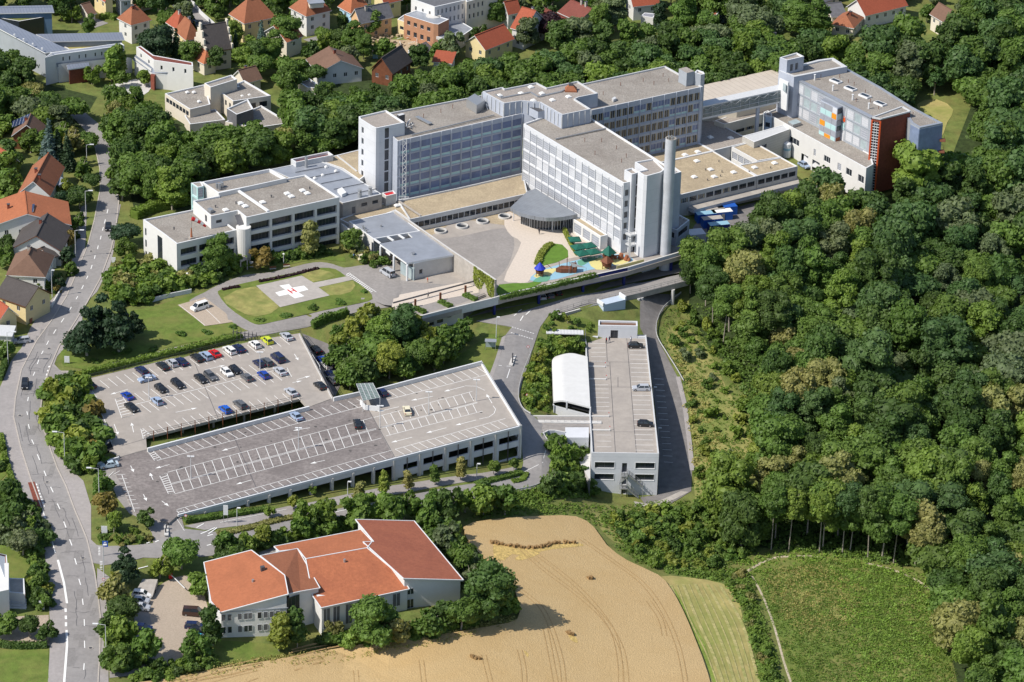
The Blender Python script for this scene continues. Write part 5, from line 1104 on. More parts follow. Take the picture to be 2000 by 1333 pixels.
b=MB(); b.prism([(c[0][0]+.1,c[0][1]+1),(c[-1][0],c[-1][1]+1),(c[-1][0],c[-1][1]+1.2),(c[0][0]+.1,c[0][1]+1.2)],-9.3,-8.5); b.build('opening_shade_sheet',['dark'],T)  # near-black sheet painted as the shade inside the opening under the vault
b=MB(); b.prism([(v.x,v.y) for v in (P(1078,720,-9.3),P(1081.5,793,-9.3),P(1083,793,-9.3),P(1080,720,-9.3))],-16,-9.2); b.build('side_wall',['panel_white'],T)
solid(T,'lower_floor',[(1066,745),(1068,800),(1082,805),(1080,745)],-14,-13.5,'brown_wood')
# walkway with ribbed canopy
T=thing('covered_walkway','steel footbridge with a white ribbed canopy leading from the road to the garage','walkway',P(1100,665,-9.3))
b=MB(); q=[P(x,y,-6.4) for x,y in [(1067,643),(1067,651.5),(1140,653.5),(1140,645.5)]]
n=26
for i in range(n):
    a0,a1=q[0].lerp(q[3],i/n),q[0].lerp(q[3],(i+.6)/n); c0_,c1=q[1].lerp(q[2],i/n),q[1].lerp(q[2],(i+.6)/n)
    b.prism([(c0_.x,c0_.y),(c1.x,c1.y),(a1.x,a1.y),(a0.x,a0.y)],-6.5,-6.35)
b.prism([(v.x,v.y) for v in (q[1],q[2],q[3],q[0])],-6.6,-6.48,0,0,True); b.build('canopy_roof',['trim_white'],T)
b=MB(); A0,B0=P(1043,664,-9.3),P(1143,670,-9.3); prism4(b,A0,B0,2.6,-9.6,-9.3); b.build('deck',['concrete'],T)
b=MB()
for i in range(6):
    t=.24+.76*i/5
    for off_ in (0,2.5): v=A0.lerp(B0,t); b.bar((v.x,v.y+off_,-9.5),(v.x,v.y+off_,-6.5),.13)
for off_ in (0,2.5):
    for h in (.5,1.0): b.bar((A0.x,A0.y+off_,-9.3+h),(B0.x,B0.y+off_,-9.3+h),.08)
b.build('railing',['steel'],T)
# white pier, bridge deck, ramp wall
T=thing('road_bridge','concrete road bridge with railings and round piers in front of the plaza','bridge',P(1250,590,-9.5))
b=MB(); q=[P(x,y,-4.75) for x,y in [(1076,617),(1110,607),(1150,595),(1250,572.5),(1345,548),(1338,534),(1240,556),(1130,582)]]; b.prism([(v.x,v.y) for v in q],-6.3,-4.75,0,1,True); b.build('deck_slab',['concrete','asphalt'],T)
for x,y in ((1246,614),(1252,612),(1313,597)): p=P(x,y,-11); b=MB(); b.tube((p.x,p.y,-13),(p.x,p.y,-6.2),.5,n=12); b.build('pier',['concrete_pale'],T)
b=MB(); pts=[P(x,y,-4.7) for x,y in [(1083,612),(1120,601),(1150,592.5),(1215,577.5),(1250,571),(1345,547)]]
for a,c in zip(pts,pts[1:]):
    n=max(1,int((c-a).length/2)); 
    for h in (.5,1.05): b.bar((a.x,a.y,-4.7+h),(c.x,c.y,-4.7+h),.06)
    for i in range(n+1): v=a.lerp(c,i/n); b.bar((v.x,v.y,-4.7),(v.x,v.y,-3.65),.07)
b.build('railing',['steel'],T)
wallrun(T,'ramp_wall',[(1086,617),(1134,604)],-4.6,-9,.5,['concrete','concrete_pale'])
T=thing('bridge_pier_block','white concrete block with blue shaded front carrying the bridge railing','block',P(1200,625,-9))
q=[P(x,y,-4.2) for x,y in [(1179,596),(1222,585.5),(1210,577),(1167,587.5)]]; b=MB(); b.prism([(v.x,v.y) for v in q],-12,-4.2,0,0); b.build('wall',[mat('shade_blue_wall',(.46,.54,.64),.7,.05,.5)],T)  # white concrete; the bluish shade of its front is put into the colour
b=MB(); b.bar(q[0],q[3],.4,1.0); b.bar(q[1]+Vector((0,0,.3)),q[2]+Vector((0,0,.3)),.4,1.2); b.build('side_parapet',['trim_white'],T)
b=MB(); p=P(1183,613,-7.3); b.tube((p.x,p.y-.3,p.z),(p.x,p.y-.6,p.z),.22,n=10); b.build('lamp',['lamp_glass'],T)
T=thing('entrance_sign_frame','steel gate frame with white pictogram bars beside the white bridge block','sign',P(1155,625,-8.5))
A0,B0=P(1134,604,-5),P(1175,593,-5); b=MB(); prism4(b,A0,B0,2.5,-5.3,-5.0); b.build('roof',['steel'],T)
b=MB(); prism4(b,Vector((A0.x,A0.y+.4,0)),Vector((B0.x,B0.y+.4,0)),.1,-8.4,-5.3); b.build('panel',['steel_dark'],T)
b=MB(); dd=(B0-A0); 
def fb(u0,z0,u1,z1): a=A0+dd*u0; c=A0+dd*u1; b.bar((a.x,a.y+.2,z0),(c.x,c.y+.2,z1),.16)
for u in (.72,.86,.97): fb(u,-8.1,u,-5.6) if u==.97 else None
for u0,z0,u1,z1 in ((.72,-5.9,.72,-6.7),(.72,-6.7,.82,-6.7),(.86,-5.8,.94,-5.8),(.86,-5.8,.86,-6.6),(.86,-6.6,.94,-6.6),(.94,-6.6,.94,-6.2),(.72,-7.1,.82,-7.1),(.72,-7.1,.72,-7.9),(.72,-7.9,.82,-7.9),(.82,-7.9,.82,-7.5),(.87,-7.0,.93,-7.0),(.93,-7.0,.93,-7.8),(.87,-7.8,.93,-7.8)): fb(u0,z0,u1,z1)
b.build('pictogram',['trim_white'],T)
b=MB(); 
for u in (0,.5,1): a=A0+dd*u; b.bar((a.x,a.y,-10),(a.x,a.y,-5.2),.18)
b.bar((A0.x,A0.y,-8.5),(B0.x,B0.y,-8.5),.2); b.build('frame',['steel'],T)
# crash barrier along the lower road
for lab,px in (('steel crash barrier curving down the right side of the lower road',[(1330,575),(1298,602),(1283,632),(1283,660),(1302,693),(1322,725),(1335,748)]),('crash barrier around the outside of the service road bend below the garage',[(1038,690),(1020,735),(1012,775),(1020,800),(1036,812)]),('crash barrier on the inner bank between road bend and white garage',[(1062,845),(1064,856),(1080,880),(1088,912),(1078,935),(1045,953),(1000,963)])):
    T=thing('crash_barrier',lab,'crash barrier',G(*px[len(px)//2]),'crash barriers along the roads'); b=MB(); pts=smooth_line([tuple(G(*q)) for q in px],4)
    for a,c in zip(pts,pts[1:]): b.bar(a+Vector((0,0,.65)),c+Vector((0,0,.65)),.08,.35)
    b.build('rail',['steel' if 0 else 'trim_grey'],T); b=MB()
    for a in pts[::2]: b.bar(a,a+Vector((0,0,.7)),.12)
    b.build('post',['steel'],T)
# ================================================================ red-roofed building
T=thing('red_roofed_hall','large white hall building with several tilted red tile roofs beside the wheat field','building',P(600,1200,-7))
def sroof(T,pts,th,m,fm='trim_white',wall=None,zb=-9,ins=.35):
    q=[P(x,y,z) for x,y,z in pts]; b=MB(); b.face([tuple(v) for v in q]); 
    n=len(q)
    for i in range(n): a,c=q[i],q[(i+1)%n]; b.face([(a.x,a.y,a.z-th),(c.x,c.y,c.z-th),tuple(c),tuple(a)],1)
    b.face([(v.x,v.y,v.z-th) for v in q[::-1]],1)
    b.build('roof',[m,fm],T)
    # coping strips along edges
    b=MB()
    for i in range(n): b.bar(q[i]+Vector((0,0,.03)),q[(i+1)%n]+Vector((0,0,.03)),.22,.12)
    b.build('roof_edge',[fm],T)
    if wall:
        I=inset([(v.x,v.y) for v in q],ins); b=MB()
        for i in range(n):
            j=(i+1)%n; b.face([(I[i].x,I[i].y,zb),(I[j].x,I[j].y,zb),(I[j].x,I[j].y,q[j].z-th),(I[i].x,I[i].y,q[i].z-th)])
        b.build('wall',[wall],T)
    return q
def ortho(q): return q
qa=sroof(T,[(398,1099,.4),(412,1175,.4),(430,1197,.4),(563,1161,3.9),(556,1124,4.0),(491,1075,3.6)],.3,'tile_orange',wall='white_wall')
qb_=sroof(T,[(508,1086,3.3),(556,1124,3.4),(563,1161,2.7),(587,1155.5,2.2),(625,1149,1.6),(581,1072,1.6)],.25,'tile_rust',wall='white_wall',zb=-8,ins=.3)
qd=sroof(T,[(535,1068,1.0),(545,1077,1.3),(582,1073,1.4),(597,1092,2.6),(717,1070.5,2.6),(727,1058,2.0),(705,1035,1.0)],.25,'tile_orange',wall='white_wall',ins=.3)
qc=sroof(T,[(597,1092,3.3),(611,1165,.2),(627,1188,-.6),(799.5,1151,-.6),(787,1130,.4),(717,1070.5,3.3)],.25,'tile_rust' if 0 else mat('tile_mid',(.38,.13,.062),.85,.14,1.4,stain=.4,sscale=.2,scol=(.22,.07,.04),bump=.25,bscale=4),wall='white_wall')
qe=sroof(T,[(694,1015,1.9),(730,1058.5,2.0),(709,1059,2.5),(788,1130.5,2.1),(905,1133.5,-.9),(809,1018,-.9)],.3,mat('tile_redbrown',(.31,.105,.06),.85,.12,1.2,stain=.35,sscale=.15,scol=(.2,.06,.04),bump=.25,bscale=4),wall='white_wall',ins=.5)
# front windows of the left part
A,B=qa[2],qa[3]; A2=Vector((A.x,A.y)); B2=Vector((B.x,B.y)); L=(B2-A2).length; d=(B2-A2)/L; n_=Vector((-d.y,d.x))
for r,z in enumerate((-2.0,-5.2)):
    for u in (.05,.14,.29,.38,.44,.58,.67,.76,.85):
        put_win(T,A2+n_*.15,d,u*L,z,1.0,1.7,'s' if (int(u*100)+r)%3 else 'g',.12)
b=MB(); m=A2+d*(L*.55)-Vector((d.y,-d.x))*-.02; prism4(b,Vector((A2.x,A2.y,0))+Vector((n_.x,n_.y,0))*.2,Vector((B2.x,B2.y,0))+Vector((n_.x,n_.y,0))*.2,.1,.15,.35); b.build('string_course',['clad_grey'],T)
A,B=qc[2],qc[3]; A2=Vector((A.x,A.y)); B2=Vector((B.x,B.y)); L=(B2-A2).length; d=(B2-A2)/L; n_=Vector((-d.y,d.x))
for u,w,h in ((.07,1.7,5.2),(.18,1.7,5.2),(.86,1.9,3.4),(.32,1.7,5.2),(.45,1.7,5.2)): put_win(T,A2+n_*.2,d,u*L,-1.2-h,w,h,'s',.12,2)
A,B=qb_[2],qb_[4]; A2=Vector((A.x,A.y)); B2=Vector((B.x,B.y)); L=(B2-A2).length; d=(B2-A2)/L; n_=Vector((-d.y,d.x)); put_win(T,A2+n_*.15,d,.18*L,-6,3.2,7.6,'k',.12,3)
A,B=qe[3],qe[4]; A2=Vector((A.x,A.y)); B2=Vector((B.x,B.y)); L=(B2-A2).length; d=(B2-A2)/L; n_=Vector((-d.y,d.x))
for z,h in ((-2.6,1.6),(-6.2,2.4)): put_win(T,A2+n_*.3,d,.13*L,z,1.6,h,'g',.12,2)
for x,y,z,h,m in ((513,1118,3.0,1.5,'steel_dark'),(494,1140,2.3,1.0,'steel'),(673,1100,2.2,1.0,'steel'),(484,1122,2.2,.3,'steel'),(500,1112,2.8,.25,'trim_white'),(503,1128,2.6,.25,'trim_white')):
    p=P(x,y,z); b=MB(); 
    if h>1.2: b.box((p.x,p.y,z-.6),.9,.9,h+.6,.4)
    else: b.tube((p.x,p.y,z-.4),(p.x,p.y,z+h),.28,n=8)
    b.build('chimney' if h>1.2 else 'vent_pipe',[m],T)

# repaired patches, drains and tyre-darkened lanes on the decks
b=MB(); rr=R_(8); T=[o for o in bpy.data.objects if o.name.startswith('parking_deck')]
for x0,y0,x1,y1,n in ((300,905,760,890,34),(760,790,960,770,14)):
    for i in range(n):
        t=rr.random(); x=x0+(x1-x0)*t+rr.uniform(-20,20); y=y0+(y1-y0)*t+rr.uniform(-45,45)-(t*60 if x0==300 else 0)
        p=P(x,y,ZE); k=9; r=rr.uniform(.15,.45); b.face([(p.x+r*math.cos(q*2*math.pi/k)*rr.uniform(.7,1.2),p.y+r*math.sin(q*2*math.pi/k)*rr.uniform(.7,1.2),ZE+.022) for q in range(k)])
b.build('oil_stain',[mat('oil',(.08,.075,.07),.6)],T[1])
# ================================================================ houses
def house(label,ABC,ze,rise,kind='gable_ab',wall='white_wall',roof='tile_orange',zb=None,wins=1,ov=.5,name='house',chim=(),par_=None,cat='house',wab=None,wbc=None,wk='g'):
    A,B,C_=[P(x,y,ze) for x,y in ABC]; d=(B-A); L=d.length; d/=L; n=Vector((-d.y,d.x,0)); bc=(C_-B); Wd=bc.dot(n)
    if Wd<0: Wd=-Wd; n=-n
    C_=B+n*Wd; D_=A+n*Wd; c=(A+C_)/2; g=hh(c.x,c.y)-.3 if zb is None else zb
    T=thing(name,label,cat,(c.x,c.y,g+.3)); pt=lambda u,v,z:A+d*u+n*v+Vector((0,0,z-ze))
    th=.22; b=MB(); 
    def slab(*q):
        b.face(q); b.face([Vector(v)-Vector((0,0,th)) for v in q[::-1]],1)
        for i in range(len(q)): a_,c_=Vector(q[i]),Vector(q[(i+1)%len(q)]); dn=Vector((0,0,th)); b.face([a_-dn,c_-dn,c_,a_],1)
    gz=[]
    if kind=='gable_ab': r0,r1=pt(0,Wd/2,ze+rise),pt(L,Wd/2,ze+rise); slab(A,B,r1,r0); slab(C_,D_,r0,r1)
    elif kind=='gable_bc': r0,r1=pt(L/2,0,ze+rise),pt(L/2,Wd,ze+rise); slab(D_,A,r0,r1); slab(B,C_,r1,r0)
    elif kind=='hip':
        if L>=Wd: r0,r1=pt(Wd*.42,Wd/2,ze+rise),pt(L-Wd*.42,Wd/2,ze+rise); slab(A,B,r1,r0); slab(B,C_,r1); slab(C_,D_,r0,r1); slab(D_,A,r0)
        else: r0,r1=pt(L/2,L*.42,ze+rise),pt(L/2,Wd-L*.42,ze+rise); slab(A,B,r0); slab(B,C_,r1,r0); slab(C_,D_,r1); slab(D_,A,r0,r1)
    elif kind=='pent': r0,r1=pt(0,Wd,ze+rise),pt(L,Wd,ze+rise); slab(A,B,r1,r0)
    b.build('roof',[roof,'trim_white' if roof!='tile_dark' else 'brown_wood'],T)
    if kind!='pent':
        rb=MB(); rb.bar(r0+Vector((0,0,.06)),r1+Vector((0,0,.06)),.3,.16); rb.build('ridge',[roof],T)
    w=MB(); Q=[pt(ov,ov,ze),pt(L-ov,ov,ze),pt(L-ov,Wd-ov,ze),pt(ov,Wd-ov,ze)]; zt=ze-.1; H=zt-g
    edges=[(Q[0],Q[1]),(Q[1],Q[2]),(Q[2],Q[3]),(Q[3],Q[0])]
    for i,(a_,c_) in enumerate(edges):
        Lw=(c_-a_).length; ops=[]; k=max(1,int(Lw/3.4)); fl=max(1,int((H-.6)/2.7))
        if wins and Lw>3:
            for f in range(min(fl,3)):
                zt_=zt-.75-f*2.75
                if zt_-1.3<g+.6: break
                for j in range(k): u=Lw*(j+.5)/k; ops.append((u-.55,u+.55,zt_-1.3,zt_))
        w.rect_wall(a_,c_,g,zt,ops,.15)
        if i<2 or i==3:
            dv=(c_-a_)/Lw
            for o in ops: put_win(T,Vector((a_.x,a_.y)),Vector((dv.x,dv.y)),(o[0]+o[1])/2,o[2],o[1]-o[0],o[3]-o[2],wk,.13,2)
    if kind=='gable_bc':
        for v in (ov,Wd-ov): w.face([pt(ov,v,zt),pt(L-ov,v,zt),pt(L/2,v,ze+rise-.25)])
    if kind=='gable_ab':
        for u in (ov,L-ov): w.face([pt(u,ov,zt),pt(u,Wd-ov,zt),pt(u,Wd/2,ze+rise-.25)])
    if kind=='pent':
        for u in (ov,L-ov): w.face([pt(u,ov,zt),pt(u,Wd-ov,zt),pt(u,Wd-ov,ze+rise-.2)])
    w.build('wall',[wall],T)
    for u,v,h in chim:
        tt_=abs(v-.5)*2 if kind=='gable_ab' else abs(u-.5)*2 if kind=='gable_bc' else max(abs(v-.5),abs(u-.5))*1.8; z0=ze+rise*(1-tt_)-.3; p=pt(u*L,v*Wd,z0); cb=MB(); cb.box(p,.7,.7,h+.3,math.atan2(d.y,d.x)); cb.box((p.x,p.y,p.z+h+.3),.9,.9,.12,math.atan2(d.y,d.x),1); cb.build('chimney',['brick_red' if h<1.3 else 'concrete','steel_dark'],T)
    return T,pt,L,Wd
def solar(T,q,ze): 
    b=MB(); b.face([P(x,y,z)+Vector((0,0,.12)) for x,y,z in q]); b.build('solar_panel',['solar'],T)
H=house
H('house with a red-brown pyramid roof and pale walls left of the dark cedar',[(228,36),(256,50),(296,39)],6.5,4.6,'hip','white_wall','tile_rust',chim=[(.55,.4,1)])
H('small brown-roofed double garage behind the yellow house',[(145,17),(172,31),(191,27)],2.8,2.6,'gable_bc','cream_wall','tile_brown',wins=0,cat='garage',name='garage')
H('yellow house cut off by the top edge left of the grey gable',[(180,-12),(205,5),(222,0)],5.5,3.5,'gable_ab','yellow_wall','tile_red')
H('grey-blue gabled house at the top edge beside a lawn',[(222,-14),(234,2),(258,-2)],6,3,'gable_bc','clad_grey','slate')
H('house with a bright orange-red hipped roof above the dark cedar',[(323,44),(345,58),(372,50)],6,4,'hip','cream_wall','tile_red',chim=[(.6,.5,1.6)])
H('house with a weathered orange roof and one chimney beside the stepped-gable villa',[(340,60),(363,80),(388,70)],5.5,5,'hip','yellow_wall','tile_rust',chim=[(.5,.6,1.5)])
T,pt,L,Wd=H('villa with white stepped gables, steep dark roof and a round turret',[(380,82),(402,103),(455,95)],6.5,7,'gable_bc' if 0 else 'gable_bc','cream_wall','tile_dark')
for v in (.2,):
    b=MB()
    for i in range(7):
        k=abs(i-3); b.prism([tuple(pt(L*(i+.0)/7,-.05,0))[:2],tuple(pt(L*(i+1)/7,-.05,0))[:2],tuple(pt(L*(i+1)/7,.45,0))[:2],tuple(pt(L*i/7,.45,0))[:2]],6,6.5+7.6*(1-k/3.6)+.3)
    b.build('stepped_gable',['cream_wall'],T)
    b=MB()
    for i in range(7):
        k=abs(i-3); b.prism([tuple(pt(L*(i+.0)/7,Wd-.4,0))[:2],tuple(pt(L*(i+1)/7,Wd-.4,0))[:2],tuple(pt(L*(i+1)/7,Wd+.1,0))[:2],tuple(pt(L*i/7,Wd+.1,0))[:2]],6,6.5+7.6*(1-k/3.6)+.3)
    b.build('stepped_gable',['cream_wall'],T)
p=P(431,113,1.5); b=MB(); b.tube((p.x,p.y,0),(p.x,p.y,6.5),1.3,n=14); b.build('turret',['cream_wall'],T); b=MB(); b.tube((p.x,p.y,6.5),(p.x,p.y,8.6),1.7,.1,14); b.build('turret_roof',['tile_orange'],T)
H('low building with a rusty orange hipped roof in front of the stepped-gable villa',[(372,112),(398,126),(427,120)],4,3,'hip','cream_wall','tile_orange')
H('large yellow villa with a brown-red hipped roof by the town street',[(446,28),(477,47),(541,34)],7,6,'hip','yellow_wall','tile_rust',chim=[(.5,.4,1.5)])
H('white villa with a brown-orange hipped roof and a pale dormer',[(564,15),(598,33),(651,22)],7,5.5,'hip','white_wall','tile_rust',chim=[(.4,.5,1.2)])
p=P(617,13,9.3); b=MB(); b.box(p,4.4,2.6,1.4,.3); b.box((p.x,p.y,p.z+1.4),5,3.2,.3,.3,1); tag(b.build('dormer',['cream_wall','metal_roof']),'pale dormer with a flat metal roof on the white villa','dormer')
H('light blue house with an orange-red hipped roof',[(659,13),(685,27),(725,17)],6.5,5,'hip','skyblue_wall','tile_orange',chim=[(.7,.5,1.2)])
H('orange house with a grey-violet gabled roof by the town street',[(682,34),(703,47),(775,37)],6,3.8,'gable_bc','orange_wall','slate',chim=[(.6,.3,1.3)])
H('yellow house with a red roof at the top edge behind the orange house',[(727,-3),(750,9),(789,1)],5.5,4,'gable_bc','yellow_wall','tile_red',chim=[(.5,.3,1.2)])
T=thing('apartment_block','white four-storey apartment block with a grey roof at the top edge','apartment block',P(860,45,0))
block(T,[(803,-2),(849,14),(911,0),(880,-20)],11,0,'white_wall','slate',par=.1,fac={0:dict(n=3,w=.25,rows=[(7.6,9),(4.6,6)],kind='g'),1:dict(n=7,w=.4,rows=[(8.2,9.8),(5,6.6),(1.8,3.4)],kind='g',mull=2)})
T=thing('apartment_block','cream apartment block continuing right of the white one behind a spruce','apartment block',P(930,25,0)); block(T,[(911,4),(950,-6),(990,-16),(950,-26),(905,-8)],11,0,'cream_wall','slate',par=.1,fac={0:dict(n=4,w=.4,rows=[(8.2,9.8),(5,6.6)],kind='g')})
T=thing('unfinished_villa','unfinished flat-roofed villa with bare brick curved bay and yellow side wall','villa',P(830,70,0))
block(T,[(789,29),(847,47),(856,48),(877,38),(815,19.5)],8,0,'brick_red' if 0 else mat('raw_brick',(.42,.22,.13),.85,.1,.8),'metal_roof',par=.15,cap='trim_white',fac={0:dict(n=4,w=.5,rows=[(5,6.4),(1.5,3.2)],kind='g')})
p=P(846,66,2); b=MB(); b.tube((p.x,p.y,0),(p.x,p.y,8),2.4,n=18); b.build('curved_bay',['concrete_pale'],T); b=MB()
for z in (1.2,4.6): b.tube((p.x,p.y,z),(p.x,p.y,z+1.3),2.43,n=18,cap=False)
b.build('bay_window',['glass'],T)
block(T,[(776,38),(818,54),(822,50),(789,29)],5,0,'yellow_wall','concrete',par=.3,fac={0:dict(n=3,w=.6,rows=[(2,3.2)],kind='g')})
block(T,[(849,70),(884,83),(924,56),(905,45),(877,38)],4,0,'concrete_pale','metal_roof',par=.1,fac={0:dict(n=4,w=.85,rows=[(.3,3)],kind='k')})
solid(T,'terrace_wall',[(797,97),(815,105),(852,100),(832,81)],0,2.2,'trim_white','steel_dark')
b=MB(); rr=R_(9)
for i in range(26): p=P(rr.uniform(770,832),rr.uniform(55,92),0); b.bar((p.x,p.y,rr.uniform(.2,1.6)),(p.x+rr.uniform(-3,3),p.y+rr.uniform(-2,2),rr.uniform(.2,2)),.14)
tag(b.build('scaffolding_heap',['concrete_pale']),'heap of scaffolding boards and poles beside the unfinished villa','scaffolding',kind='stuff')
b=MB()
for i in range(60): p=P(rr.uniform(722,790),rr.uniform(70,106),0); b.box((p.x,p.y,0),rr.uniform(.4,1.3),rr.uniform(.4,1.1),rr.uniform(.3,1.0),rr.uniform(0,3))
tag(b.build('rubble','tan_ground'),'heaps of pale earth and rubble on the building site','rubble',kind='stuff')
H('yellow house with an angled bright red roof next to the building site',[(905,84),(948,99),(999,74)],4.6,3.6,'gable_ab' if 0 else 'gable_bc','yellow_wall','tile_red')
H('house with an orange roof hidden behind a broad tree beside the lawn',[(508,66),(560,84),(611,77)],5.5,4,'gable_bc','cream_wall','tile_orange')
H('white house with a long weathered brown gabled roof at the edge of the wood',[(597,116),(620,144),(708,131)],4.5,3.4,'gable_ab' if 0 else 'gable_ab','white_wall','tile_brown',chim=[(.5,.5,1.2)])
H('dark-roofed chalet with roof windows below the building site',[(722,136),(767,146),(806,120)],4.5,4.5,'gable_ab' if 0 else 'gable_bc','brown_wood','tile_dark')
H('small annexe with a bright red pent roof behind the wood',[(843,121),(883,125),(893,110)],3,1.4,'pent','white_wall','tile_red')
H('large white house with an orange-red roof and two dormers behind the copper beech',[(996,55),(1024,63),(1063,40)],6.2,5.2,'gable_ab','white_wall','tile_red',chim=[(.6,.6,1.3)])
H('side wing with a red roof behind the copper beech',[(1060,32),(1103,52),(1107,48)],5,2.5,'gable_ab','white_wall','tile_maroon')
H('white house with a maroon tiled roof left of the birches',[(1088,24),(1130,43),(1180,27)],5,3,'gable_bc' if 0 else 'gable_ab','white_wall','tile_maroon',chim=[(.5,.5,1.5),(.7,.5,1.5)])
H('white house with a bright orange-red roof at the top edge',[(1219,-2),(1236,14),(1284,2)],5,4,'gable_ab' if 0 else 'gable_bc','white_wall','tile_red')
T=thing('garden_house','plain white cube-shaped garden house among the trees','house',P(1265,57,0)); block(T,[(1252,31),(1276,35),(1281,27),(1259,25)],4.2,0,'white_wall','metal_roof',par=.1)
T=thing('garden_house','slim white wall of a house glimpsed between tall trees at the top','house',P(1394,55,0)); block(T,[(1387,29),(1399,30),(1404,24),(1392,22)],5,0,'white_wall','tile_red',par=.1)
H('orange roof glimpsed through the trees above the cream hall',[(1358,72),(1390,80),(1403,64)],3.5,2.5,'gable_bc','white_wall','tile_orange')
H('long hall with a bright red ribbed roof at the top right',[(1652,14),(1690,32),(1780,14)],4.5,4,'gable_ab' if 0 else 'gable_bc','white_wall','tile_red')
H('bungalow with a brown-orange roof and solar collectors at the top right',[(1622,48),(1668,56),(1755,46)],3.5,2.8,'hip','cream_wall','tile_rust',chim=[(.6,.5,1)])
H('dark-roofed bungalow at the top right beside the red hall',[(1598,10),(1624,34),(1650,26)],3.5,2.5,'gable_bc','cream_wall','slate')
H('wide dark-roofed building at the top edge above the wood',[(1560,-6),(1600,8),(1672,2)],4,3,'hip','cream_wall','slate')
H('house with a brown roof half hidden by pines, top right',[(1815,28),(1842,44),(1868,34)],5,3.5,'gable_ab','cream_wall','tile_brown')
H('white house with a brown roof behind the orange house at the top',[(612,98),(640,112),(668,104)][:0] or [(690,-14),(706,-2),(726,-8)],5,3.5,'gable_bc','white_wall','tile_rust')
H('house with a faded orange roof at the top edge left of the yellow villa',[(250,-16),(272,-4),(300,-12)],5,3.5,'gable_bc','cream_wall','tile_orange')
H('long brown-roofed house half hidden below the stepped-gable villa',[(452,150),(478,164),(512,154)],3.6,3.2,'gable_bc','cream_wall','tile_brown',chim=[(.4,.5,1)])
H('white house with a red roof in the trees right of the apartments',[(975,20),(992,30),(1018,24)],5,3.6,'gable_bc','white_wall','tile_red')
H('small dark-roofed house at the top centre behind tall trees',[(1494,86),(1510,98),(1526,92)],4,3,'hip','cream_wall','tile_brown',chim=[(.5,.5,1.4)])
# left side
T,_,_,_=H('chalet with a dark brown roof and a blue solar array beside the spruces',[(17,262),(60,254),(103,250)] if 0 else [(22,266),(83,268),(100,246)],4.2,3.6,'gable_bc','brown_wood','tile_brown',chim=[(.4,.6,1)])
solar(T,[(23,250,4.8),(58,238,7.4),(60,222,7.8),(24,238,5.0)],0)
H('house with a red roof cut off by the left edge',[(-30,300),(10,324),(22,306)],4.5,2.6,'gable_bc' if 0 else 'gable_ab','white_wall','tile_red')
H('tall house with a terracotta gabled roof above the bright orange house',[(33,380),(98,384),(106,326)],4.6,4.2,'gable_bc' if 0 else 'gable_bc','white_wall','tile_rust',chim=[(.4,.4,1.2),(.6,.2,1.2)])
H('grey annexe behind the terracotta house',[(98,352),(115,362),(131,356)],4,.5,'pent','concrete_pale','metal_roof')
T,_,_,_=H('big house with a bright orange roof and blue solar panel by the road',[(0,458),(0,458),(0,458)] if 0 else [(-12,444),(62,425),(84,390)] if 0 else [(-6,442),(140,440),(136,400)] if 0 else [(-8,442),(78,424),(140,441)] if 0 else [(-32,448),(140,440),(142,394)],4.6,3.9,'gable_bc','white_wall','tile_orange',chim=[(.3,.5,1.2)])
solar(T,[(50,418,7.3),(65,415,8.1),(68,399,8.1),(54,402,7.3)],0)
H('house with a dark tiled roof and cross gable below the big orange roof',[(22,486),(121,492),(128,446)],4.2,4.2,'gable_bc','white_wall','tile_dark',chim=[(.45,.6,1.2)])
H('dark-roofed garage annexe beside the dark cross-gabled house',[(62,489),(98,506),(119,502)],3.2,2,'gable_bc' ,'white_wall','tile_dark',wins=0)
H('white house with a dark brown hipped roof and stained render by the road',[(11,538),(89,542),(98,499)],5.0,4.3,'hip','white_wall','tile_brown',chim=[(.45,.6,1.4)])
H('yellow house with a dark grey gabled roof beside the orange-tiled house',[(-12,578),(50,600),(70,562)],4.8,3.8,'gable_ab' if 0 else 'gable_ab','yellow_wall','tile_dark')
H('orange-tiled house half cut off by the left edge',[(-42,600),(-2,628),(13,600)],4.2,3.2,'gable_bc' if 0 else 'gable_ab','yellow_wall','tile_red')
H('carport with a pale corrugated roof at the left edge',[(-20,655),(24,657),(24,638)],2.8,.3,'pent','concrete_pale','trim_grey',wins=0,cat='carport',name='carport')
T=thing('white_house','white house with red roof steps, a flat annexe and an outdoor stair','house',P(15,1190,-4))
b=MB(); q=[P(x,y,3.0) for x,y in [(-20,1160),(17,1152),(17,1100),(-20,1100)]]; b.prism([(v.x,v.y) for v in q],-5,3.0,0); b.build('wall',['white_wall'],T)
sroof(T,[(-30,1130,2.8),(18,1152,2.6),(12,1085,2.8),(-8,1080,4.5)],.2,'tile_rust','trim_white'); block(T,[(17,1157),(49,1160),(47,1130),(15,1129)],-.6,-5,'white_wall','concrete',par=.15)
b=MB(); 
for i in range(7): p=P(32,1202-3.2*i,-4.3); b.box((p.x,p.y,-4.8+.25*i),4.6,1.0,.5+.02*i,0)
b.build('stair',['concrete_pale'],T); b=MB(); p=P(48,1176,-3.4); b.box(p,.3,2.0,1.6); b.build('red_panel',['red'],T); p=P(31,1178,-4); b=MB(); b.box((p.x,p.y+.8,-4),1.6,.2,2.2); b.build('door',['red'],T)
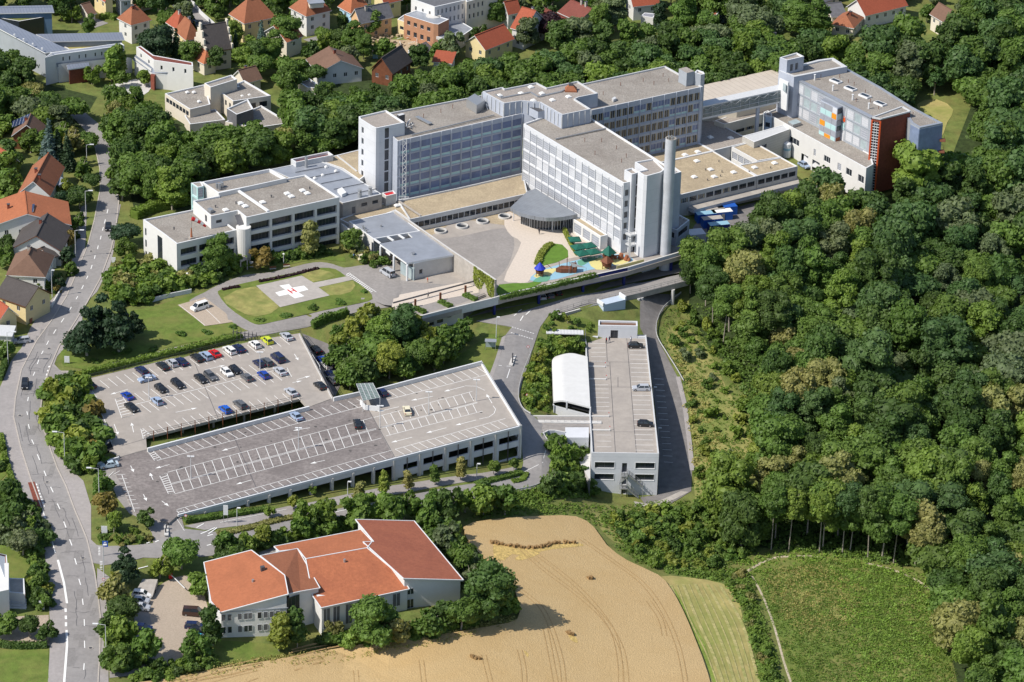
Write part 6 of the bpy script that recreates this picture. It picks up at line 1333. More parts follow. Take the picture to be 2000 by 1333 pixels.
# clinic complex at the upper left (grey metal roofs) and flat-roofed school
T=thing('metal_roofed_complex','long low complex with intersecting blue-grey standing-seam roofs at the upper left','building',P(70,90,0))
bm=mat('bluegrey_roof',(.25,.28,.34),.4,.06,.5,metal=.35,build=stripes((.9,.43,0),.9,.1,(.18,.2,.25),(.27,.30,.36)))
for q,z in (([(-20,26),(105,24),(102,10),(-20,12)],9),([(-20,20),(0,36),(96,103),(134,97),(0,35)],9)): pass
def droof(T,px,z0,z1,zb=0,m=bm,wm='clad_grey'):
    q=[P(x,y,z) for (x,y),z in zip(px,(z0,z0,z1,z1))]; b=MB(); b.face(q); b.face([v-Vector((0,0,.3)) for v in q[::-1]]); 
    for i in range(4): a,c=q[i],q[(i+1)%4]; b.face([a-Vector((0,0,.3)),c-Vector((0,0,.3)),c,a],1)
    b.build('roof',[m,'trim_white'],T); I=inset([(v.x,v.y) for v in q],.6); w=MB()
    for i in range(4): j=(i+1)%4; w.face([(I[i].x,I[i].y,zb),(I[j].x,I[j].y,zb),(I[j].x,I[j].y,q[j].z-.3),(I[i].x,I[i].y,q[i].z-.3)])
    w.build('wall',[wm],T)
droof(T,[(-30,27),(106,24),(102,10.5),(-30,13)],8,9.5,wm=mat('blue_side',(.10,.17,.27),.6)); droof(T,[(-40,36),(88,103.5),(134,97),(-10,33)],8.5,9.2); droof(T,[(100,81.5),(243,78),(238,63.5),(70,67)],7,8.2)
block(T,[(-20,32),(37,42),(96,32),(94,26.5),(-20,27)],6.2,0,'glass','grass',par=.2); block(T,[(112,84),(135,97),(215,92),(200,82)],5,0,'cream_wall','mown',par=.2)
b=MB()
for i in range(5): p=P(28+18*i,70+9*i,9.3); b.box(p,.5,.5,.5)
b.build('vent_pipe',['trim_white'],T)
T=thing('curved_clinic','white two-storey building with a slanting wall, blue-grey canopies and red recesses','building',P(160,140,0))
RW=[(3.9,5.2)]
block(T,[(88,113),(110,107),(243,89),(237,84),(100,103)],9,0,'white_wall','metal_roof',par=.1,fac={1:dict(n=8,w=.18,rows=[(6.6,7.9)],kind='g',pair=.8)}); droof(T,[(112,132),(247,115),(243,109),(110,124)],5,6.3,0,wm='white_wall')
droof(T,[(132,136),(175,130),(173,122),(130,127)],5.2,5.9,0,wm='brick_red')
T=thing('curved_clinic','white two-storey building with a maroon roof strip and balconies facing the parking court','building',P(310,160,0))
block(T,[(266,92),(300,118),(377,129),(376,122),(300,108),(275,90)],9,0,'white_wall','tile_maroon',par=.1,fac={0:dict(n=2,w=.18,rows=[(6.6,7.9)],kind='g'),1:dict(n=3,w=.18,rows=[(6.2,7.6)],kind='g')}); droof(T,[(259,116),(297,143),(300,133),(265,108)],5,6.4,0,wm='white_wall'); droof(T,[(297,143),(356,149),(359,141),(300,133)],5,6.4,0,wm='white_wall')
block(T,[(294,146),(301,150),(304,146),(298,142)],4.6,0,'brick_red','brick_red',par=0)
b=MB()
for z in (2.2,4.0): A,B=P(301,165,0),P(355,171,0); prism4(b,Vector((A.x,A.y-.3,0)),Vector((B.x,B.y-.3,0)),1.2,z-.15,z); 
b.build('balcony',['trim_grey'],T); b=MB(); A,B=P(301,163,0),P(355,169,0); prism4(b,A,B,.3,0,4.7); b.build('recess_wall',['white_wall'],T)
T=thing('flat_roofed_school','stepped flat-roofed building with brownish gravel roofs and dark fascias behind the wood','building',P(430,190,0))
block(T,[(322,183),(371,214),(411,204),(400,165)],6,0,'cream_wall','gravel_roof',cap='trim_white',fac={0:dict(n=7,w=.85,rows=[(3.5,5)],kind='k')})
block(T,[(399,163),(411,171),(463,155),(452,146.5)],9.5,0,'cream_wall','gravel_roof',cap='trim_white'); block(T,[(427,178),(455,198),(529,187),(477,157)],6.5,0,'cream_wall','gravel_roof',cap='trim_white',fac={0:dict(n=3,w=.4,rows=[(3.5,5.2)],kind='k'),1:dict(n=3,w=.7,rows=[(3.3,5)],kind='k')})
block(T,[(443,212),(462,224),(495,213),(484,194)],7.5,0,'slate','gravel_roof',cap='trim_white'); block(T,[(360,226),(371,243),(440,234),(420,213)],3.5,0,'cream_wall','gravel_roof',cap='trim_white',par=.2); block(T,[(440,238),(500,250),(567,240),(510,206)],4,0,'cream_wall','gravel_roof',cap='trim_white')
domes(T,[(366,180),(379,180),(389,198),(453,173),(465,170),(473,188),(487,186)],5.7,1); block(T,[(583,160),(600,171),(634,174),(604,153)],4,0,'cream_wall','gravel_roof',cap='trim_white')
# ================================================================ cars
CARK={}
def car_proto(kind):
    L,Wd,Hh={'hatch':(4.1,1.74,1.48),'sedan':(4.6,1.8,1.42),'wagon':(4.65,1.8,1.5),'van':(4.9,1.92,1.95),'sport':(4.3,1.8,1.28)}[kind]
    root=thing('parked_car','car','car',(0,0,-200)); ORG[root.name]=Vector((0,0,0))
    lw=.62*(Hh/1.45)**.5+.2
    if kind=='van': prof=[(-L/2,.35),(-L/2,.95),(-L/2+.25,1.08),(-L/2+.9,1.15),(L/2-.02,1.15),(L/2,.35)]; roof=[(-L/2+.75,1.15),(-L/2+1.55,Hh),(L/2-.25,Hh),(L/2-.05,1.15)]
    elif kind=='hatch': prof=[(-L/2,.32),(-L/2+.02,.68),(-L/2+.2,.8),(-L/2+1.05,.93),(L/2-.05,.95),(L/2,.35)]; roof=[(-L/2+1.0,.93),(-L/2+1.75,Hh),(L/2-.75,Hh-.03),(L/2-.12,.95)]
    elif kind=='wagon': prof=[(-L/2,.32),(-L/2+.02,.66),(-L/2+.25,.8),(-L/2+1.25,.92),(L/2-.05,.95),(L/2,.35)]; roof=[(-L/2+1.2,.92),(-L/2+2.0,Hh),(L/2-.5,Hh-.04),(L/2-.1,.95)]
    elif kind=='sport': prof=[(-L/2,.28),(-L/2+.05,.55),(-L/2+.3,.68),(-L/2+1.4,.82),(L/2-.4,.86),(L/2-.05,.78),(L/2,.32)]; roof=[(-L/2+1.3,.82),(-L/2+2.1,Hh),(L/2-1.3,Hh-.05),(L/2-.55,.86)]
    else: prof=[(-L/2,.32),(-L/2+.03,.66),(-L/2+.25,.78),(-L/2+1.3,.9),(L/2-.7,.94),(L/2-.08,.9),(L/2,.35)]; roof=[(-L/2+1.25,.9),(-L/2+2.0,Hh),(L/2-1.35,Hh-.02),(L/2-.65,.94)]
    b=MB(); sec=[(-.5,.97),(-.47,1),(.47,1),(.5,.97)]
    def loft(pr,w0,w1,zref,mi):   # outline in x,z, narrowing with height
        n=len(pr); wd=lambda z: w0 if z<=zref else w1
        for i in range(n):
            a,c=pr[i],pr[(i+1)%n]; wa,wc=wd(a[1])/2,wd(c[1])/2; b.face([(a[0],-wa,a[1]),(a[0],wa,a[1]),(c[0],wc,c[1]),(c[0],-wc,c[1])],mi)
        b.face([(x,-wd(z)/2,z) for x,z in pr],mi); b.face([(x,wd(z)/2,z) for x,z in pr[::-1]],mi)
    loft([(prof[0][0]+.12,.2)]+prof+[(prof[-1][0]-.1,.2)],Wd,Wd*.96,.7,0)
    b.build('body',['paint'],root); b=MB()
    r=roof; top=[(r[1][0]+.05,Hh-.0),(r[2][0]-.05,Hh-.02)]
    w0,w1=Wd*.9/2,Wd*.72/2
    # glasshouse
    q=[(r[0][0],w0,r[0][1]),(r[1][0],w1,Hh-.05),(r[2][0],w1,Hh-.07),(r[3][0],w0,r[3][1])]
    b.face([(x,-y,z) for x,y,z in q]); b.face(q[::-1]); b.face([(q[0][0],-w0,q[0][2]),(q[0][0],w0,q[0][2]),(q[1][0],w1,q[1][2]),(q[1][0],-w1,q[1][2])]); b.face([(q[2][0],-w1,q[2][2]),(q[2][0],w1,q[2][2]),(q[3][0],w0,q[3][2]),(q[3][0],-w0,q[3][2])]); b.build('window',['glass'],root)
    b=MB(); x0,x1=r[1][0]-.06,r[2][0]+.06
    b.prism([(x0,-w1),(x1,-w1),(x1,w1),(x0,w1)],Hh-.07,Hh,0,None,True)
    for x in ([x0+.02,(x0+x1)/2,x1-.1] if kind!='sport' else [x1-.2]):
        for s in (-1,1):
            xb=x if x not in (x0+.02,) else r[0][0]+.1
            xb=r[3][0]-.12 if x==x1-.1 or kind=='sport' else xb
            b.bar((xb,s*(w0+.015),r[0][1]),(x,s*(w1+.015),Hh-.04),.09)
    b.build('roof',['paint'],root)
    for s in (-1,1):
        for x in (-L/2+.82,L/2-.85):
            w=MB(); w.tube((x,s*(Wd/2-.2),.32),(x,s*(Wd/2+.01),.32),.32,n=14); wo=w.build('wheel',['tyre'],root); w=MB(); w.tube((x,s*(Wd/2+.01),.32),(x,s*(Wd/2+.025),.32),.2,n=10); w.build('rim',['rim'],wo)
        h=MB(); h.box((-L/2+.04,s*(Wd/2-.3),.52),.12,.38,.16); h.build('headlight',['lamp_glass'],root); h=MB(); h.box((L/2-.03,s*(Wd/2-.2),.68),.08,.28,.18); h.build('taillight',['lamp_red'],root)
    return root
used=set()
def car(kind,px,hd,col,label,z=None,group='cars parked on the decks',cat='car',vel=None):
    """px: picture point of the car's middle on its ground; hd: picture direction its nose points to"""
    if kind not in CARK: CARK[kind]=car_proto(kind)
    A=P(*px,z) if z is not None else G(*px); q=(px[0]+hd[0],px[1]+hd[1]); B=P(*q,A.z); zz=A.z+.14 if z is None else z+.03
    root=CARK[kind]
    if kind in used: root=copy_tree(root)
    used.add(kind); root.location=(A.x,A.y,zz); d=Vector((B.x-A.x,B.y-A.y)); root.rotation_euler=(0,0,math.atan2(-d.y,-d.x))
    root['label']=label; root['category']=cat; root['group']=group; root.name='parked_car' if cat!='van' else 'parked_van'
    for c in root.children:
        if c.name.startswith(('body','roof')): c.color=(*col,1)
    return root
BK=(.012,.013,.016);NV=(.01,.018,.07);SI=(.42,.44,.48);WH=(.75,.75,.74);GC=(.10,.105,.115);BL=(.01,.05,.32);RD=(.55,.01,.012);CR=(.72,.66,.48);LB=(.30,.38,.52)
U=(-18,-15); Dn=(18,15)
for kind,px,hd,col,label in [
 ('sedan',(175,755),U,BK,'black saloon parked alone in the back left corner of the older deck'),
 ('wagon',(277,728),U,NV,'navy estate, first car from the left in the row by the hedge'),
 ('sedan',(318,719),U,BK,'black saloon parked next to a silver hatchback by the hedge'),
 ('hatch',(336.5,713),U,SI,'silver hatchback between two black cars in the hedge row'),
 ('sedan',(355,710.5),U,NV,'dark blue saloon right of the silver hatchback in the hedge row'),
 ('wagon',(385,703),U,BK,'black estate left of the light blue people carrier'),
 ('wagon',(402.5,699),U,LB,'light blue-grey estate beside the red sports car'),
 ('sport',(420,694),U,RD,'bright red sports car in the hedge row'),
 ('wagon',(449,688),U,WH,'white crossover right of the red sports car'),
 ('sedan',(467,684.5),U,NV,'dark blue saloon right of the white crossover'),
 ('hatch',(498.5,677),U,WH,'small white car beside the yellow-green car in the hedge row'),
 ('hatch',(522,669),U,(.55,.62,.03),'yellow-green hatchback in the hedge row'),
 ('sedan',(560,661),U,SI,'silver saloon at the right end of the hedge row'),
 ('sedan',(287,744),(-34,8),LB,'pale blue-silver saloon standing across the aisle by the hedge'),
 ('sport',(249,777),U,BL,'royal blue coupe at the hatched end of the middle bays'),
 ('hatch',(314,763),Dn,BK,'black hatchback in the middle bays above the empty stalls'),
 ('wagon',(347,754),Dn,BK,'long black estate in the middle bays'),
 ('sedan',(392.5,743.5),Dn,BK,'black saloon left of a grey one in the middle bays'),
 ('wagon',(411,738.5),Dn,GC,'dark grey estate right of the black saloon in the middle bays'),
 ('hatch',(443,731.5),Dn,WH,'white hatchback in the middle bays next to a black one'),
 ('hatch',(459,726.5),Dn,BK,'black hatchback right of the white one in the middle bays'),
 ('hatch',(506,714),U,NV,'dark blue hatchback next to the lamp post in the middle bays'),
 ('wagon',(521,711),U,GC,'grey estate between the dark blue hatchback and the blue van'),
 ('van',(543,704),U,NV,'dark blue van at the right end of the middle bays'),
 ('sedan',(257,800),Dn,BK,'black saloon below the royal blue coupe'),
 ('hatch',(307,787.5),U,LB,'pale silver-blue hatchback under the left deck lamp'),
 ('hatch',(482,741.5),U,GC,'small two-tone dark car in the lower middle bays'),
 ('hatch',(515,736.5),U,BL,'small blue car in the lower middle bays right of the two-tone one'),
 ('sedan',(547,729),U,SI,'silver saloon beside the hatched triangle'),
 ('hatch',(440,804),U,(.01,.10,.50),'bright blue hatchback in the row along the gap'),
 ('wagon',(469,794),U,GC,'grey estate right of the bright blue hatchback'),
 ('sedan',(569,770),U,SI,'silver saloon in the row along the gap'),
 ('hatch',(625,757.5),U,BK,'black hatchback alone at the right end of the older deck'),
 ('hatch',(205,843),(3,12),GC,'grey hatchback beside the left edge railing of the older deck'),
 ('sedan',(578,817),U,LB,'pale blue saloon parked alone along the back wall of the front deck'),
 ('wagon',(698.5,832),(-5,-19),BK,'black car alone in the centre island of the front deck'),
 ('sedan',(795,806),(-5,-19),CR,'cream taxi alone on the light part of the front deck'),
 ('hatch',(746,771),U,NV,'dark blue car half under the glazed stair canopy'),
 ('sedan',(213,912),(-30,4),(.45,.55,.62),'old pale blue saloon beside the low ramp wall')]:
    car(kind,px,hd,col,label,z=ZD)
for kind,px,hd,col,label in [('sedan',(616,687),U,BK,'dark saloon on the lower car park, nearest the access road'),('hatch',(630,708),U,BL,'dark blue hatchback on the lower car park above the white car'),('hatch',(637,718),U,WH,'white hatchback on the lower car park beside the deck'),('sedan',(647,736),U,NV,'navy saloon on the lower car park below the white hatchback'),('sedan',(650,747),U,GC,'grey saloon, last on the lower car park'),('hatch',(157,809),(-18,3),(.10,.01,.01),'dark red car under the bushes left of the older deck'),('hatch',(168,824),(-18,3),SI,'silver car half under the left edge of the older deck')]:
    car(kind,px,hd,col,label,group='cars on the lower car park')
for kind,px,hd,col,label in [('hatch',(1241,679),(20,0),BK,'black car at the far end of the garage roof'),('wagon',(1252,762),(-20,0),SI,'silver estate in the middle of the garage roof'),('hatch',(1260,832),(20,1),BK,'black hatchback nearest the front end of the garage roof')]: car(kind,px,hd,col,label,z=ZG-.35,group='cars on the garage roof')
car('wagon',(49,755),(-1,10),BK,'black car driving down the curved main road',group='cars on the main road'); car('hatch',(211.5,448),(-1,10),BK,'black car on the main road beside the dark round tree',group='cars on the main road')
car('van',(390,605),(-30,10),WH,'white van on the paved bay by the helipad',group='vehicles by the entrance',cat='van'); car('hatch',(705,509),(14,14),CR,'cream taxi waiting beside the shrubs at the entrance',group='vehicles by the entrance'); car('van',(757,538),(-16,-10),SI,'silver people carrier under the entrance canopy edge',group='vehicles by the entrance')
for kind,px,hd,col,label in [('wagon',(278,1166),(20,2),WH,'white estate under the trees at the yard'),('hatch',(275,1178),(20,2),SI,'silver hatchback below the white estate in the yard'),('hatch',(276,1191),(20,2),SI,'silver car with the tree shadow on its bonnet, lowest of three'),('wagon',(278,1232),(20,2),NV,'dark car under the trees at the lower yard'),('van',(378,1202),(20,1),(.05,.025,.02),'brown people carrier beside the red-roofed hall'),('wagon',(381,1228),(20,1),NV,'dark blue estate below the brown people carrier'),('hatch',(387,1238),(20,1),BK,'black hatchback between the dark blue estate and the turquoise car'),('hatch',(389,1252),(20,3),(.05,.40,.55),'turquoise car beneath the small tree at the yard')]: car(kind,px,hd,col,label,group='cars in the yard of the red-roofed hall')
for kind,px,hd,col,label in [('sedan',(345,17),(5,8),SI,'silver car at the top of the town street'),('hatch',(376,44),(6,8),BK,'black car, upper of three along the town street'),('hatch',(385,52),(6,8),GC,'grey car, middle of three along the town street'),('wagon',(393,61),(6,8),SI,'silver car, lowest of three along the town street'),('wagon',(42,670),(-18,2),SI,'silver car in the driveway at the left edge'),('hatch',(1570,327),(14,8),LB,'pale car by the loading bays'),('hatch',(1477,43),(10,0),WH,'white car glimpsed at the top between trees')][:6]: car(kind,px,hd,col,label,group='cars in the town')
for kind,px,label in [('hatch',(1058,582),'silver car in the shade under the plaza, left'),('wagon',(1073,579),'grey car in the shade under the plaza, middle'),('hatch',(1089,575),'dark car in the shade under the plaza, right')]: car(kind,px,(-6,-10),GC if 'grey' in label else SI if 'silver' in label else BK,label,z=-4.3,group='cars under the plaza')
# tractor cover
T=thing('tarpaulin_trailer','trailer under a pale tarpaulin at the top of the yard','trailer',G(285,1160)); p=G(285,1158); b=MB()
q=[(p.x-2.4,p.y-2.2),(p.x+1.8,p.y-2.8),(p.x+2.4,p.y+3),(p.x-1,p.y+3)]; b.prism(q,p.z+.4,lambda v:p.z+1.3+(v[1]-p.y)*.18); b.build('tarpaulin',['concrete'],T); b=MB()
for s in (-1,1): b.tube((p.x+s*2.2,p.y,p.z+.45),(p.x+s*1.9,p.y,p.z+.45),.4,n=10); 
b.build('wheel',['tyre'],T)
# ================================================================ lamps
def lamp(px,h,arm,label,grp,z=None,twin=False,globe=False):
    p=P(*px,z) if z is not None else G(*px); T=thing('street_lamp',label,'street lamp',p,grp); b=MB(); b.tube(p,p+Vector((0,0,h)),.11,.07,8); 
    b.build('pole',['trim_grey'],T); b=MB()
    if globe: b.tube(p+Vector((0,0,h)),p+Vector((0,0,h+.25)),.12,.35,10); b.tube(p+Vector((0,0,h+.25)),p+Vector((0,0,h+.45)),.35,.1,10); b.build('lamp_head',['lamp_glass'],T); return
    if arm:
        a=p+Vector((0,0,h)); e=a+Vector((arm*.85,0,.25)); b.bar(a,e,.09); b.build('arm',['trim_grey'],T); b=MB(); b.box((e.x+math.copysign(.5,arm),e.y,e.z-.08),1.2,.4,.18,0); b.build('lamp_head',['trim_white'],T)
    else:
        for s in ((-1,1) if twin else (1,)): b.box((p.x+s*.45,p.y,p.z+h-.05),.8,.4,.18)
        b.build('lamp_head',['trim_white'],T)
MR='street lamps along the main road'
for px,h,arm,label in [((168,427),8.2,1.2,'curved lamp on the pavement beside the big orange-roofed house'),((148,505),8.2,1.6,'curved lamp beside the dark cross-gabled house'),((102,582),8,0,'straight lamp beside the white hipped house'),((127,912),9.2,-2,'arm lamp in the bushes left of the older parking deck'),((194,982),9,-2,'arm lamp beside the small trees at the lot entrance'),((208,1298),10,-2,'arm lamp at the bottom between main road and yard'),((135,219),3.4,1.2,'short lamp at the upper road bend under the trees'),((170,328),7,1.2,'lamp beside the spruces on the upper road'),((16,712),9,1.4,'lamp beside the carport at the left edge'),((203,1128),8.5,0,'lamp pole at the junction pavement')]: lamp(px,h,arm,label,MR)
for px,h,label in [((373,934.5),5.9,'twin-headed lamp at the left end of the front deck island'),((583,878.5),5.9,'twin-headed lamp in the middle of the dark deck surface'),((742,835.5),6,'twin-headed lamp at the joint of dark and light deck'),((837,808),6,'twin-headed lamp in the light deck island'),((930,784),6,'twin-headed lamp at the right end of the deck island'),((291,780),6,'lamp above the pale hatchback on the older deck'),((508,727),5.6,'lamp between the blue cars on the older deck')]: lamp(px,h,0,label,'lamps on the parking decks',z=ZD,twin=True)
for px,h,label in [((931,936),4.2,'lamp between deck and service road near the right-hand trees'),((463,1029),5,'lamp on the planted strip of the service road'),((679,967),3.6,'short lamp by the middle of the service road'),((1275,790),5,'lamp in the garage shadow, upper'),((1284,870),5,'lamp in the garage shadow, lower'),((969,660),6,'lamp on the lawn left of the junction')]: lamp(px,h,0,label,'lamps along the service roads')
for px,h,label in [((554,515),2.6,'round garden lamp behind the curved helipad road'),((366,553),2.6,'round garden lamp by the access road shrubs'),((265,541),2.4,'round garden lamp among shrubs left of the office building')]: lamp(px,h,0,label,'globe lamps in the grounds',globe=True)
# ================================================================ people
def person(px,z,rz,top,legs,label,stride=.25):
    p=P(*px,z) if z is not None else G(*px); me=bpy.data.meshes.new('person'); bmx=bmesh.new()
    J={'pel':(0,0,.95),'che':(0,0,1.3),'nec':(0,0,1.47),'hea':(.02,0,1.62),'top':(.02,0,1.74)}
    for s,k in ((-1,'l'),(1,'r')):
        J['hip'+k]=(0,s*.1,.9); J['kne'+k]=(s*stride*.5+.03,s*.1,.5); J['ank'+k]=(s*stride,s*.1,.09); J['toe'+k]=(s*stride+.17,s*.11,.04)
        J['sho'+k]=(0,s*.2,1.4); J['elb'+k]=(-s*stride*.5,s*.26,1.12); J['han'+k]=(-s*stride*.7+.08,s*.26,.88)
    R={'pel':.15,'che':.17,'nec':.065,'hea':.1,'top':.08,'hip':.11,'kne':.07,'ank':.045,'toe':.035,'sho':.08,'elb':.05,'han':.035}
    idx={k:bmx.verts.new(v) for k,v in J.items()}
    E_=[('pel','che'),('che','nec'),('nec','hea'),('hea','top')]+[e for k in 'lr' for e in (('pel','hip'+k),('hip'+k,'kne'+k),('kne'+k,'ank'+k),('ank'+k,'toe'+k),('che','sho'+k),('sho'+k,'elb'+k),('elb'+k,'han'+k))]
    for a,c in E_: bmx.edges.new((idx[a],idx[c]))
    keys=list(J); bmx.to_mesh(me); bmx.free(); o=bpy.data.objects.new('person',me); COL.objects.link(o); o.location=p+Vector((0,0,.12 if z is None else .03)); o.rotation_euler=(0,0,rz)
    o.modifiers.new('Skin','SKIN'); sv=me.skin_vertices[0].data
    for i,k in enumerate(keys): r=R.get(k,R.get(k[:3],.08)); sv[i].radius=(r,r); sv[i].use_root=(k=='pel')
    o.modifiers.new('Sub','SUBSURF').levels=1; me.materials.append(mat('cloth_%s'%legs,{'dark':(.02,.02,.03),'blue':(.03,.05,.15),'skin':(.45,.27,.18)}[legs],.8)); tag(o,label,'person','people'); ORG[o.name]=o.location
    b=MB(); b.tube((0,0,1.0),(0,0,1.22),.17,.2,10); b.tube((0,0,1.22),(0,0,1.43),.21,.15,10); q=b.build('shirt',[mat('shirt_%s'%top,{'red':(.6,.03,.04),'white':(.75,.75,.75),'dark':(.03,.03,.035),'blue':(.12,.25,.5)}[top],.8)],None); q.parent=o; q.location=(0,0,1.0)
    b=MB(); b.tube((0,0,1.66),(0,0,1.78),.115,.06,8); q=b.build('hair',['brown_wood'],None); q.parent=o; q.location=(.0,0,1.64)
for a in [((1053,458),.08,1.3,'dark','dark','person in dark clothes walking across the pale plaza towards the entrance'),((835,553),.07,.4,'red','skin','person in a red top and shorts beside the entrance building'),((764,545),.1,2,'white','dark','person in white behind the silver people carrier'),((210.5,553),None,1.2,'red','dark','person in red on the path beside the main road'),((1184,671),ZG-.35,-1,'red','dark','person in a red top walking on the garage roof'),((1190,669),ZG-.35,-1,'dark','blue','person in dark clothes beside the red-topped person on the garage roof'),((1232,669),ZG-.35,0,'white','blue','person in a white top behind the black car on the garage roof'),((836,582),.08,0,'white','dark','person in a white top at the small forecourt table'),((691,506),.1,0,'blue','dark','person in blue by the cream taxi')]: person(*a)
# ================================================================ plaza furniture
UM='green café parasols on the terrace'
for px,rz,s,label in [((1122,482),.2,3.2,'single green parasol nearest the hedge and entrance'),((1129,497),.5,3.4,'green parasol in the middle row beside the hedge'),((1150,494),.5,3.4,'green parasol in the middle row near the white annexe'),((1136,509),.5,3.4,'green parasol in the front row beside the hedge'),((1158,506),.5,3.4,'green parasol in the front row by the potted shrub')]:
    p=P(*px,0); T=thing('parasol',label,'parasol',p,UM,rz); b=MB(); 
    def lp_(x,y,z): return (p.x+x,p.y+y,z)
    b.tube(lp_(0,0,0),lp_(0,0,2.9),.06,n=6); b.build('pole',['trim_white'],T); b=MB(); q=[lp_(x*s/2,y*s/2,2.25) for x,y in ((-1,-1),(1,-1),(1,1),(-1,1))]; a=lp_(0,0,3.0)
    for i in range(4): b.face([q[i],q[(i+1)%4],a]); c,d_=q[i],q[(i+1)%4]; b.face([(c[0],c[1],c[2]-.25),(d_[0],d_[1],d_[2]-.25),d_,c])
    b.build('canopy',['green_dark'],T)
    t=thing('cafe_table','round café table under the '+label.replace('green ',''),'table',(p.x+1,p.y-.3,0),'café tables'); b=MB(); b.tube((p.x+1,p.y-.3,.72),(p.x+1,p.y-.3,.76),.5,n=12); b.build('tabletop',['trim_grey'],t); b=MB(); b.tube((p.x+1,p.y-.3,0),(p.x+1,p.y-.3,.72),.05,n=6); b.build('leg',['steel_dark'],t)
PG=[([(1035,548),(1048,532),(1100,515),(1165,500),(1215,497),(1238,508),(1215,516),(1150,528),(1090,545),(1060,548)],'play_surface_base','lightblue',.08),([(1042,540),(1060,528),(1090,524),(1078,535),(1062,546)],'play_surface','yellow',.10),([(1150,512),(1180,503),(1196,508),(1190,524),(1165,527)],'play_surface','yellow',.10),([(1195,507),(1220,504),(1228,512),(1200,518)],'play_surface','yellow',.10),([(1128,510),(1165,500),(1175,503),(1150,512),(1135,520)],'play_surface','tennis_green',.11),([(1040,550),(1060,538),(1075,540),(1068,550)],'play_surface','tennis_green',.115),([(1093,520),(1120,512),(1128,522),(1100,530)],'play_surface','lightblue',.12)]
for q,nm,m,z in PG: flat(nm,m if m!='yellow' else 'yellow',q,z,2)
def conehut(px,r,h,z0,m,label,base='brown_wood'):
    p=P(*px,0); T=thing('play_tower',label,'play tower',p,'playground pieces'); b=MB()
    for i in range(4): a=i*1.57+.6; b.bar((p.x+r*.7*math.cos(a),p.y+r*.7*math.sin(a),0),(p.x+r*.7*math.cos(a),p.y+r*.7*math.sin(a),z0+.2),.18)
    b.tube((p.x,p.y,.8),(p.x,p.y,1.7),r*.6,r*.75,10); b.build('frame',[base],T); b=MB(); b.tube((p.x,p.y,z0),(p.x,p.y,z0+h),r,.05,4 if m!='navy' else 10); b.build('roof',[mat('play_blue',(.02,.04,.42),.6) if m=='navy' else m],T)
conehut((1054,539),1.6,1.8,2.2,'navy','small round play hut with a pointed blue roof'); conehut((1188,510),2.3,2.2,2.4,'green_dark','play tower with a green pyramid roof'); conehut((1185,524),2.0,1.6,2.0,'brown_wood','wooden play hut with a brown roof by the parapet')
p=P(1107,531,0); T=thing('play_ship','wooden pirate-ship climbing frame with masts on the playground','play ship',p,'playground pieces'); b=MB(); b.prism([(p.x-3,p.y-.8),(p.x-1.5,p.y-1.3),(p.x+2.5,p.y-1),(p.x+2.8,p.y+.9),(p.x-1.5,p.y+1.1)],.2,1.3); b.prism([(p.x+1,p.y-.9),(p.x+2.6,p.y-.9),(p.x+2.6,p.y+.9),(p.x+1,p.y+.9)],1.3,2.4); b.build('hull',['brown_wood'],T); b=MB()
for x,h in ((-2,3),(0,4.4),(2,3.2)): b.tube((p.x+x,p.y,1),(p.x+x*1.1,p.y,h),.1,n=6)
b.bar((p.x-4,p.y-.5,1),(p.x-5.5,p.y-1,2.6),.12); b.build('mast',['brown_wood'],T)
p=P(1125,527,0); T=thing('sun_sail','white triangular sun sail over the playground','sun sail',p,'playground pieces'); b=MB(); q=[P(1112,512,3.6),P(1118,522,1.9),P(1145,523,1.6)]; b.face(q); b.build('sail',['canvas_white'],T); b=MB()
for v in q: b.bar((v.x,v.y,0),(v.x,v.y,v.z),.1)
b.build('post',['steel'],T)
p=P(1212,508,0); T=thing('climbing_frame','brown wooden climbing animals beside the green play tower','climbing frame',p,'playground pieces'); b=MB()
for x,y,r in ((-1.5,.4,.5),(0,.6,.9),(1.5,-.2,.8),(2.2,-.8,.5)): b.tube((p.x+x,p.y+y,.2),(p.x+x+.2,p.y+y,.2+r*1.6),r,r*.6,8)
b.bar((p.x-3.5,p.y+.2,.8),(p.x+.5,p.y+.5,1.2),.3); b.build('log_body',['tile_rust'],T)
wallrun(par,'playground_railing',[(1205,520),(1258,507)],.95,.06,.12,['yellow','yellow'])
# round skylight wells
for px,label in [((860,453.5),'round concrete skylight well, leftmost of the plaza'),((902,444),'round concrete skylight well, second from the left'),((942,434.5),'round concrete skylight well beside a small shrub'),((985,425),'round concrete skylight well nearest the curved canopy')]:
    p=P(*px,0); T=thing('skylight_well',label,'skylight well',(p.x,p.y,.05),'round skylight wells on the plaza'); b=MB(); n=22; r=1.75
    for i in range(n):
        a0,a1=2*math.pi*i/n,2*math.pi*(i+1)/n; f=lambda q,t,z:(p.x+q*math.cos(t),p.y+q*math.sin(t),z); b.face([f(r,a0,.05),f(r,a1,.05),f(r,a1,.6),f(r,a0,.6)]); b.face([f(r,a0,.6),f(r,a1,.6),f(r-.3,a1,.6),f(r-.3,a0,.6)]); b.face([f(r-.3,a0,.6),f(r-.3,a1,.6),f(r-.3,a1,.07),f(r-.3,a0,.07)])
    b.build('rim',['concrete_pale'],T); b=MB(); b.face([(p.x+(r-.3)*math.cos(2*math.pi*i/n),p.y+(r-.3)*math.sin(2*math.pi*i/n),.09) for i in range(n)]); b.build('glass',['glass'],T)
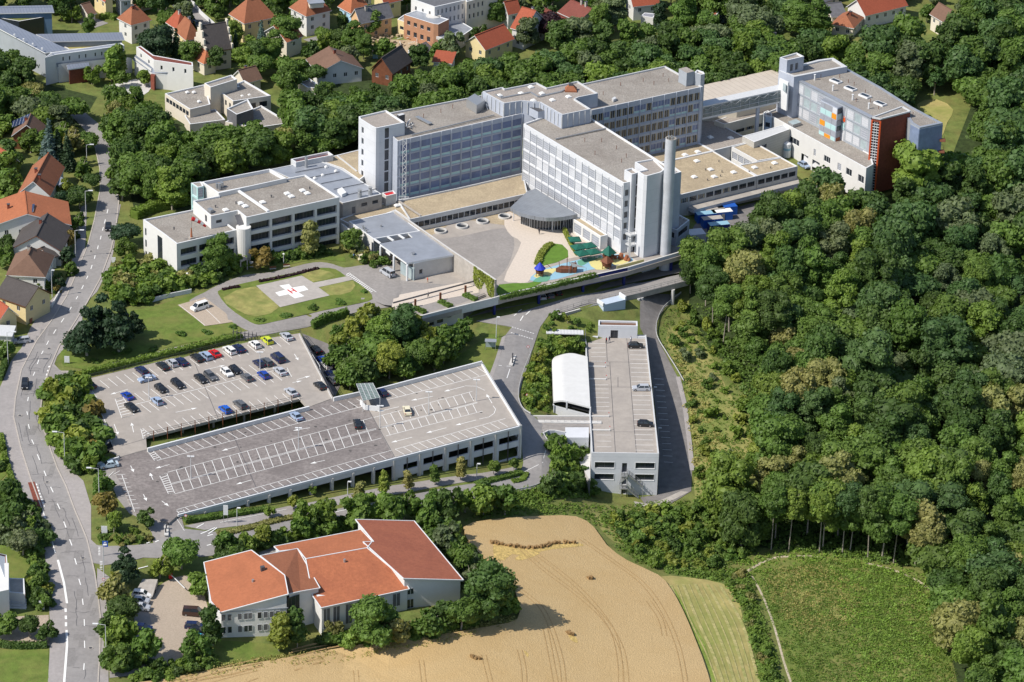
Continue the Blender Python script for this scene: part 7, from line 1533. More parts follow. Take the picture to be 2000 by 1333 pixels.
# containers
for (x,y),m,mt,label in [((1378,432),'blue_plastic','lightblue','blue site container with a pale roof, leftmost of the group'),((1390,442),'blue_plastic','concrete','blue site container with a dull grey roof in the middle of the group'),((1394,423),'blue_plastic','concrete','blue container behind the others with grey cover'),((1403,453),'navy','lightblue','dark blue container in front with a light blue top'),((1409,428),'blue_plastic','canvas_white','blue container loaded with pale boards'),((1418,418),'blue_plastic','blue_plastic','bright blue container at the back right')]:
    p=P(x,y,-4.3); T=thing('site_container',label,'container',(p.x,p.y,-4.3),'blue containers behind the tower'); b=MB(); b.box((p.x,p.y,-4.3),5.8,2.5,2.6,.3,0,1); b.build('body',[m,mt],T); b=MB(); dx,dy=math.cos(.3),math.sin(.3); b.box((p.x+dy*1.27,p.y-dx*1.27,-4.2),.9,.06,2,.3); b.build('door',['steel'],T)
p=P(1354,470,-4.6); T=thing('white_tent_roof','white ribbed shed roof beside the tower annexe','shed',p); b=MB(); b.box((p.x,p.y,-5),6,4,3,.3); b.build('body',['panel_white'],T)
# signs, barriers
def board(px,w,h,hz,m,label,name='sign_board',rz=0,z=None):
    p=P(*px,z) if z is not None else G(*px); T=thing(name,label,'sign',p); b=MB()
    for s in (-1,1): b.bar((p.x+s*w*.45,p.y,p.z),(p.x+s*w*.45,p.y,p.z+hz+h),.09)
    b.build('post',['steel'],T); b=MB(); b.box((p.x,p.y-.08,p.z+hz),w,.1,h); b.build('panel',[m],T); return T,p
board((131,711),1.3,1.8,.4,'trim_white','white notice board on the lawn corner by the main road'); board((222,514),1.1,1.5,.2,'trim_white','white sign board beside the pavement right of the main road'); board((204,1043),1.4,1.9,.2,'trim_white','blank white sign board on the planted corner of the lot')
T,p=board((202,1087),0.1,.1,3,'steel','blue parking sign high on a pole at the junction'); b=MB(); b.box((p.x+.5,p.y-.1,p.z+2.6),1.3,.12,1.5); b.build('panel',[mat('sign_blue',(.02,.09,.40),.5)],T); b=MB(); x0=p.x+.3; y0=p.y-.19
for a,c in (((0,0),(0,1)),((0,1),(.4,1)),((.4,1),(.4,.5)),((.4,.5),(0,.5))): b.bar((x0+a[0],y0,p.z+2.8+a[1]),(x0+c[0],y0,p.z+2.8+c[1]),.13)
b.build('letter_p',['trim_white'],T)
board((441,1022),1.1,2.6,2.2,'trim_white','tall white sign on the planted strip of the service road'); board((82,1192),1.2,2.2,.2,'trim_white','white sign board on the verge by the white house'); board((491,523),.9,1.6,.2,'trim_white','white information board beside the helipad road'); board((1089,615),.7,1.3,.4,'trim_white','small white sign at the start of the bridge railing')
for px,label in [((1031,691),'round red-bordered road sign on the bank of the junction road'),((1029,785),'round red-bordered road sign at the road bend'),((363,1022),'round road sign at the deck entrance'),((203,1147),'round road sign at the yard junction')]:
    p=G(*px); T=thing('road_sign',label,'road sign',p,'round road signs'); b=MB(); b.tube(p,p+Vector((0,0,2)),.04,n=6); b.build('post',['steel'],T); b=MB(); b.tube(p+Vector((0,-.06,2)),p+Vector((0,-.03,2)),.38,n=14); b.build('sign_rim',['red'],T); b=MB(); b.tube(p+Vector((0,-.08,2)),p+Vector((0,-.05,2)),.27,n=14); b.build('sign_face',['trim_white'],T)
p=G(333,1130); T=thing('barrier','raised white barrier arm on a red housing at the yard entrance','barrier',p); b=MB(); b.box(p,.8,.6,1.3,.3); b.build('housing',['red'],T); b=MB(); e=G(361,1156); b.bar((p.x,p.y,p.z+1.1),(e.x,e.y,e.z+.9),.16); b.build('arm',['trim_white'],T)
for px,label in [((325,1035),'ticket machine island at the lot entrance'),((1001,705),'ticket island in the middle of the junction road')]:
    p=G(*px); T=thing('ticket_island',label,'island',p); b=MB(); b.box(p,1.0,6,.3,.1 if px[0]<500 else -.15); b.build('kerb',['concrete_pale'],T); b=MB()
    for k in (-1.8,0,1.6): b.box((p.x,p.y+k,p.z+.2),.35,.35,1.2)
    b.build('ticket_machine',['steel_dark'],T)
p=G(958,682); T=thing('bus_shelter','small glazed shelter on the lawn beside the junction','shelter',p); b=MB()
for x in (-1.3,1.3):
    for y in (-.7,.7): b.bar((p.x+x,p.y+y,p.z),(p.x+x,p.y+y,p.z+2.4),.1)
b.build('frame',['steel'],T); b=MB(); b.box((p.x,p.y,p.z+2.4),3,1.8,.12); b.build('roof',['metal_roof'],T); b=MB(); b.box((p.x,p.y+.7,p.z+.2),2.6,.05,2.1); b.build('glass',['glass_pale'],T)
# forecourt: planters, pergola beam, benches
T=thing('pipe_pergola','long grey pipe carried on four stubby posts along the forecourt','pergola',P(850,590,0)); b=MB(); A0,B0=P(768,592,1.3),P(932,548,1.3); b.tube(A0,B0,.22,n=8); b.build('pipe',['steel_dark'],T)
for x,y in ((811,600),(860,587),(909,573)): p=P(x,y,0); b=MB(); b.box(p,.5,.5,2.2,.3); b.build('post',['brown_wood'],T)
for px,label in [((712,515),'bench facing the taxi bay'),((560,523),'bench behind the helipad road, right'),((533,528),'bench behind the helipad road, left')]:
    p=P(*px,.15); T=thing('park_bench',label,'bench',p,'benches in the grounds'); b=MB(); b.box((p.x,p.y,.55),1.8,.45,.08,.3); b.build('seat',['concrete'],T); b=MB(); b.box((p.x-.06,p.y+.25,.75),1.8,.08,.4,.3); b.build('backrest',['brown_wood'],T)
    for s in (-.7,.7): b=MB(); b.box((p.x+s*math.cos(.3),p.y+s*math.sin(.3),.15),.12,.4,.42,.3); b.build('leg',['steel_dark'],T)
b=MB()
for i in range(7):
    p=P(930+2.6*i,585-1.0*i,0)
    for s in (-.5,.5): b.tube((p.x-.03,p.y+s,.4),(p.x+.03,p.y+s,.4),.33,n=12)
    b.bar((p.x,p.y-.5,.4),(p.x,p.y+.1,.9),.06); b.bar((p.x,p.y+.5,.4),(p.x,p.y+.1,.9),.06); b.bar((p.x-.25,p.y-.4,1),(p.x+.25,p.y-.4,1),.05)
tag(b.build('bicycles','steel_dark'),'row of bicycles parked under the ivy-clad wall at the plaza edge','bicycles',kind='stuff')
T=thing('low_wall','low grey retaining wall curving beside the access road lawn','wall',G(330,585)); b=MB(); pts=[G(x,y) for x,y in [(293,592),(330,582),(374,573)]]
for a,c in zip(pts,pts[1:]): b.prism([(a.x,a.y),(c.x,c.y),(c.x,c.y+.4),(a.x,a.y+.4)],-1,1.1)
b.build('wall',['trim_grey'],T)
T=thing('garden_gate_frame','pergola of grey steel bars at the corner of the older deck','pergola',G(475,660)); b=MB(); A0,B0=P(455,648,2.2),P(500,655,.5)
for i in range(7): v=A0.lerp(B0,i/6); b.bar((v.x,v.y,-.8),(v.x,v.y,v.z),.12); b.bar((v.x,v.y+1.6,-.8),(v.x,v.y+1.6,v.z),.12); b.bar(v,(v.x,v.y+1.6,v.z),.1)
b.bar(A0,B0,.12); b.build('bar',['steel_dark'],T)
# garden walls, fences on the left
for lab,px,h,m in [('white garden wall along the pavement by the yellow house',[(70,605),(102,602),(125,560)],1.0,'white_wall'),('low brick garden wall beside the driveway',[(60,633),(70,621)],1.2,'tile_rust'),('white picket fence along the town street',[(366,-3),(392,30),(424,58)],1.4,'trim_white')]:
    T=thing('garden_wall' if 'wall' in lab else 'picket_fence',lab,'wall' if 'wall' in lab else 'fence',G(*px[0])); b=MB(); pts=[G(x,y) for x,y in px]
    for a,c in zip(pts,pts[1:]):
        d=Vector((c.x-a.x,c.y-a.y)).normalized(); n=Vector((-d.y,d.x))*.25; b.prism([(a.x,a.y),(c.x,c.y),(c.x+n.x,c.y+n.y),(a.x+n.x,a.y+n.y)],min(a.z,c.z)-.3,a.z+h)
    b.build('wall' if 'wall' in lab else 'pickets',[m],T)
p=P(733,114,0); b=MB(); b.box(p,1.6,1.2,1.5); tag(b.build('garden_tarp','lightblue'),'small bright blue tarpaulin in a garden at the building site','tarpaulin')
# ================================================================ trees and shrubs
NR=np.random.RandomState
ICO=[]
def _ico():
    bm=bmesh.new(); bmesh.ops.create_icosphere(bm,subdivisions=2,radius=1); v=np.array([x.co[:] for x in bm.verts]); f=[[y.index for y in x.verts] for x in bm.faces]; bm.free(); return v,f
_iv,_if=_ico()
def leafcards(rs,c,nrm,size,tilt=.9):
    """quads centred at c facing about nrm"""
    n=len(c); r=rs.normal(size=(n,3))*tilt*.55+nrm; r/=np.linalg.norm(r,axis=1)[:,None]
    t=rs.normal(size=(n,3)); t-=r*(t*r).sum(1)[:,None]; t/=np.linalg.norm(t,axis=1)[:,None]; u=np.cross(r,t)
    s=size*(.6+.8*rs.rand(n))[:,None]; a=c-t*s-u*s*.6; b=c+t*s*.7-u*s*.7; d=c+t*s+u*s*.6; e=c-t*s*.6+u*s*.8
    V=np.stack([a,b,d,e],1).reshape(-1,3); F_=[(4*i,4*i+1,4*i+2,4*i+3) for i in range(n)]; return V,F_
def crown_mesh(seed,R,H,kind='round',nl=16,nf=2600,size=.34,core=.86):
    rs=NR(seed); L=[]
    if kind=='cone':
        Vs=[];Fs=[];k=0; levels=16
        for i in range(levels):
            t=i/(levels-1); z=H*(.04+.96*t); rr=R*(1-t)**.9+.12; nb=max(5,int(13*(1-t)+4))
            for j in range(nb):
                a=2*math.pi*(j+rs.rand())/nb; m=int(12*(1-t)+5)
                q=np.linspace(.12,1,m)[:,None]*np.array([[math.cos(a)*rr,math.sin(a)*rr,-rr*.38]])+np.array([[0,0,z+rr*.16]])+rs.normal(size=(m,3))*.14
                V,F_=leafcards(rs,q,np.array([[math.cos(a)*.5,math.sin(a)*.5,.75]]),.36,1.0); Vs.append(V); Fs+=[tuple(x+k for x in f) for f in F_]; k+=len(V)
        n=10; base=len(Fs); cv=[]
        V=np.vstack(Vs); cone=[(math.cos(2*math.pi*i/n)*R*.62,math.sin(2*math.pi*i/n)*R*.62,H*.03) for i in range(n)]+[(0,0,H*.93)]; V=np.vstack([V,np.array(cone)]); Fs+=[(k+i,k+(i+1)%n,k+n) for i in range(n)]
        return V,Fs
    for i in range(nl):
        if kind=='column': p=rs.normal(size=3)*np.array([.25*R,.25*R,0])+np.array([0,0,H*(.12+.80*i/nl)]); r=R*(.62+.2*rs.rand())*(1-.45*abs(i/nl-.35))
        elif kind=='spread': a=rs.rand()*6.28; q=(rs.rand()**.5)*.62; p=np.array([math.cos(a)*q*R,math.sin(a)*q*R,H*(.32+.42*rs.rand()*(1-q*.6))]); r=R*(.30+.16*rs.rand())
        else:
            a=rs.rand()*6.28; z=rs.rand(); q=.60*math.sqrt(max(0,1-(z*1.1-.35)**2))*(.35+.65*rs.rand()**.5); q*=1.1*((1.25-z) if kind=='pine' else 1); p=np.array([math.cos(a)*q*R,math.sin(a)*q*R,H*(.14+.70*z)]); r=R*(.26+.24*rs.rand()**1.2)*((1.15-.6*z) if kind=='pine' else 1)
        L.append((p,r))
    Vs=[];Fs=[];k=0; tot=sum(r*r for _,r in L)
    for p,r in L:
        m=int(nf*r*r/tot); d=rs.normal(size=(m,3)); d/=np.linalg.norm(d,axis=1)[:,None]; d[:,2]=np.where(d[:,2]<-.35,-d[:,2]*.6,d[:,2])
        lump=1+.16*np.sin(d[:,0]*5+p[0]*3)*np.sin(d[:,1]*5+p[1]*2)+.12*np.sin(d[:,2]*8+p[2])
        c=p+d*(r*lump*(.86+.2*rs.rand(m)))[:,None]*np.array([1,1,.86]); keep=np.ones(m,bool)
        for p2,r2 in L:
            if p2 is not p: keep&=np.linalg.norm(c-p2,axis=1)>r2*.80
        c=c[keep]; dd=d[keep]
        if len(c): V,F_=leafcards(rs,c,dd*.8+np.array([0,0,.25]),size,1.1); Vs.append(V); Fs+=[tuple(x+k for x in f) for f in F_]; k+=len(V)
        cv=p+_iv*(r*core*(1+.12*np.sin(_iv[:,0]*5+p[0]*3)*np.sin(_iv[:,1]*5)))[:,None]*np.array([1,1,.84]); Vs.append(cv); Fs+=[tuple(x+k for x in f) for f in _if]; k+=len(cv)
    return np.vstack(Vs),Fs
def mk_mesh(name,V,F_,m):
    me=bpy.data.meshes.new(name); me.from_pydata(V.tolist(),[],F_); me.materials.append(m); return me
CROWN={}; TRUNK={}
SPEC={'round':[(5.6,12.0),(5.0,11.0),(6.2,12.6),(5.0,13.5),(5.8,10.6),(5.3,12.5)],'spread':[(6.4,8),(5.6,7.5)],'small':[(2.1,3.9),(1.9,4.2),(2.3,3.6)],'column':[(1.9,7.5),(1.7,6.5)],'cone':[(3.0,14),(2.6,12)],'pine':[(3.5,10),(3.9,11)],'bush':[(1.7,2.3),(1.5,2.0),(2.0,2.3)]}
for k,lst in SPEC.items():
    CROWN[k]=[];TRUNK[k]=[]
    for i,(r,h) in enumerate(lst):
        kw=dict(round=dict(nl=34,nf=6200,size=.29),spread=dict(kind='spread',nl=22,nf=4200,size=.33),small=dict(nl=10,nf=1100,size=.25),column=dict(kind='column',nl=12,nf=1500,size=.26),cone=dict(kind='cone'),pine=dict(kind='pine',nl=26,nf=3400,size=.27),bush=dict(nl=8,nf=520,size=.24))[k]
        V,F_=crown_mesh(31*i+len(k),r,h,**kw); CROWN[k].append(mk_mesh('crown',V,F_,M['leaf']))
        b=MB(); rr=R_(i); th={'round':7.5,'spread':4.5,'small':2.4,'column':2.0,'cone':2,'pine':6,'bush':.4}[k]; r0={'round':.34,'spread':.32,'small':.13,'column':.13,'cone':.25,'pine':.3,'bush':.08}[k]
        top=Vector((rr.uniform(-.3,.3),rr.uniform(-.3,.3),th)); b.tube((0,0,-.6),top,r0,r0*.6,7,cap=False)
        for j in range(5 if k!='bush' else 2): a=j*1.26+rr.random(); e=top+Vector((math.cos(a)*r*.45,math.sin(a)*r*.45,h*.35*(.5+rr.random()*.6))); b.tube(top-Vector((0,0,rr.random()*th*.2)),e,r0*.45,r0*.15,5,cap=False)
        TRUNK[k].append((mk_mesh('trunk',np.array(b.v),b.f,M['bark']),th))
TONE={'dark':(.068,.116,.028),'mid':(.101,.166,.033),'bright':(.142,.210,.037),'yellow':(.210,.245,.045),'olive':(.225,.222,.075),'bluish':(.072,.130,.040),'grey':(.125,.160,.075),'conifer':(.036,.068,.032),'spruce_blue':(.10,.145,.135),'purple':(.045,.022,.028),'autumn':(.20,.16,.045)}
LIFT={'round':.25,'spread':.32,'small':.35,'column':.45,'cone':.3,'pine':.12,'bush':1}
TR=R_(11); NT=[0]
def tree(kind,w,tone,label,sc=1.0,trunk=None,group=None,name=None,cat='tree',zs=1.0,base=None):
    """w: world foot point"""
    i=TR.randrange(len(CROWN[kind])); cm=CROWN[kind][i]; tm,th=TRUNK[kind][i]; T=bpy.data.objects.new(name or {'cone':'spruce_tree','pine':'pine_tree','bush':'shrub','column':'columnar_tree','small':'garden_tree'}.get(kind,'broadleaf_tree'),None); COL.objects.link(T)
    z=base if base is not None else hh(w[0],w[1]); T.location=(w[0],w[1],z); T.rotation_euler=(TR.uniform(-.05,.05),TR.uniform(-.05,.05),TR.uniform(0,6.28)); ORG[T.name]=T.location.copy(); tag(T,label,cat,group); NT[0]+=1
    trunk=trunk if trunk is not None else th*LIFT[kind]
    if kind=='bush': trunk=-.15
    c=bpy.data.objects.new('crown',cm); COL.objects.link(c); c.parent=T; c.location=(0,0,trunk); c.scale=(sc*TR.uniform(.86,1.12),sc*TR.uniform(.86,1.12),sc*zs*TR.uniform(.92,1.1))
    t=TONE[tone]; v=TR.uniform(.84,1.16); c.color=(t[0]*v*TR.uniform(.93,1.07),t[1]*v,t[2]*v,1)
    q=bpy.data.objects.new('trunk',tm); COL.objects.link(q); q.parent=T; s=(trunk+1.8*sc)/th if kind!='bush' else .8; tk=sc*(.62 if trunk>5 else 1); q.scale=(tk,tk,max(.3,s)); return T
def px_tree(kind,px,tone,label,sc=1,**k): return tree(kind,G(*px) if k.get('base') is None else P(*px,k['base']),tone,label,sc,**k)
# --- trees one by one: foot point, tone, scale, label
for kind,px,tone,sc,label in [
 ('spread',(246,480),'conifer',.74,'dark round tree beside the main road in front of the office building'),
 ('small',(246,505),'mid',1.3,'small tree between the dark round tree and the office building'),
 ('pine',(170,695),'conifer',1.4,'dark pine left of the pair on the lawn corner'),('pine',(232,690),'conifer',1.6,'broad dark pine right of the pair on the lawn corner'),('pine',(200,672),'conifer',1.3,'dark pine behind the pair on the lawn corner'),('pine',(262,660),'conifer',.8,'smallest dark pine of the lawn corner group'),
 ('round',(424,540),'mid',.82,'leafy tree with visible trunk in front of the low office wing'),('column',(603,500),'olive',1.45,'yellow-green tree with brown tips before the office windows'),
 ('small',(508,525),'autumn',1.5,'reddish-brown ornamental tree at the office building foot'),('small',(683,494),'mid',1.7,'tree beside the entrance building side wall'),('small',(700,500),'grey',1.0,'grey-green tree by the cream taxi'),
 ('spread',(735,715),'mid',.95,'broad tree at the left of the clump between deck and plaza'),('round',(745,680),'bright',.85,'light green tree in the middle of the clump between deck and plaza'),('round',(790,690),'bluish',.95,'tall dark green tree in the clump between deck and plaza'),('spread',(700,745),'mid',.8,'green tree beside the lower car park'),('round',(760,740),'yellow',.75,'yellow-green tree over the front deck stair'),('spread',(820,718),'mid',.8,'dark tree behind the front deck wall'),('small',(850,722),'dark',1.6,'dark bushy tree behind the front deck wall, further right'),('small',(905,668),'mid',1.7,'round tree below the plaza parapet at the lawn'),('small',(862,668),'bright',1.3,'light green tree below the retaining wall'),('small',(885,690),'dark',1.4,'dark tree at the lawn edge'),('small',(705,650),'bright',1.4,'light green tree at the end of the ivy hedge'),('small',(730,655),'grey',1.5,'grey-green tree near the forecourt wall'),('small',(670,690),'yellow',1.5,'yellow-green tree right of the lower car park'),('small',(660,720),'mid',1.5,'green tree right of the parked white hatchback'),
 ('column',(700,985),'olive',.85,'pale linden street tree before the deck facade, leftmost'),('column',(750,970),'yellow',.76,'yellow-green street tree before the deck facade'),('column',(797,960),'olive',.78,'brown-tipped street tree before the deck facade'),('column',(850,948),'mid',.72,'green street tree before the second facade bay'),('column',(899,938),'olive',.74,'olive street tree before the third facade bay'),('small',(964,928),'bright',.8,'small bright green tree before the right facade bay'),('small',(1004,920),'mid',.7,'small tree on the island at the road bend'),
 ('small',(528,1012),'bright',.65,'small bright tree left of the striped barriers'),('small',(572,998),'yellow',.8,'small yellow-green tree between deck and service road'),('small',(610,968),'bright',.6,'thin young tree close to the deck wall'),
 ('small',(200,970),'mid',1.6,'green tree at the left edge of the lot'),('small',(208,1008),'autumn',1.55,'orange-tinged tree by the lot entrance'),('small',(222,1040),'bright',1.2,'low green tree on the planted corner'),('small',(288,1030),'dark',1.1,'round dark tree alone on the planted corner'),
 ('spread',(355,1112),'mid',.78,'round green tree with olive tips left of the red-roofed hall'),('small',(440,1078),'mid',1.2,'dark round tree in the hedge right of the junction'),('small',(512,1068),'yellow',1.2,'yellow-green tree in the hedge behind the red-roofed hall'),
 ('pine',(245,1140),'conifer',.9,'dark conifer at the yard entrance'),('small',(312,1130),'yellow',1.6,'yellow-green tree beside the yard barrier'),('small',(392,1165),'bright',1.5,'bright green tree against the left gable of the red-roofed hall'),
 ('small',(225,1180),'olive',1.8,'olive tree left of the yard, uppermost'),('spread',(240,1215),'dark',.62,'dark green tree left of the yard, middle'),('small',(222,1250),'dark',1.6,'dark tree above the bright one beside the main road'),('small',(238,1275),'bright',1.9,'bright yellow-green tree left of the yard'),('small',(285,1295),'mid',1.7,'mid green tree at the lower yard edge'),('small',(230,1308),'mid',1.5,'bushy tree at the lowest corner of the yard'),
 ('column',(417,1262),'dark',1.3,'dense columnar hornbeam at the corner of the red-roofed hall'),('small',(385,1288),'mid',1.6,'small loose tree over the turquoise car'),
 ('column',(545,1272),'yellow',1.25,'pale willow-like tree before the hall, left of two'),('column',(580,1265),'dark',1.15,'dark columnar tree right of the pale one before the hall'),
 ('round',(735,1266),'mid',.98,'big green tree before the hall windows'),('small',(655,1250),'olive',1.3,'small olive tree before the glass strips of the hall'),('small',(690,1270),'bright',1.5,'light green tree left of the big one before the hall'),('small',(775,1258),'olive',1.5,'olive-green tree right of the big one before the hall'),('small',(833,1246),'mid',1.8,'green tree before the blue-white gable'),('round',(955,1212),'dark',1.05,'large dark tree at the right of the red-roofed hall'),('spread',(900,1232),'mid',.85,'tree at the field edge right of the hall'),('small',(865,1225),'dark',1.6,'dark bushy tree below the gable wall'),
 ('small',(874,1075),'grey',1.8,'grey-green round tree above the wheat field corner'),('small',(905,1120),'mid',1.5,'green bushy tree between roof and wheat'),('small',(918,1150),'grey',1.6,'silvery shrub tree right of the big roof'),
 ('spread',(58,1245),'dark',.5,'round tree on the gravel at the left edge'),('small',(90,1252),'dark',1.3,'dark round tree beside the left pavement'),('small',(8,1240),'mid',1.5,'tree at the left picture edge beside the stair'),
 ('spread',(45,1085),'grey',.72,'silvery green tree at the left edge above the white house'),('small',(75,1150),'mid',1.2,'tree in the hedge beside the white house'),('small',(20,1040),'dark',1.9,'dark tree at the left edge beside the pavement'),('small',(50,1045),'bright',1.6,'green tree at the left edge near the red cycle strip'),('small',(25,995),'dark',1.8,'dark tree above the hedge group at the left edge'),
 ('small',(1068,812),'bright',.5,'willow shrub left of the vaulted hall'),('small',(1100,692),'yellow',.9,'yellow-green tree above the vaulted hall'),('small',(1050,712),'yellow',.9,'thin yellow tree on the road bank'),('small',(1128,638),'mid',.5,'green tree below the entrance frame'),('small',(1108,632),'yellow',.5,'light tree beside the grey ramp wall'),('small',(1086,626),'mid',.55,'tree at the start of the ramp wall'),
 ('spread',(1122,958),'dark',.5,'dark tree left of the white garage front'),('small',(1095,905),'bright',1.5,'bright feathery tree in the bank left of the garage'),('small',(1115,905),'bright',1.1,'light green tree against the garage side ramp'),('small',(1080,965),'dark',1.7,'dark tree on the outer bend of the service road')]:
    px_tree(kind,px,tone,label,sc)
# the wood's slender front trees beside the bridge and along the clearing
for kind,px,tone,sc,tr,label in [('round',(1352,552),'mid',.75,4,'broad crown touching the end of the road bridge'),('round',(1378,598),'mid',.8,7,'tall tree on the slope right of the last bridge pier'),('round',(1348,575),'dark',.62,3,'dark crown between the bridge end and the tower annexe'),('round',(1406,566),'bright',.75,6,'bright crown behind the bridge end'),('round',(1392,640),'dark',.75,8,'slender dark tree at the corner of the slope'),('round',(1412,672),'mid',.7,9,'slender tree with a long pale trunk, first along the slope'),('round',(1440,682),'bright',.75,9,'slender tree with a long pale trunk, second along the slope'),('round',(1472,690),'mid',.75,9,'slender tree with a long pale trunk, third along the slope'),('round',(1505,700),'dark',.8,9,'slender tree with a long pale trunk, fourth along the slope'),
 ('round',(1506,1074),'mid',.75,10,'tall slender tree at the left end above the clearing'),('round',(1540,1078),'bright',.7,10,'tall slender bright tree above the left end of the clearing path'),('round',(1600,1080),'mid',.8,10,'tall pale-trunked tree above the top of the clearing path'),('round',(1645,1082),'bluish',.8,10,'tall pale-trunked tree above the middle of the clearing'),('round',(1695,1090),'dark',.8,10,'tall tree above the gap in the clearing path'),('round',(1745,1100),'mid',.8,9,'tall tree above the right branch of the clearing path'),('round',(1812,1122),'olive',.8,5,'spreading olive tree with a pale trunk right of the clearing path')]: px_tree(kind,px,tone,label,sc,trunk=tr)
# left gardens
for kind,px,tone,sc,label in [('cone',(95,330),'spruce_blue',1.0,'blue spruce between the chalet and the road'),('cone',(118,328),'conifer',.95,'dark green spruce right of the blue spruce'),('cone',(135,332),'conifer',.8,'shorter spruce next to the upper road'),
 ('spread',(155,408),'dark',.7,'round dark tree by the lamp and the orange-roofed house'),('small',(128,385),'yellow',1.2,'yellow-green tree behind the orange-roofed house'),('small',(140,300),'olive',2.1,'olive tree leaning over the upper road'),('small',(160,350),'mid',1.6,'green tree at the roadside below the spruces'),
 ('small',(12,350),'bright',2.0,'bright garden tree at the left edge'),('small',(20,375),'mid',1.8,'green garden tree left of the terracotta house'),('small',(60,300),'mid',1.7,'garden tree below the chalet'),('small',(20,310),'dark',1.4,'dark tree by the red roof at the left edge'),('small',(10,395),'mid',1.5,'shrubby tree above the orange roof'),
 ('small',(8,520),'mid',1.5,'tree left of the white hipped house'),('small',(140,485),'autumn',1.1,'reddish garden tree by the second lamp'),('small',(150,450),'mid',1.1,'hedge tree at the orange-roofed house corner'),('small',(85,572),'bright',1.0,'garden tree below the white hipped house'),('small',(118,568),'conifer',.9,'dark clipped garden tree beside the pavement'),('small',(92,520),'dark',.9,'dark garden tree beside the garage annexe'),('small',(130,520),'conifer',1.1,'dark garden tree behind the low wall by the road'),
 ('small',(10,700),'mid',1.2,'bush tree at the left edge by the driveway'),
 ('spread',(168,296),'mid',.62,'green tree whose shadow falls on the upper road bend'),('spread',(180,372),'dark',.5,'dark tree overhanging the road above the first lamp'),('small',(120,285),'bright',1.9,'bright tree behind the spruces'),('small',(232,352),'mid',1.7,'tree at the wood edge right of the upper road'),('small',(238,392),'dark',1.7,'dark tree at the wood edge beside the road'),('small',(216,268),'mid',2.0,'tree at the wood edge by the road bend'),
 ('small',(5,455),'mid',1.2,'garden tree at the left edge beside the orange roof'),('small',(15,500),'dark',1.3,'garden tree between the dark roof and the white hipped house'),('small',(138,540),'mid',.9,'garden tree beside the pavement right of the white hipped house'),('spread',(30,330),'dark',.5,'broad garden tree left of the terracotta roof'),('small',(125,410),'conifer',1.2,'dark conifer-like tree beside the orange roof end'),('small',(90,300),'mid',1.6,'tree in front of the chalet'),('spread',(70,215),'olive',.6,'olive tree above the chalet solar roof')]: px_tree(kind,px,tone,label,sc)
for i in range(9): px=(5+i*2.4,1180); 
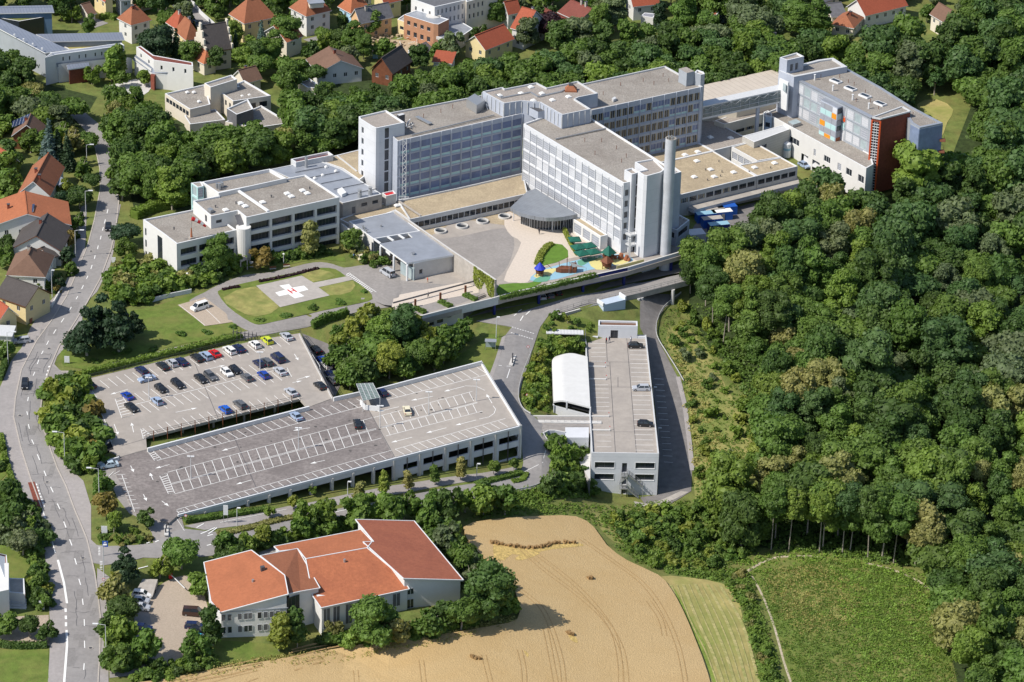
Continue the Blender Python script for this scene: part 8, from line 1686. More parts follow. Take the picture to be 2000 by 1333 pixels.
# --- town trees
TW=[('cone',(510,100),'spruce_blue',.7,'slim blue spruce left of the orange-roofed house'),('cone',(922,48),'conifer',.75,'dark spruce in front of the apartment blocks'),('cone',(1205,30),'conifer',.85,'slim dark conifer left of the top orange-red house'),
('round',(560,100),'mid',.85,'broad green tree covering the orange roof'),('round',(690,105),'mid',.7,'dark tree below the orange house by the town street'),('round',(722,70),'mid',.75,'tree covering the orange house gable'),('spread',(630,85),'mid',.5,'small garden tree on the bright lawn'),('spread',(662,92),'dark',.6,'dark garden tree right of the bright lawn'),
('round',(305,122),'conifer',1.0,'large dark cedar between the two white clinic buildings'),('cone',(345,125),'conifer',.8,'dark conifer right of the cedar'),('round',(330,70),'mid',.6,'tree above the cedar beside the orange roofs'),('round',(120,40),'dark',.9,'tall dark tree right of the metal-roofed complex'),('round',(110,15),'dark',.8,'dark tree at the top edge right of the metal roofs'),('small',(140,45),'bright',1.6,'bright tree by the small garage'),('round',(175,75),'mid',.5,'low tree in front of the small garage'),
('spread',(1075,78),'purple',.95,'dark purple copper beech before the white house'),('small',(1122,55),'purple',1.5,'small purple-leaved tree right of the copper beech'),('small',(1035,75),'bright',1.9,'green tree left of the copper beech'),
('round',(1170,75),'mid',.75,'tree before the maroon-roofed house'),('round',(1200,60),'grey',.9,'grey-green birch left of the white cube house'),('column',(1290,70),'conifer',1.5,'tall dark poplar beside the white cube house'),('round',(1330,75),'mid',1.0,'full green tree right of the tall poplar'),('round',(1375,85),'mid',.7,'tree above the glimpsed orange roof'),('cone',(1412,45),'spruce_blue',.9,'blue-grey conifer at the top centre right'),('round',(1450,60),'grey',1.0,'grey-green willow at the top centre right'),('round',(1465,100),'grey',1.15,'big grey-green willow above the cream hall'),
('round',(455,95),'bright',.6,'bright tree below the large yellow villa'),('cone',(458,118),'conifer',.7,'small spruce beside the stepped-gable villa'),('round',(430,10),'dark',.9,'dark tree at the top edge left of the yellow villa'),('round',(400,20),'dark',.8,'dark tree behind the picket fence'),('round',(280,25),'dark',.7,'dark tree beside the top lawn'),('round',(310,30),'bluish',.8,'tree left of the town street'),('round',(540,20),'dark',.6,'tree between yellow villa and white villa'),('small',(668,58),'dark',1.5,'clipped hedge tree by the blue house'),
('round',(795,20),'dark',.6,'dark tree left of the apartment block'),('round',(965,50),'mid',.8,'green tree right of the spruce'),('round',(985,25),'mid',.8,'green tree at the top edge right of the apartments'),('small',(855,115),'mid',1.8,'green tree left of the small red annexe'),('round',(820,140),'dark',.7,'dark tree right of the dark chalet'),('round',(710,118),'mid',.5,'small tree beside the dark chalet'),
('round',(1080,15),'mid',.8,'dark tree at the top edge left of the maroon house'),('round',(1050,10),'mid',.8,'tree at the top edge behind the white house'),('round',(1150,5),'mid',.8,'tree at the top edge right of the maroon house'),('round',(1310,15),'dark',.9,'tree at the top edge right of the orange-red house'),('round',(1345,25),'mid',.9,'green tree above the full green one'),
('column',(218,160),'bright',1.3,'slim green tree before the white slanting clinic wall'),('small',(180,165),'bright',1.7,'bright tree before the brick-red recess'),('small',(195,150),'bright',1.3,'smaller tree beside the brick-red recess'),('column',(233,150),'bright',1.4,'tall young tree at the clinic gap'),('small',(283,168),'bright',1.2,'small tree before the second clinic building'),('small',(240,172),'mid',1.2,'low tree between the two clinic buildings'),
('round',(1592,80),'mid',.9,'large green tree left of the brown-orange bungalow'),('round',(1560,75),'mid',.9,'tree above the lift tower'),('column',(1697,30),'spruce_blue',.5,'small blue conifer in front of the red hall'),('round',(500,140),'dark',.7,'dark tree behind the flat-roofed school'),('round',(530,130),'mid',.75,'tree left of the long brown roof')]
for kind,px,tone,sc,label in TW: px_tree(kind,px,tone,label,sc)
# --- woods: scattered inside outlines given by their foot points
def scatter(seed,px,sp,kinds,tones,labels,sc=(.8,1.15),group=None,avoid=(),maxn=999,zs=(.95,1.15),trunk=None):
    rr=R_(seed); w=[G(*q) for q in px]; w=[(p.x,p.y) for p in w]; xs=[p[0] for p in w];ys=[p[1] for p in w]; pts=[]; tries=0
    av=[[tuple(G(*q))[:2] for q in a] for a in avoid]
    while tries<9000 and len(pts)<maxn:
        tries+=1; x,y=rr.uniform(min(xs),max(xs)),rr.uniform(min(ys),max(ys))
        if not inside((x,y),w) or any(inside((x,y),a) for a in av): continue
        if any((x-a)**2+(y-b)**2<sp*sp for a,b in pts) or any(abs(x-a)<9 and -17<y-b<7 for a,b in HOMES): continue
        pts.append((x,y)); t=rr.choices(range(len(tones)),[q[1] for q in tones])[0]; tn=tones[t][0]
        LATER.append((rr.choice(kinds),(x,y),tn,spot(labels[tn],x,y,xs,ys),rr.uniform(*sc),trunk,group,rr.uniform(*zs)))
    return pts
LATER=[]
HOMES=[]
def spot(lab,x,y,xs,ys):
    u=(x-min(xs))/(max(xs)-min(xs)); v=(y-min(ys))/(max(ys)-min(ys)); a='near' if v<.34 else 'far' if v>.66 else 'middle'; b='left' if u<.34 else 'right' if u>.66 else ''
    return lab.replace(' in the ',', '+a+(' '+b if b else '')+' part of the ',1) if ' in the ' in lab else lab
def LB_(where): return {'dark':'dark green broadleaf crown in '+where,'mid':'mid green broadleaf crown in '+where,'bright':'bright green broadleaf crown in '+where,'yellow':'yellow-green broadleaf crown in '+where,'olive':'tan-olive seeding crown in '+where,'bluish':'cool bluish-green crown in '+where,'grey':'grey-green feathery crown in '+where,'conifer':'very dark conifer in '+where,'autumn':'brownish crown in '+where}
FT=[('dark',3),('mid',5),('bluish',3),('bright',2.2),('grey',1.2),('olive',.8)]
SCT=[]
SCT.append(scatter(1,[(1610,428),(1555,450),(1500,497),(1440,530),(1400,556),(1385,590),(1400,650),(1450,690),(1500,700),(1620,700),(1700,560),(1700,465),(1650,448)],6.6,['round'],FT,LB_('the wood right of the tower'),(.68,1.15),'wood right of the tower',trunk=4.5))
SCT.append(scatter(2,[(1700,465),(1720,560),(1640,700),(1600,760),(1640,880),(1800,860),(2030,800),(2040,420),(1950,330),(1860,370),(1770,405)],6.9,['round','round','round','spread'],[('dark',3),('mid',5),('bluish',3),('bright',1),('grey',1.5)],LB_('the upper right wood'),(.75,1.3),'upper right wood',trunk=4))
SCT.append(scatter(3,[(1590,760),(1540,860),(1505,960),(1500,1068),(1620,1075),(1700,1090),(1790,1108),(1880,1060),(2040,1010),(2040,830),(1800,880),(1640,890)],6.5,['round'],[('dark',2.5),('mid',4.5),('bluish',2),('bright',2),('olive',2.2)],LB_('the wood above the grassy clearing'),(.7,1.2),'wood above the clearing',trunk=6.0))
SCT.append(scatter(4,[(1800,1125),(1835,1190),(1850,1250),(1880,1300),(1900,1400),(2060,1420),(2060,1040),(1900,1075)],6.4,['round','round','spread'],[('dark',3),('mid',5),('bluish',2),('bright',1.2),('olive',1.5)],LB_('the lower right wood'),(.7,1.22),'lower right wood',trunk=2.0))
SCT.append(scatter(5,[(1535,125),(1600,128),(1665,140),(1780,185),(1850,190),(1880,215),(1900,300),(1960,340),(2060,320),(2060,20),(1960,50),(1900,85),(1830,125),(1700,132)],6.6,['round','round','spread','pine'],[('dark',3),('mid',4),('bluish',3),('grey',2)],LB_('the top right wood'),(.8,1.12),'top right wood',trunk=2.5))
SCT.append(scatter(20,[(1555,150),(1640,170),(1665,210),(1765,262),(1775,200),(1665,132),(1555,125)],5.6,['round','spread'],[('dark',2),('mid',4),('bluish',2),('bright',1)],LB_('the trees behind the coloured block'),(.65,.95),'trees behind the coloured block',trunk=1.5))
SCT.append(scatter(22,[(1462,705),(1620,700),(1600,780),(1540,870),(1505,880),(1480,790)],5.8,['round'],[('dark',2),('mid',4),('bright',1.5),('olive',1)],LB_('the wood right of the scrub slope'),(.7,1.1),'wood right of the scrub slope',trunk=3))
SCT.append(scatter(21,[(1395,960),(1440,940),(1500,900),(1500,1060),(1450,1075),(1420,1020)],4.6,['small','small','round'],[('dark',1),('mid',4),('bright',3),('yellow',1)],LB_('the thicket by the clearing'),(.6,1.3),'thicket below the garage slope',trunk=.5,maxn=13))
SCT.append(scatter(6,[(560,258),(640,252),(720,238),(850,212),(960,188),(1100,165),(1240,142),(1380,130),(1500,120),(1540,150),(1520,190),(1380,215),(1200,230),(1050,260),(900,290),(720,310),(600,300)],6.2,['round'],[('dark',2.5),('mid',5),('bluish',2),('bright',1.5),('grey',1)],LB_('the strip of wood behind the wards'),(.75,1.0),'wood behind the wards',trunk=2.5,avoid=[[(575,150),(575,180),(640,190),(640,160)]]))
SCT.append(scatter(7,[(226,275),(300,270),(340,298),(380,315),(470,318),(560,305),(620,275),(700,262),(700,300),(600,318),(530,335),(430,362),(372,385),(370,410),(300,418),(262,400),(236,350)],5.6,['round','round','spread'],[('dark',2.5),('mid',5),('bright',1.5),('olive',.6)],LB_('the wood left of the hospital'),(.72,.98),'wood left of the hospital',trunk=1.6))
SCT.append(scatter(8,[(-20,140),(40,168),(85,205),(110,232),(160,234),(150,258),(120,262),(80,250),(20,230),(-20,250)],5.8,['round','spread'],[('dark',3),('mid',3),('bright',1.2),('olive',1),('grey',.6)],LB_('the gardens around the upper road bend'),(.62,.9),'trees at the upper road bend',trunk=1.2))
SCT.append(scatter(18,[(212,205),(262,212),(300,225),(320,250),(300,268),(232,262),(205,232)],5.2,['round','spread'],[('dark',2),('mid',3),('bright',1.5),('olive',1)],LB_('the trees right of the upper road bend'),(.5,.72),'trees right of the upper road bend',trunk=1.0))
SCT.append(scatter(9,[(-20,60),(-20,10),(15,8),(40,20),(60,5),(120,0),(190,-6),(330,-10),(330,2),(260,8),(180,-2),(130,14),(108,5)],7.5,['round'],[('dark',2),('mid',2)],LB_('the top left gardens'),(.6,.9),'top left gardens',trunk=2,maxn=14))
SCT.append(scatter(10,[(590,1038),(640,1025),(740,1010),(830,1000),(930,988),(960,992),(1000,998),(1000,1008),(920,1015),(860,1025),(760,1032),(660,1032)],4.4,['small'],[('dark',2),('mid',4),('bright',1.5)],LB_('the shrub belt below the service road'),(1.4,1.95),'trees below the service road',maxn=30))
SCT.append(scatter(12,[(660,640),(700,640),(780,650),(860,665),(900,700),(880,720),(820,735),(740,755),(680,765),(650,700)],4.4,['small','small'],[('dark',2),('mid',4),('bright',2),('yellow',1)],LB_('the clump between deck and plaza'),(1.3,1.9),'clump between deck and plaza',maxn=26))
SCT.append(scatter(13,[(1020,98),(1100,112),(1200,108),(1300,112),(1420,118),(1500,112),(1500,95),(1400,102),(1250,98),(1150,96),(1000,92)],6.5,['round'],[('dark',2),('mid',4),('grey',1.5)],LB_('the gardens above the ward roofs'),(.6,.85),'gardens above the ward roofs',trunk=1.5,maxn=24))
SCT.append(scatter(14,[(1880,-10),(2050,-20),(2050,20),(1960,40),(1890,70)],7.5,['round','pine'],[('dark',2),('mid',3),('grey',1)],LB_('the gardens at the top right corner'),(.8,1.0),'top right gardens',trunk=2,maxn=14))
SCT.append(scatter(15,[(1330,-10),(1560,-15),(1590,20),(1560,60),(1480,70),(1420,60),(1330,45)],7,['round','pine','cone'],[('dark',2),('mid',4),('grey',2),('bluish',1)],LB_('the gardens at the top right of centre'),(.7,.95),'gardens right of centre',trunk=2,maxn=22))
SCT.append(scatter(16,[(340,128),(420,140),(560,150),(620,170),(560,200),(540,180),(470,145),(400,150)],6,['round','spread'],[('dark',2),('mid',4),('bright',1)],LB_('the gardens behind the flat-roofed school'),(.45,.7),'gardens behind the school',maxn=16))
SCT.append(scatter(17,[(610,195),(720,195),(830,178),(900,160),(1000,135),(1000,160),(900,185),(780,210),(650,235)],5.5,['round'],[('dark',2),('mid',4),('grey',1)],LB_('the wood edge below the town'),(.42,.58),'wood edge below the town',trunk=.8))
HOMES+=[(o.location.x,o.location.y) for o in bpy.data.objects if o.parent is None and o.get('category') in ('house','villa','apartment block','garage')]
SCT.append(scatter(19,[(100,0),(250,-20),(500,-25),(800,-25),(1100,-20),(1500,-25),(1900,-25),(1800,60),(1400,60),(1100,95),(980,105),(900,130),(700,160),(560,150),(330,120),(250,70),(110,60)],5.2,['small'],[('dark',3),('mid',4),('bright',1),('grey',1)],LB_('the gardens between the town houses'),(1.2,2.1),'garden trees in the town',maxn=105))
HOMES.clear()
# --- shrubs
def shrubs(seed,px,n,tones,where,sc=(.7,1.3),sp=1.6): 
    lb={t:{'dark':'dark green','mid':'green','bright':'bright green','yellow':'yellow-green','olive':'olive','autumn':'reddish','grey':'grey-green','conifer':'very dark'}[t]+' shrub '+where for t,_ in tones}
    scatter(seed,px,sp,['bush'],tones,lb,sc,'shrubs '+where,maxn=n,zs=(.8,1.3))
S3=[('dark',2),('mid',3),('bright',2)]
shrubs(21,[(215,540),(250,520),(290,525),(350,535),(420,535),(480,520),(470,530),(400,558),(330,572),(290,590),(240,600),(215,575)],70,[('mid',3),('bright',3),('olive',1),('dark',1)],'between the office building and the road',(1.0,1.8),2.1)
shrubs(22,[(90,760),(150,740),(175,790),(200,870),(190,905),(200,925),(150,930),(120,890),(95,830)],60,[('mid',3),('bright',2),('dark',2),('autumn',.8),('yellow',1)],'in the bed left of the older deck',(1.2,2.2),2.2)
shrubs(23,[(1035,720),(1055,700),(1068,720),(1066,800),(1034,802),(1024,780)],24,[('mid',2),('bright',3),('yellow',2)],'on the bank left of the vaulted hall',(.6,1.2),1.8)
shrubs(24,[(1075,860),(1130,880),(1150,930),(1150,965),(1080,975),(1090,920)],40,[('mid',2),('bright',2),('dark',2)],'on the bank left of the white garage',(.9,1.7),2.0)
shrubs(25,[(1062,625),(1085,618),(1165,640),(1165,650),(1060,648)],10,[('mid',2),('bright',2)],'between the walkway and the bridge',(.4,.7),1.7)
shrubs(26,[(1055,668),(1138,675),(1135,695),(1060,695)],18,[('mid',2),('bright',2),('yellow',1)],'below the covered walkway',(.8,1.3),1.8)
shrubs(27,[(425,1080),(450,1066),(520,1058),(590,1045),(660,1030),(690,1020),(660,1040),(600,1052),(540,1062),(470,1085),(430,1095)],34,S3,'in the hedge behind the red-roofed hall',(1.0,1.7),1.9)
shrubs(28,[(600,1250),(700,1268),(800,1255),(900,1230),(1000,1195),(990,1180),(900,1195),(800,1235),(700,1245)],34,S3,'along the wheat in front of the hall',(1.0,1.6),1.9)
shrubs(29,[(845,1035),(880,1040),(900,1080),(940,1110),(1000,1160),(960,1170),(915,1120),(870,1075)],34,[('dark',2),('mid',3),('grey',1)],'between the big roof and the wheat',(1.1,1.8),1.9)
shrubs(30,[(260,1320),(300,1308),(370,1295),(420,1296),(420,1310),(330,1325),(270,1335)],22,S3,'along the lower edge of the yard',(.8,1.3),1.5)
shrubs(31,[(210,1290),(250,1290),(290,1298),(270,1306),(215,1308)],12,S3,'at the lower yard corner',(.8,1.3),1.5)
shrubs(32,[(60,1080),(72,1075),(95,1160),(92,1195),(70,1195)],22,[('dark',2),('mid',3),('yellow',1.5)],'in the garden hedge of the white house',(.8,1.4),1.4)
shrubs(33,[(-10,1000),(60,985),(85,1040),(95,1080),(50,1075),(-10,1060)],26,[('dark',3),('mid',3),('grey',1)],'at the left edge beside the pavement',(1.2,2.0),2.0)
shrubs(34,[(1185,1010),(1330,985),(1450,1010),(1480,1070),(1450,1095),(1380,1110),(1290,1112),(1230,1080)],80,[('dark',1),('mid',4),('bright',3),('yellow',1.5)],'on the slope below the garage',(.6,1.4),2.2)
shrubs(35,[(1355,600),(1400,670),(1450,760),(1480,850),(1440,900),(1420,960),(1365,950),(1355,850),(1340,760),(1310,700),(1300,650),(1320,600)],58,[('mid',3),('bright',3),('yellow',2),('grey',.8)],'on the slope right of the lower road',(.4,1.3),2.4)
shrubs(36,[(1400,1128),(1450,1118),(1462,1150),(1484,1220),(1515,1335),(1492,1345),(1474,1270),(1457,1200),(1442,1155)],34,[('mid',3),('bright',2),('olive',1)],'between the mown strip and the clearing',(.35,.95),1.9)
shrubs(37,[(195,1035),(290,1045),(295,1055),(240,1068),(195,1060)],24,[('mid',2),('olive',2),('bright',1)],'on the planted corner of the lot',(.4,.7),1.2)
shrubs(38,[(-5,860),(8,880),(18,930),(35,960),(55,1000),(30,1000),(-5,950)],12,S3,'on the verge at the left edge',(.5,.9),1.5)
shrubs(39,[(60,500),(130,500),(150,440),(160,410),(145,560),(90,590)],12,[('mid',2),('dark',2),('autumn',1)],'in the front gardens by the road',(.5,.9),1.5)
shrubs(40,[(100,560),(120,540),(124,548),(104,575)],5,[('dark',1)],'behind the white garden wall',(.5,.8),1.2)
shrubs(41,[(-10,330),(30,330),(30,420),(-10,420)],22,[('bright',2),('mid',2)],'in the left edge gardens',(.9,1.6),2)
shrubs(42,[(-10,220),(60,240),(30,260),(-10,280)],10,[('bright',2),('mid',2)],'above the chalet',(1,1.6),2)
shrubs(43,[(480,512),(560,500),(630,492),(640,500),(580,508),(500,518)],20,[('dark',2),('mid',2)],'at the foot of the office windows',(.8,1.3),1.6)
shrubs(44,[(665,490),(735,505),(760,520),(740,525),(700,512)],12,[('mid',2),('olive',2)],'along the entrance building wall',(.7,1.1),1.5)
for i,(x,y) in enumerate([(712,572),(664,593),(612,604),(558,616),(508,628),(352,655),(403,652),(455,640),(440,661),(186,708),(245,687),(300,682),(298,690),(230,692)]):
    px_tree('bush',(x,y),'mid','clipped round box shrub on the lawn, '+['nearest the forecourt','second from the forecourt','third from the forecourt','fourth from the forecourt','at the left end of the helipad oval','on the lawn above the access road','on the lawn right of the big pines','at the corner of the parking bay','beside the parking bay kerb','near the white notice board','below the big pines','right of the big pines','in front of the right pine','left in front of the pines'][i],.85,group='clipped lawn shrubs',zs=.6)
# --- hedges
def hedge(label,px,w,h,tone,z=None,name='hedge',size=.2):
    pts=smooth_line([tuple(P(*q,z) if z is not None else G(*q)) for q in px],3); rs=NR(len(label)); V=[];F_=[];k=0; core=MB()
    for a,c in zip(pts,pts[1:]):
        L=(c-a).length; 
        if L<.05: continue
        d=(c-a)/L; n=Vector((-d.y,d.x,0)); m=int(L*(w+2*h)*13)
        t=rs.rand(m)*L; s=rs.rand(m)*(w+2*h); side=np.where(s<h,-1,np.where(s<h+w,0,1)); off=np.where(side==-1,-w/2,np.where(side==1,w/2,s-h-w/2)); zz_=np.where(side==0,h,np.where(side==-1,s,s-h-w)); zz_=np.abs(zz_)*(1+.12*np.sin(t*1.3+a.x))+rs.normal(size=m)*.05
        c0=np.array([[a.x,a.y,0]])+t[:,None]*np.array([[d.x,d.y,0]])+off[:,None]*np.array([[n.x,n.y,0]]); zb=a.z+(c.z-a.z)*t/L; c0[:,2]=zb+zz_
        nr=np.array([[n.x,n.y,0]])*side[:,None]; nr[:,2]+=np.where(side==0,1,.2); v,f=leafcards(rs,c0,nr,size,1.0); V.append(v); F_+=[tuple(x+k for x in q) for q in f]; k+=len(v)
        core.bar((a.x,a.y,a.z+h*.45),(c.x,c.y,c.z+h*.45),w*.85,h*.85)
    V=np.vstack(V); o0=pts[0]; nv=len(V); V=np.vstack([V,np.array(core.v)]); F_+=[tuple(x+nv for x in q) for q in core.f]; V-=np.array(o0[:])
    o=bpy.data.objects.new(name,mk_mesh(name,V,F_,M['leaf'])); COL.objects.link(o); o.location=o0; o.color=(*TONE[tone],1); ORG[o.name]=o0.copy(); tag(o,label,'hedge' if name=='hedge' else name); return o
hedge('long clipped hedge along the back edge of the older deck',[(158,736),(255,713),(350,690),(455,665),(470,660)],1.6,1.5,'bright')
hedge('low hedge at the access road mouth',[(107,741),(130,741),(155,738)],1.8,.9,'mid')
hedge('bright clipped hedge beside the green parasols',[(1102,454),(1115,480),(1128,500)],.9,1.3,'yellow',.05)
hedge('hedge along the parapet in front of the playground',[(975,585),(1040,571),(1100,556),(1145,545),(1165,540)],1.6,1.0,'mid',.05)
hedge('ivy-covered arched hedge right of the older deck',[(610,642),(640,628),(680,618)],1.4,2.2,'mid')
hedge('planted strip with low shrubs dividing the service road',[(425,1046),(480,1034),(540,1018),(590,1008)],2.0,.5,'olive')
hedge('low green strip along the service road before the facade trees',[(930,948),(970,938),(1020,925)],1.8,.8,'mid')
hedge('low hedge on the round island at the bend',[(1000,942),(1020,938),(1028,925)],1.6,.5,'bright')
hedge('hedge below the corner of the front deck',[(360,1020),(420,1012),(480,1003),(520,996)],1.8,.9,'mid')
hedge('row of dark red shrubs along the helipad road',[(506,552),(540,546),(580,537),(622,526)],.9,.6,'purple')
hedge('row of dark red shrubs near the parking bay',[(434,568),(450,565),(468,562)],.9,.6,'purple')
hedge('clipped hedge strip between forecourt bays, left',[(810,603),(830,613)],1.6,.7,'mid',.05); hedge('clipped hedge strip between forecourt bays, middle',[(858,590),(880,601)],1.6,.7,'mid',.05); hedge('clipped hedge strip between forecourt bays, right',[(906,577),(930,588)],1.6,.7,'mid',.05)
hedge('flowering shrub strip on the plaza lawn',[(1050,518),(1056,500),(1070,482),(1080,478)],1.8,.7,'yellow',.05)
hedge('tall hedge in front of the white house garden',[(64,1090),(68,1120),(72,1150)],1.2,2.0,'bright'); hedge('dark hedge at the left edge by the driveway',[(0,745),(8,720),(12,700)],1.4,1.6,'dark'); hedge('long verge hedge at the left edge',[(2,850),(10,895),(22,935),(36,960)],1.2,.8,'bright')
hedge('low hedge in front of the gravel court at the left edge',[(0,1262),(40,1266),(92,1264)],1.6,1.2,'dark'); hedge('clipped garden hedge at the small town garage',[(195,38),(215,36),(226,40)],1.6,1.6,'bright'); hedge('hedge below the office roof along the wood',[(262,428),(300,412),(370,398)],3.0,2.6,'bright')
def ivy(label,px,z1,z0,tone,n=500):
    rs=NR(7); A,B=P(*px[0],z1),P(*px[1],z1); t=rs.rand(n); c=np.array(A[:])[None]*(1-t[:,None])+np.array(B[:])[None]*t[:,None]; dd=(B-A).normalized(); nn=np.array([dd.y,-dd.x,0]); c[:,2]=z1-(z1-z0)*rs.rand(n)*(.4+.6*np.abs(np.sin(t*5+.4))); c+=nn*.15; V,F_=leafcards(rs,c,nn[None]+0*c,.26,1.0); V-=np.array(A[:])
    o=bpy.data.objects.new('ivy',mk_mesh('ivy',V,F_,M['leaf'])); COL.objects.link(o); o.location=A; o.color=(*TONE[tone],1); ORG[o.name]=A; tag(o,label,'ivy')
ivy('dark ivy hanging on the low wall of the entrance building',[(840,507),(890,496)],4.6,0.2,'mid',900); ivy('yellow-green ivy cascading down the end of the long side wall',[(926,520),(966,547)],5.7,0,'yellow',900); ivy('ivy trailing along the foot of the side wall',[(890,497),(930,523)],3.6,1.2,'yellow',400)
# --- undergrowth: countless small plants
def cover(name,label,px,n,tones,size,hgt,seed):
    rs=NR(seed); w=[tuple(G(*q))[:2] for q in px]; xs=[p[0] for p in w];ys=[p[1] for p in w]; pts=[]
    while len(pts)<n:
        X=rs.uniform(min(xs),max(xs),n); Y=rs.uniform(min(ys),max(ys),n); pts+= [(x,y) for x,y in zip(X,Y) if inside((x,y),w)]
    pts=pts[:n]; C=[];NRM=[]
    for x,y in pts:
        m=rs.randint(8,22); r=(.3+rs.rand()**2*1.1); d=rs.normal(size=(m,3)); d/=np.linalg.norm(d,axis=1)[:,None]; d[:,2]=abs(d[:,2]); C.append(np.array([[x,y,hh(x,y)]])+d*r*np.array([1,1,hgt])); NRM.append(d+np.array([0,0,.4]))
    C=np.vstack(C); NRM=np.vstack(NRM); V,F_=leafcards(rs,C,NRM,size,.9); o0=np.array([w[0][0],w[0][1],0]); o=bpy.data.objects.new(name,mk_mesh(name,V-o0,F_,M['leaf'])); COL.objects.link(o); o.location=o0; o.color=(*TONE[tones],1); tag(o,label,'undergrowth',kind='stuff')
TONE['straw']=(.33,.30,.10); TONE['herb']=(.18,.28,.045); TONE['weed']=(.125,.195,.033)
cover('undergrowth','weeds and brambles on the slope right of the lower road',[(1300,600),(1370,590),(1400,670),(1470,760),(1490,860),(1450,900),(1470,990),(1360,975),(1355,850),(1335,740),(1290,660)],800,'weed',.16,.6,1)
cover('undergrowth','dry yellowish grass tufts on the slope right of the lower road',[(1300,650),(1340,700),(1380,780),(1420,900),(1400,960),(1362,960),(1350,850),(1330,740)],300,'straw',.18,.7,2)
cover('undergrowth','tangled green growth on the slope below the garage',[(1130,985),(1250,985),(1400,975),(1480,1060),(1460,1100),(1300,1120),(1225,1090),(1170,1030),(1120,1005),(960,1012),(900,1020),(960,995)],1300,'weed',.2,.9,3)
cover('undergrowth','lush weeds in the round clearing',[(1490,1115),(1600,1095),(1720,1110),(1800,1145),(1850,1240),(1870,1345),(1555,1345),(1520,1240),(1484,1160)],4200,'weed',.13,.5,4)
cover('undergrowth','tall bright herbs in the right half of the round clearing',[(1620,1095),(1740,1110),(1810,1150),(1850,1250),(1800,1345),(1680,1345),(1650,1230)],1100,'herb',.17,.6,14)
cover('undergrowth','yellowish weeds in the middle of the round clearing',[(1490,1115),(1600,1100),(1690,1150),(1660,1230),(1560,1240),(1510,1180)],800,'straw',.13,.5,5)
cover('undergrowth','dark bramble band between the mown strip and the clearing',[(1300,1118),(1450,1112),(1464,1135),(1486,1200),(1508,1270),(1530,1345),(1487,1345),(1472,1270),(1452,1190),(1410,1135)],900,'weed',.24,.8,6)
cover('undergrowth','forest undergrowth below the trunks at the wood edge',[(1380,600),(1390,680),(1450,760),(1500,860),(1490,1070),(1620,1085),(1800,1110),(1760,1060),(1560,1000),(1560,860),(1480,700)],1300,'mid',.28,1.3,7)
cover('undergrowth','ragged growth blurring the rim of the round clearing',[(1440,1098),(1520,1070),(1700,1080),(1830,1130),(1880,1240),(1840,1240),(1800,1160),(1700,1112),(1600,1098),(1520,1104),(1484,1130),(1475,1150)],420,'herb',.17,.8,15)
cover('undergrowth','long grass on the bank around the road bend',[(1025,745),(1040,700),(1060,665),(1140,680),(1078,720),(1072,800),(1030,805)],420,'weed',.2,.7,8)
cover('undergrowth','green growth on the bank between the road bend and the garage',[(1062,850),(1110,870),(1150,950),(1150,975),(1000,1000),(960,985),(1050,950),(1088,910)],700,'weed',.24,1.0,9)
cover('undergrowth','greenery at the bottom of the gap between the decks',[(330,868),(580,798),(590,803),(345,875)],200,'bright',.2,.9,10)
cover('wheat_edge_grass','unruly stalks along the upper edge of the wheat',[(300,1325),(420,1302),(560,1280),(720,1256),(860,1240),(1000,1205),(1010,1222),(860,1262),(560,1305),(320,1345)],1100,'straw',.16,.9,11)

# the nearest woodland trees and shrubs stand as objects of their own; what lies beyond them is one mass of each
def flush():
    big=sorted([q for q in LATER if q[0]!='bush'],key=lambda q:(Vector((q[1][0],q[1][1],0))-CAM).length); bush=sorted([q for q in LATER if q[0]=='bush'],key=lambda q:(Vector((q[1][0],q[1][1],0))-CAM).length)
    nb=0; rest=[]
    have=sum(1 for o in bpy.data.objects if o.name.startswith('broadleaf_tree'))
    for q in big:
        if q[0] in('round','spread'):
            if have+nb>=296: rest.append(q); continue
            nb+=1
        tree(q[0],q[1],q[2],q[3],q[4],trunk=q[5],group=q[6],zs=q[7])
    hb=sum(1 for o in bpy.data.objects if o.name.startswith('shrub'))
    for q in bush[:290-hb]: tree(q[0],q[1],q[2],q[3],q[4],trunk=q[5],group=q[6],zs=q[7])
    print('woodland objects',nb,'mass',len(rest),'shrubs',len(bush))
    far_mass('woodland','far woodland of mixed broadleaf crowns behind the hospital and around the town',rest,'woodland'); far_mass('shrubbery','mixed shrubs spread over the farther banks and verges',bush[290-hb:],'shrubbery')
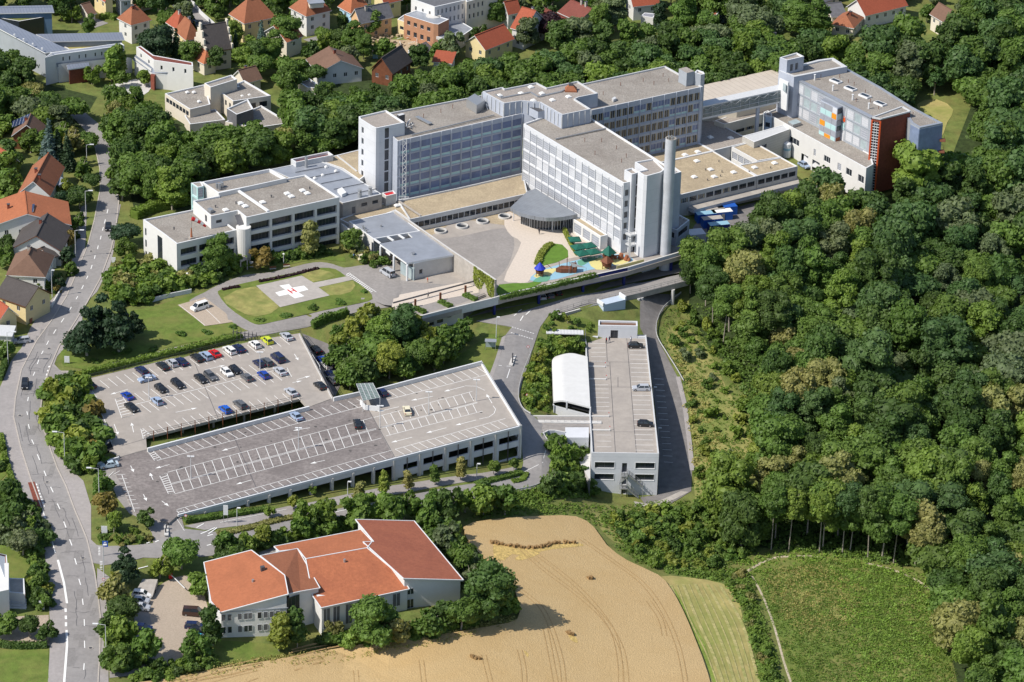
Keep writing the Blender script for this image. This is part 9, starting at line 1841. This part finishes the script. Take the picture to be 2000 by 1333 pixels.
def far_mass(name,label,items,cat):
    if not items: return
    lib={}
    for k,(nl,nf,size) in {'round':(24,2900,.42),'spread':(20,2500,.42),'bush':(7,300,.3)}.items():
        for i,(r,h) in enumerate(SPEC[k][:3]): lib[k,i]=crown_mesh(77*i+len(k),r,h,kind='spread' if k=='spread' else 'round',nl=nl,nf=nf,size=size)
    Vs=[];cols=[];tot=[];idx=[];k=0; rr=R_(5)
    for kind,w,tn,_,sc,trunk,_,zs in items:
        i=rr.randrange(min(3,len(SPEC[kind]))); V,F_=lib[kind,i]; a=rr.uniform(0,6.28); ca,sa=math.cos(a),math.sin(a); lift=(trunk if trunk is not None else 2.5) if kind!='bush' else -.15
        X=(V[:,0]*ca-V[:,1]*sa)*sc+w[0]; Y=(V[:,0]*sa+V[:,1]*ca)*sc+w[1]; Z=V[:,2]*sc*zs+lift+hh(*w); Vs.append(np.stack([X,Y,Z],1)); t=TONE[tn]; v=rr.uniform(.84,1.16); cols.append(np.tile(np.array([t[0]*v,t[1]*v,t[2]*v,1],np.float32),(len(V),1)))
        key=(kind,i)
        if key not in lib_flat: lib_flat[key]=(np.array([x for f in F_ for x in f],np.int32),np.array([len(f) for f in F_],np.int32))
        fl,ln=lib_flat[key]; idx.append(fl+k); tot.append(ln); k+=len(V)
    V=np.vstack(Vs).astype(np.float32); I=np.concatenate(idx); Ln=np.concatenate(tot); me=bpy.data.meshes.new(name); me.vertices.add(len(V)); me.vertices.foreach_set('co',V.ravel()); me.loops.add(len(I)); me.loops.foreach_set('vertex_index',I); me.polygons.add(len(Ln)); me.polygons.foreach_set('loop_start',np.concatenate([[0],np.cumsum(Ln)[:-1]]).astype(np.int32)); me.polygons.foreach_set('loop_total',Ln); me.update(calc_edges=True)
    at=me.color_attributes.new('tone','FLOAT_COLOR','POINT'); at.data.foreach_set('color',np.vstack(cols).ravel()); me.materials.append(leaf_mass); lib_flat.clear()
    o=bpy.data.objects.new(name,me); COL.objects.link(o); tag(o,label,cat,kind='stuff')
lib_flat={}
leaf_mass=M['leaf'].copy(); leaf_mass.name='leaf_mass'; _n=leaf_mass.node_tree; _a=_n.nodes.new('ShaderNodeVertexColor'); _a.layer_name='tone'
for l in list(_n.links):
    if l.from_node.type=='OBJECT_INFO': ts=l.to_socket; _n.links.remove(l); _n.links.new(_a.outputs[0],ts)
flush()
print('trees and shrubs',NT[0],[len(s) for s in SCT])
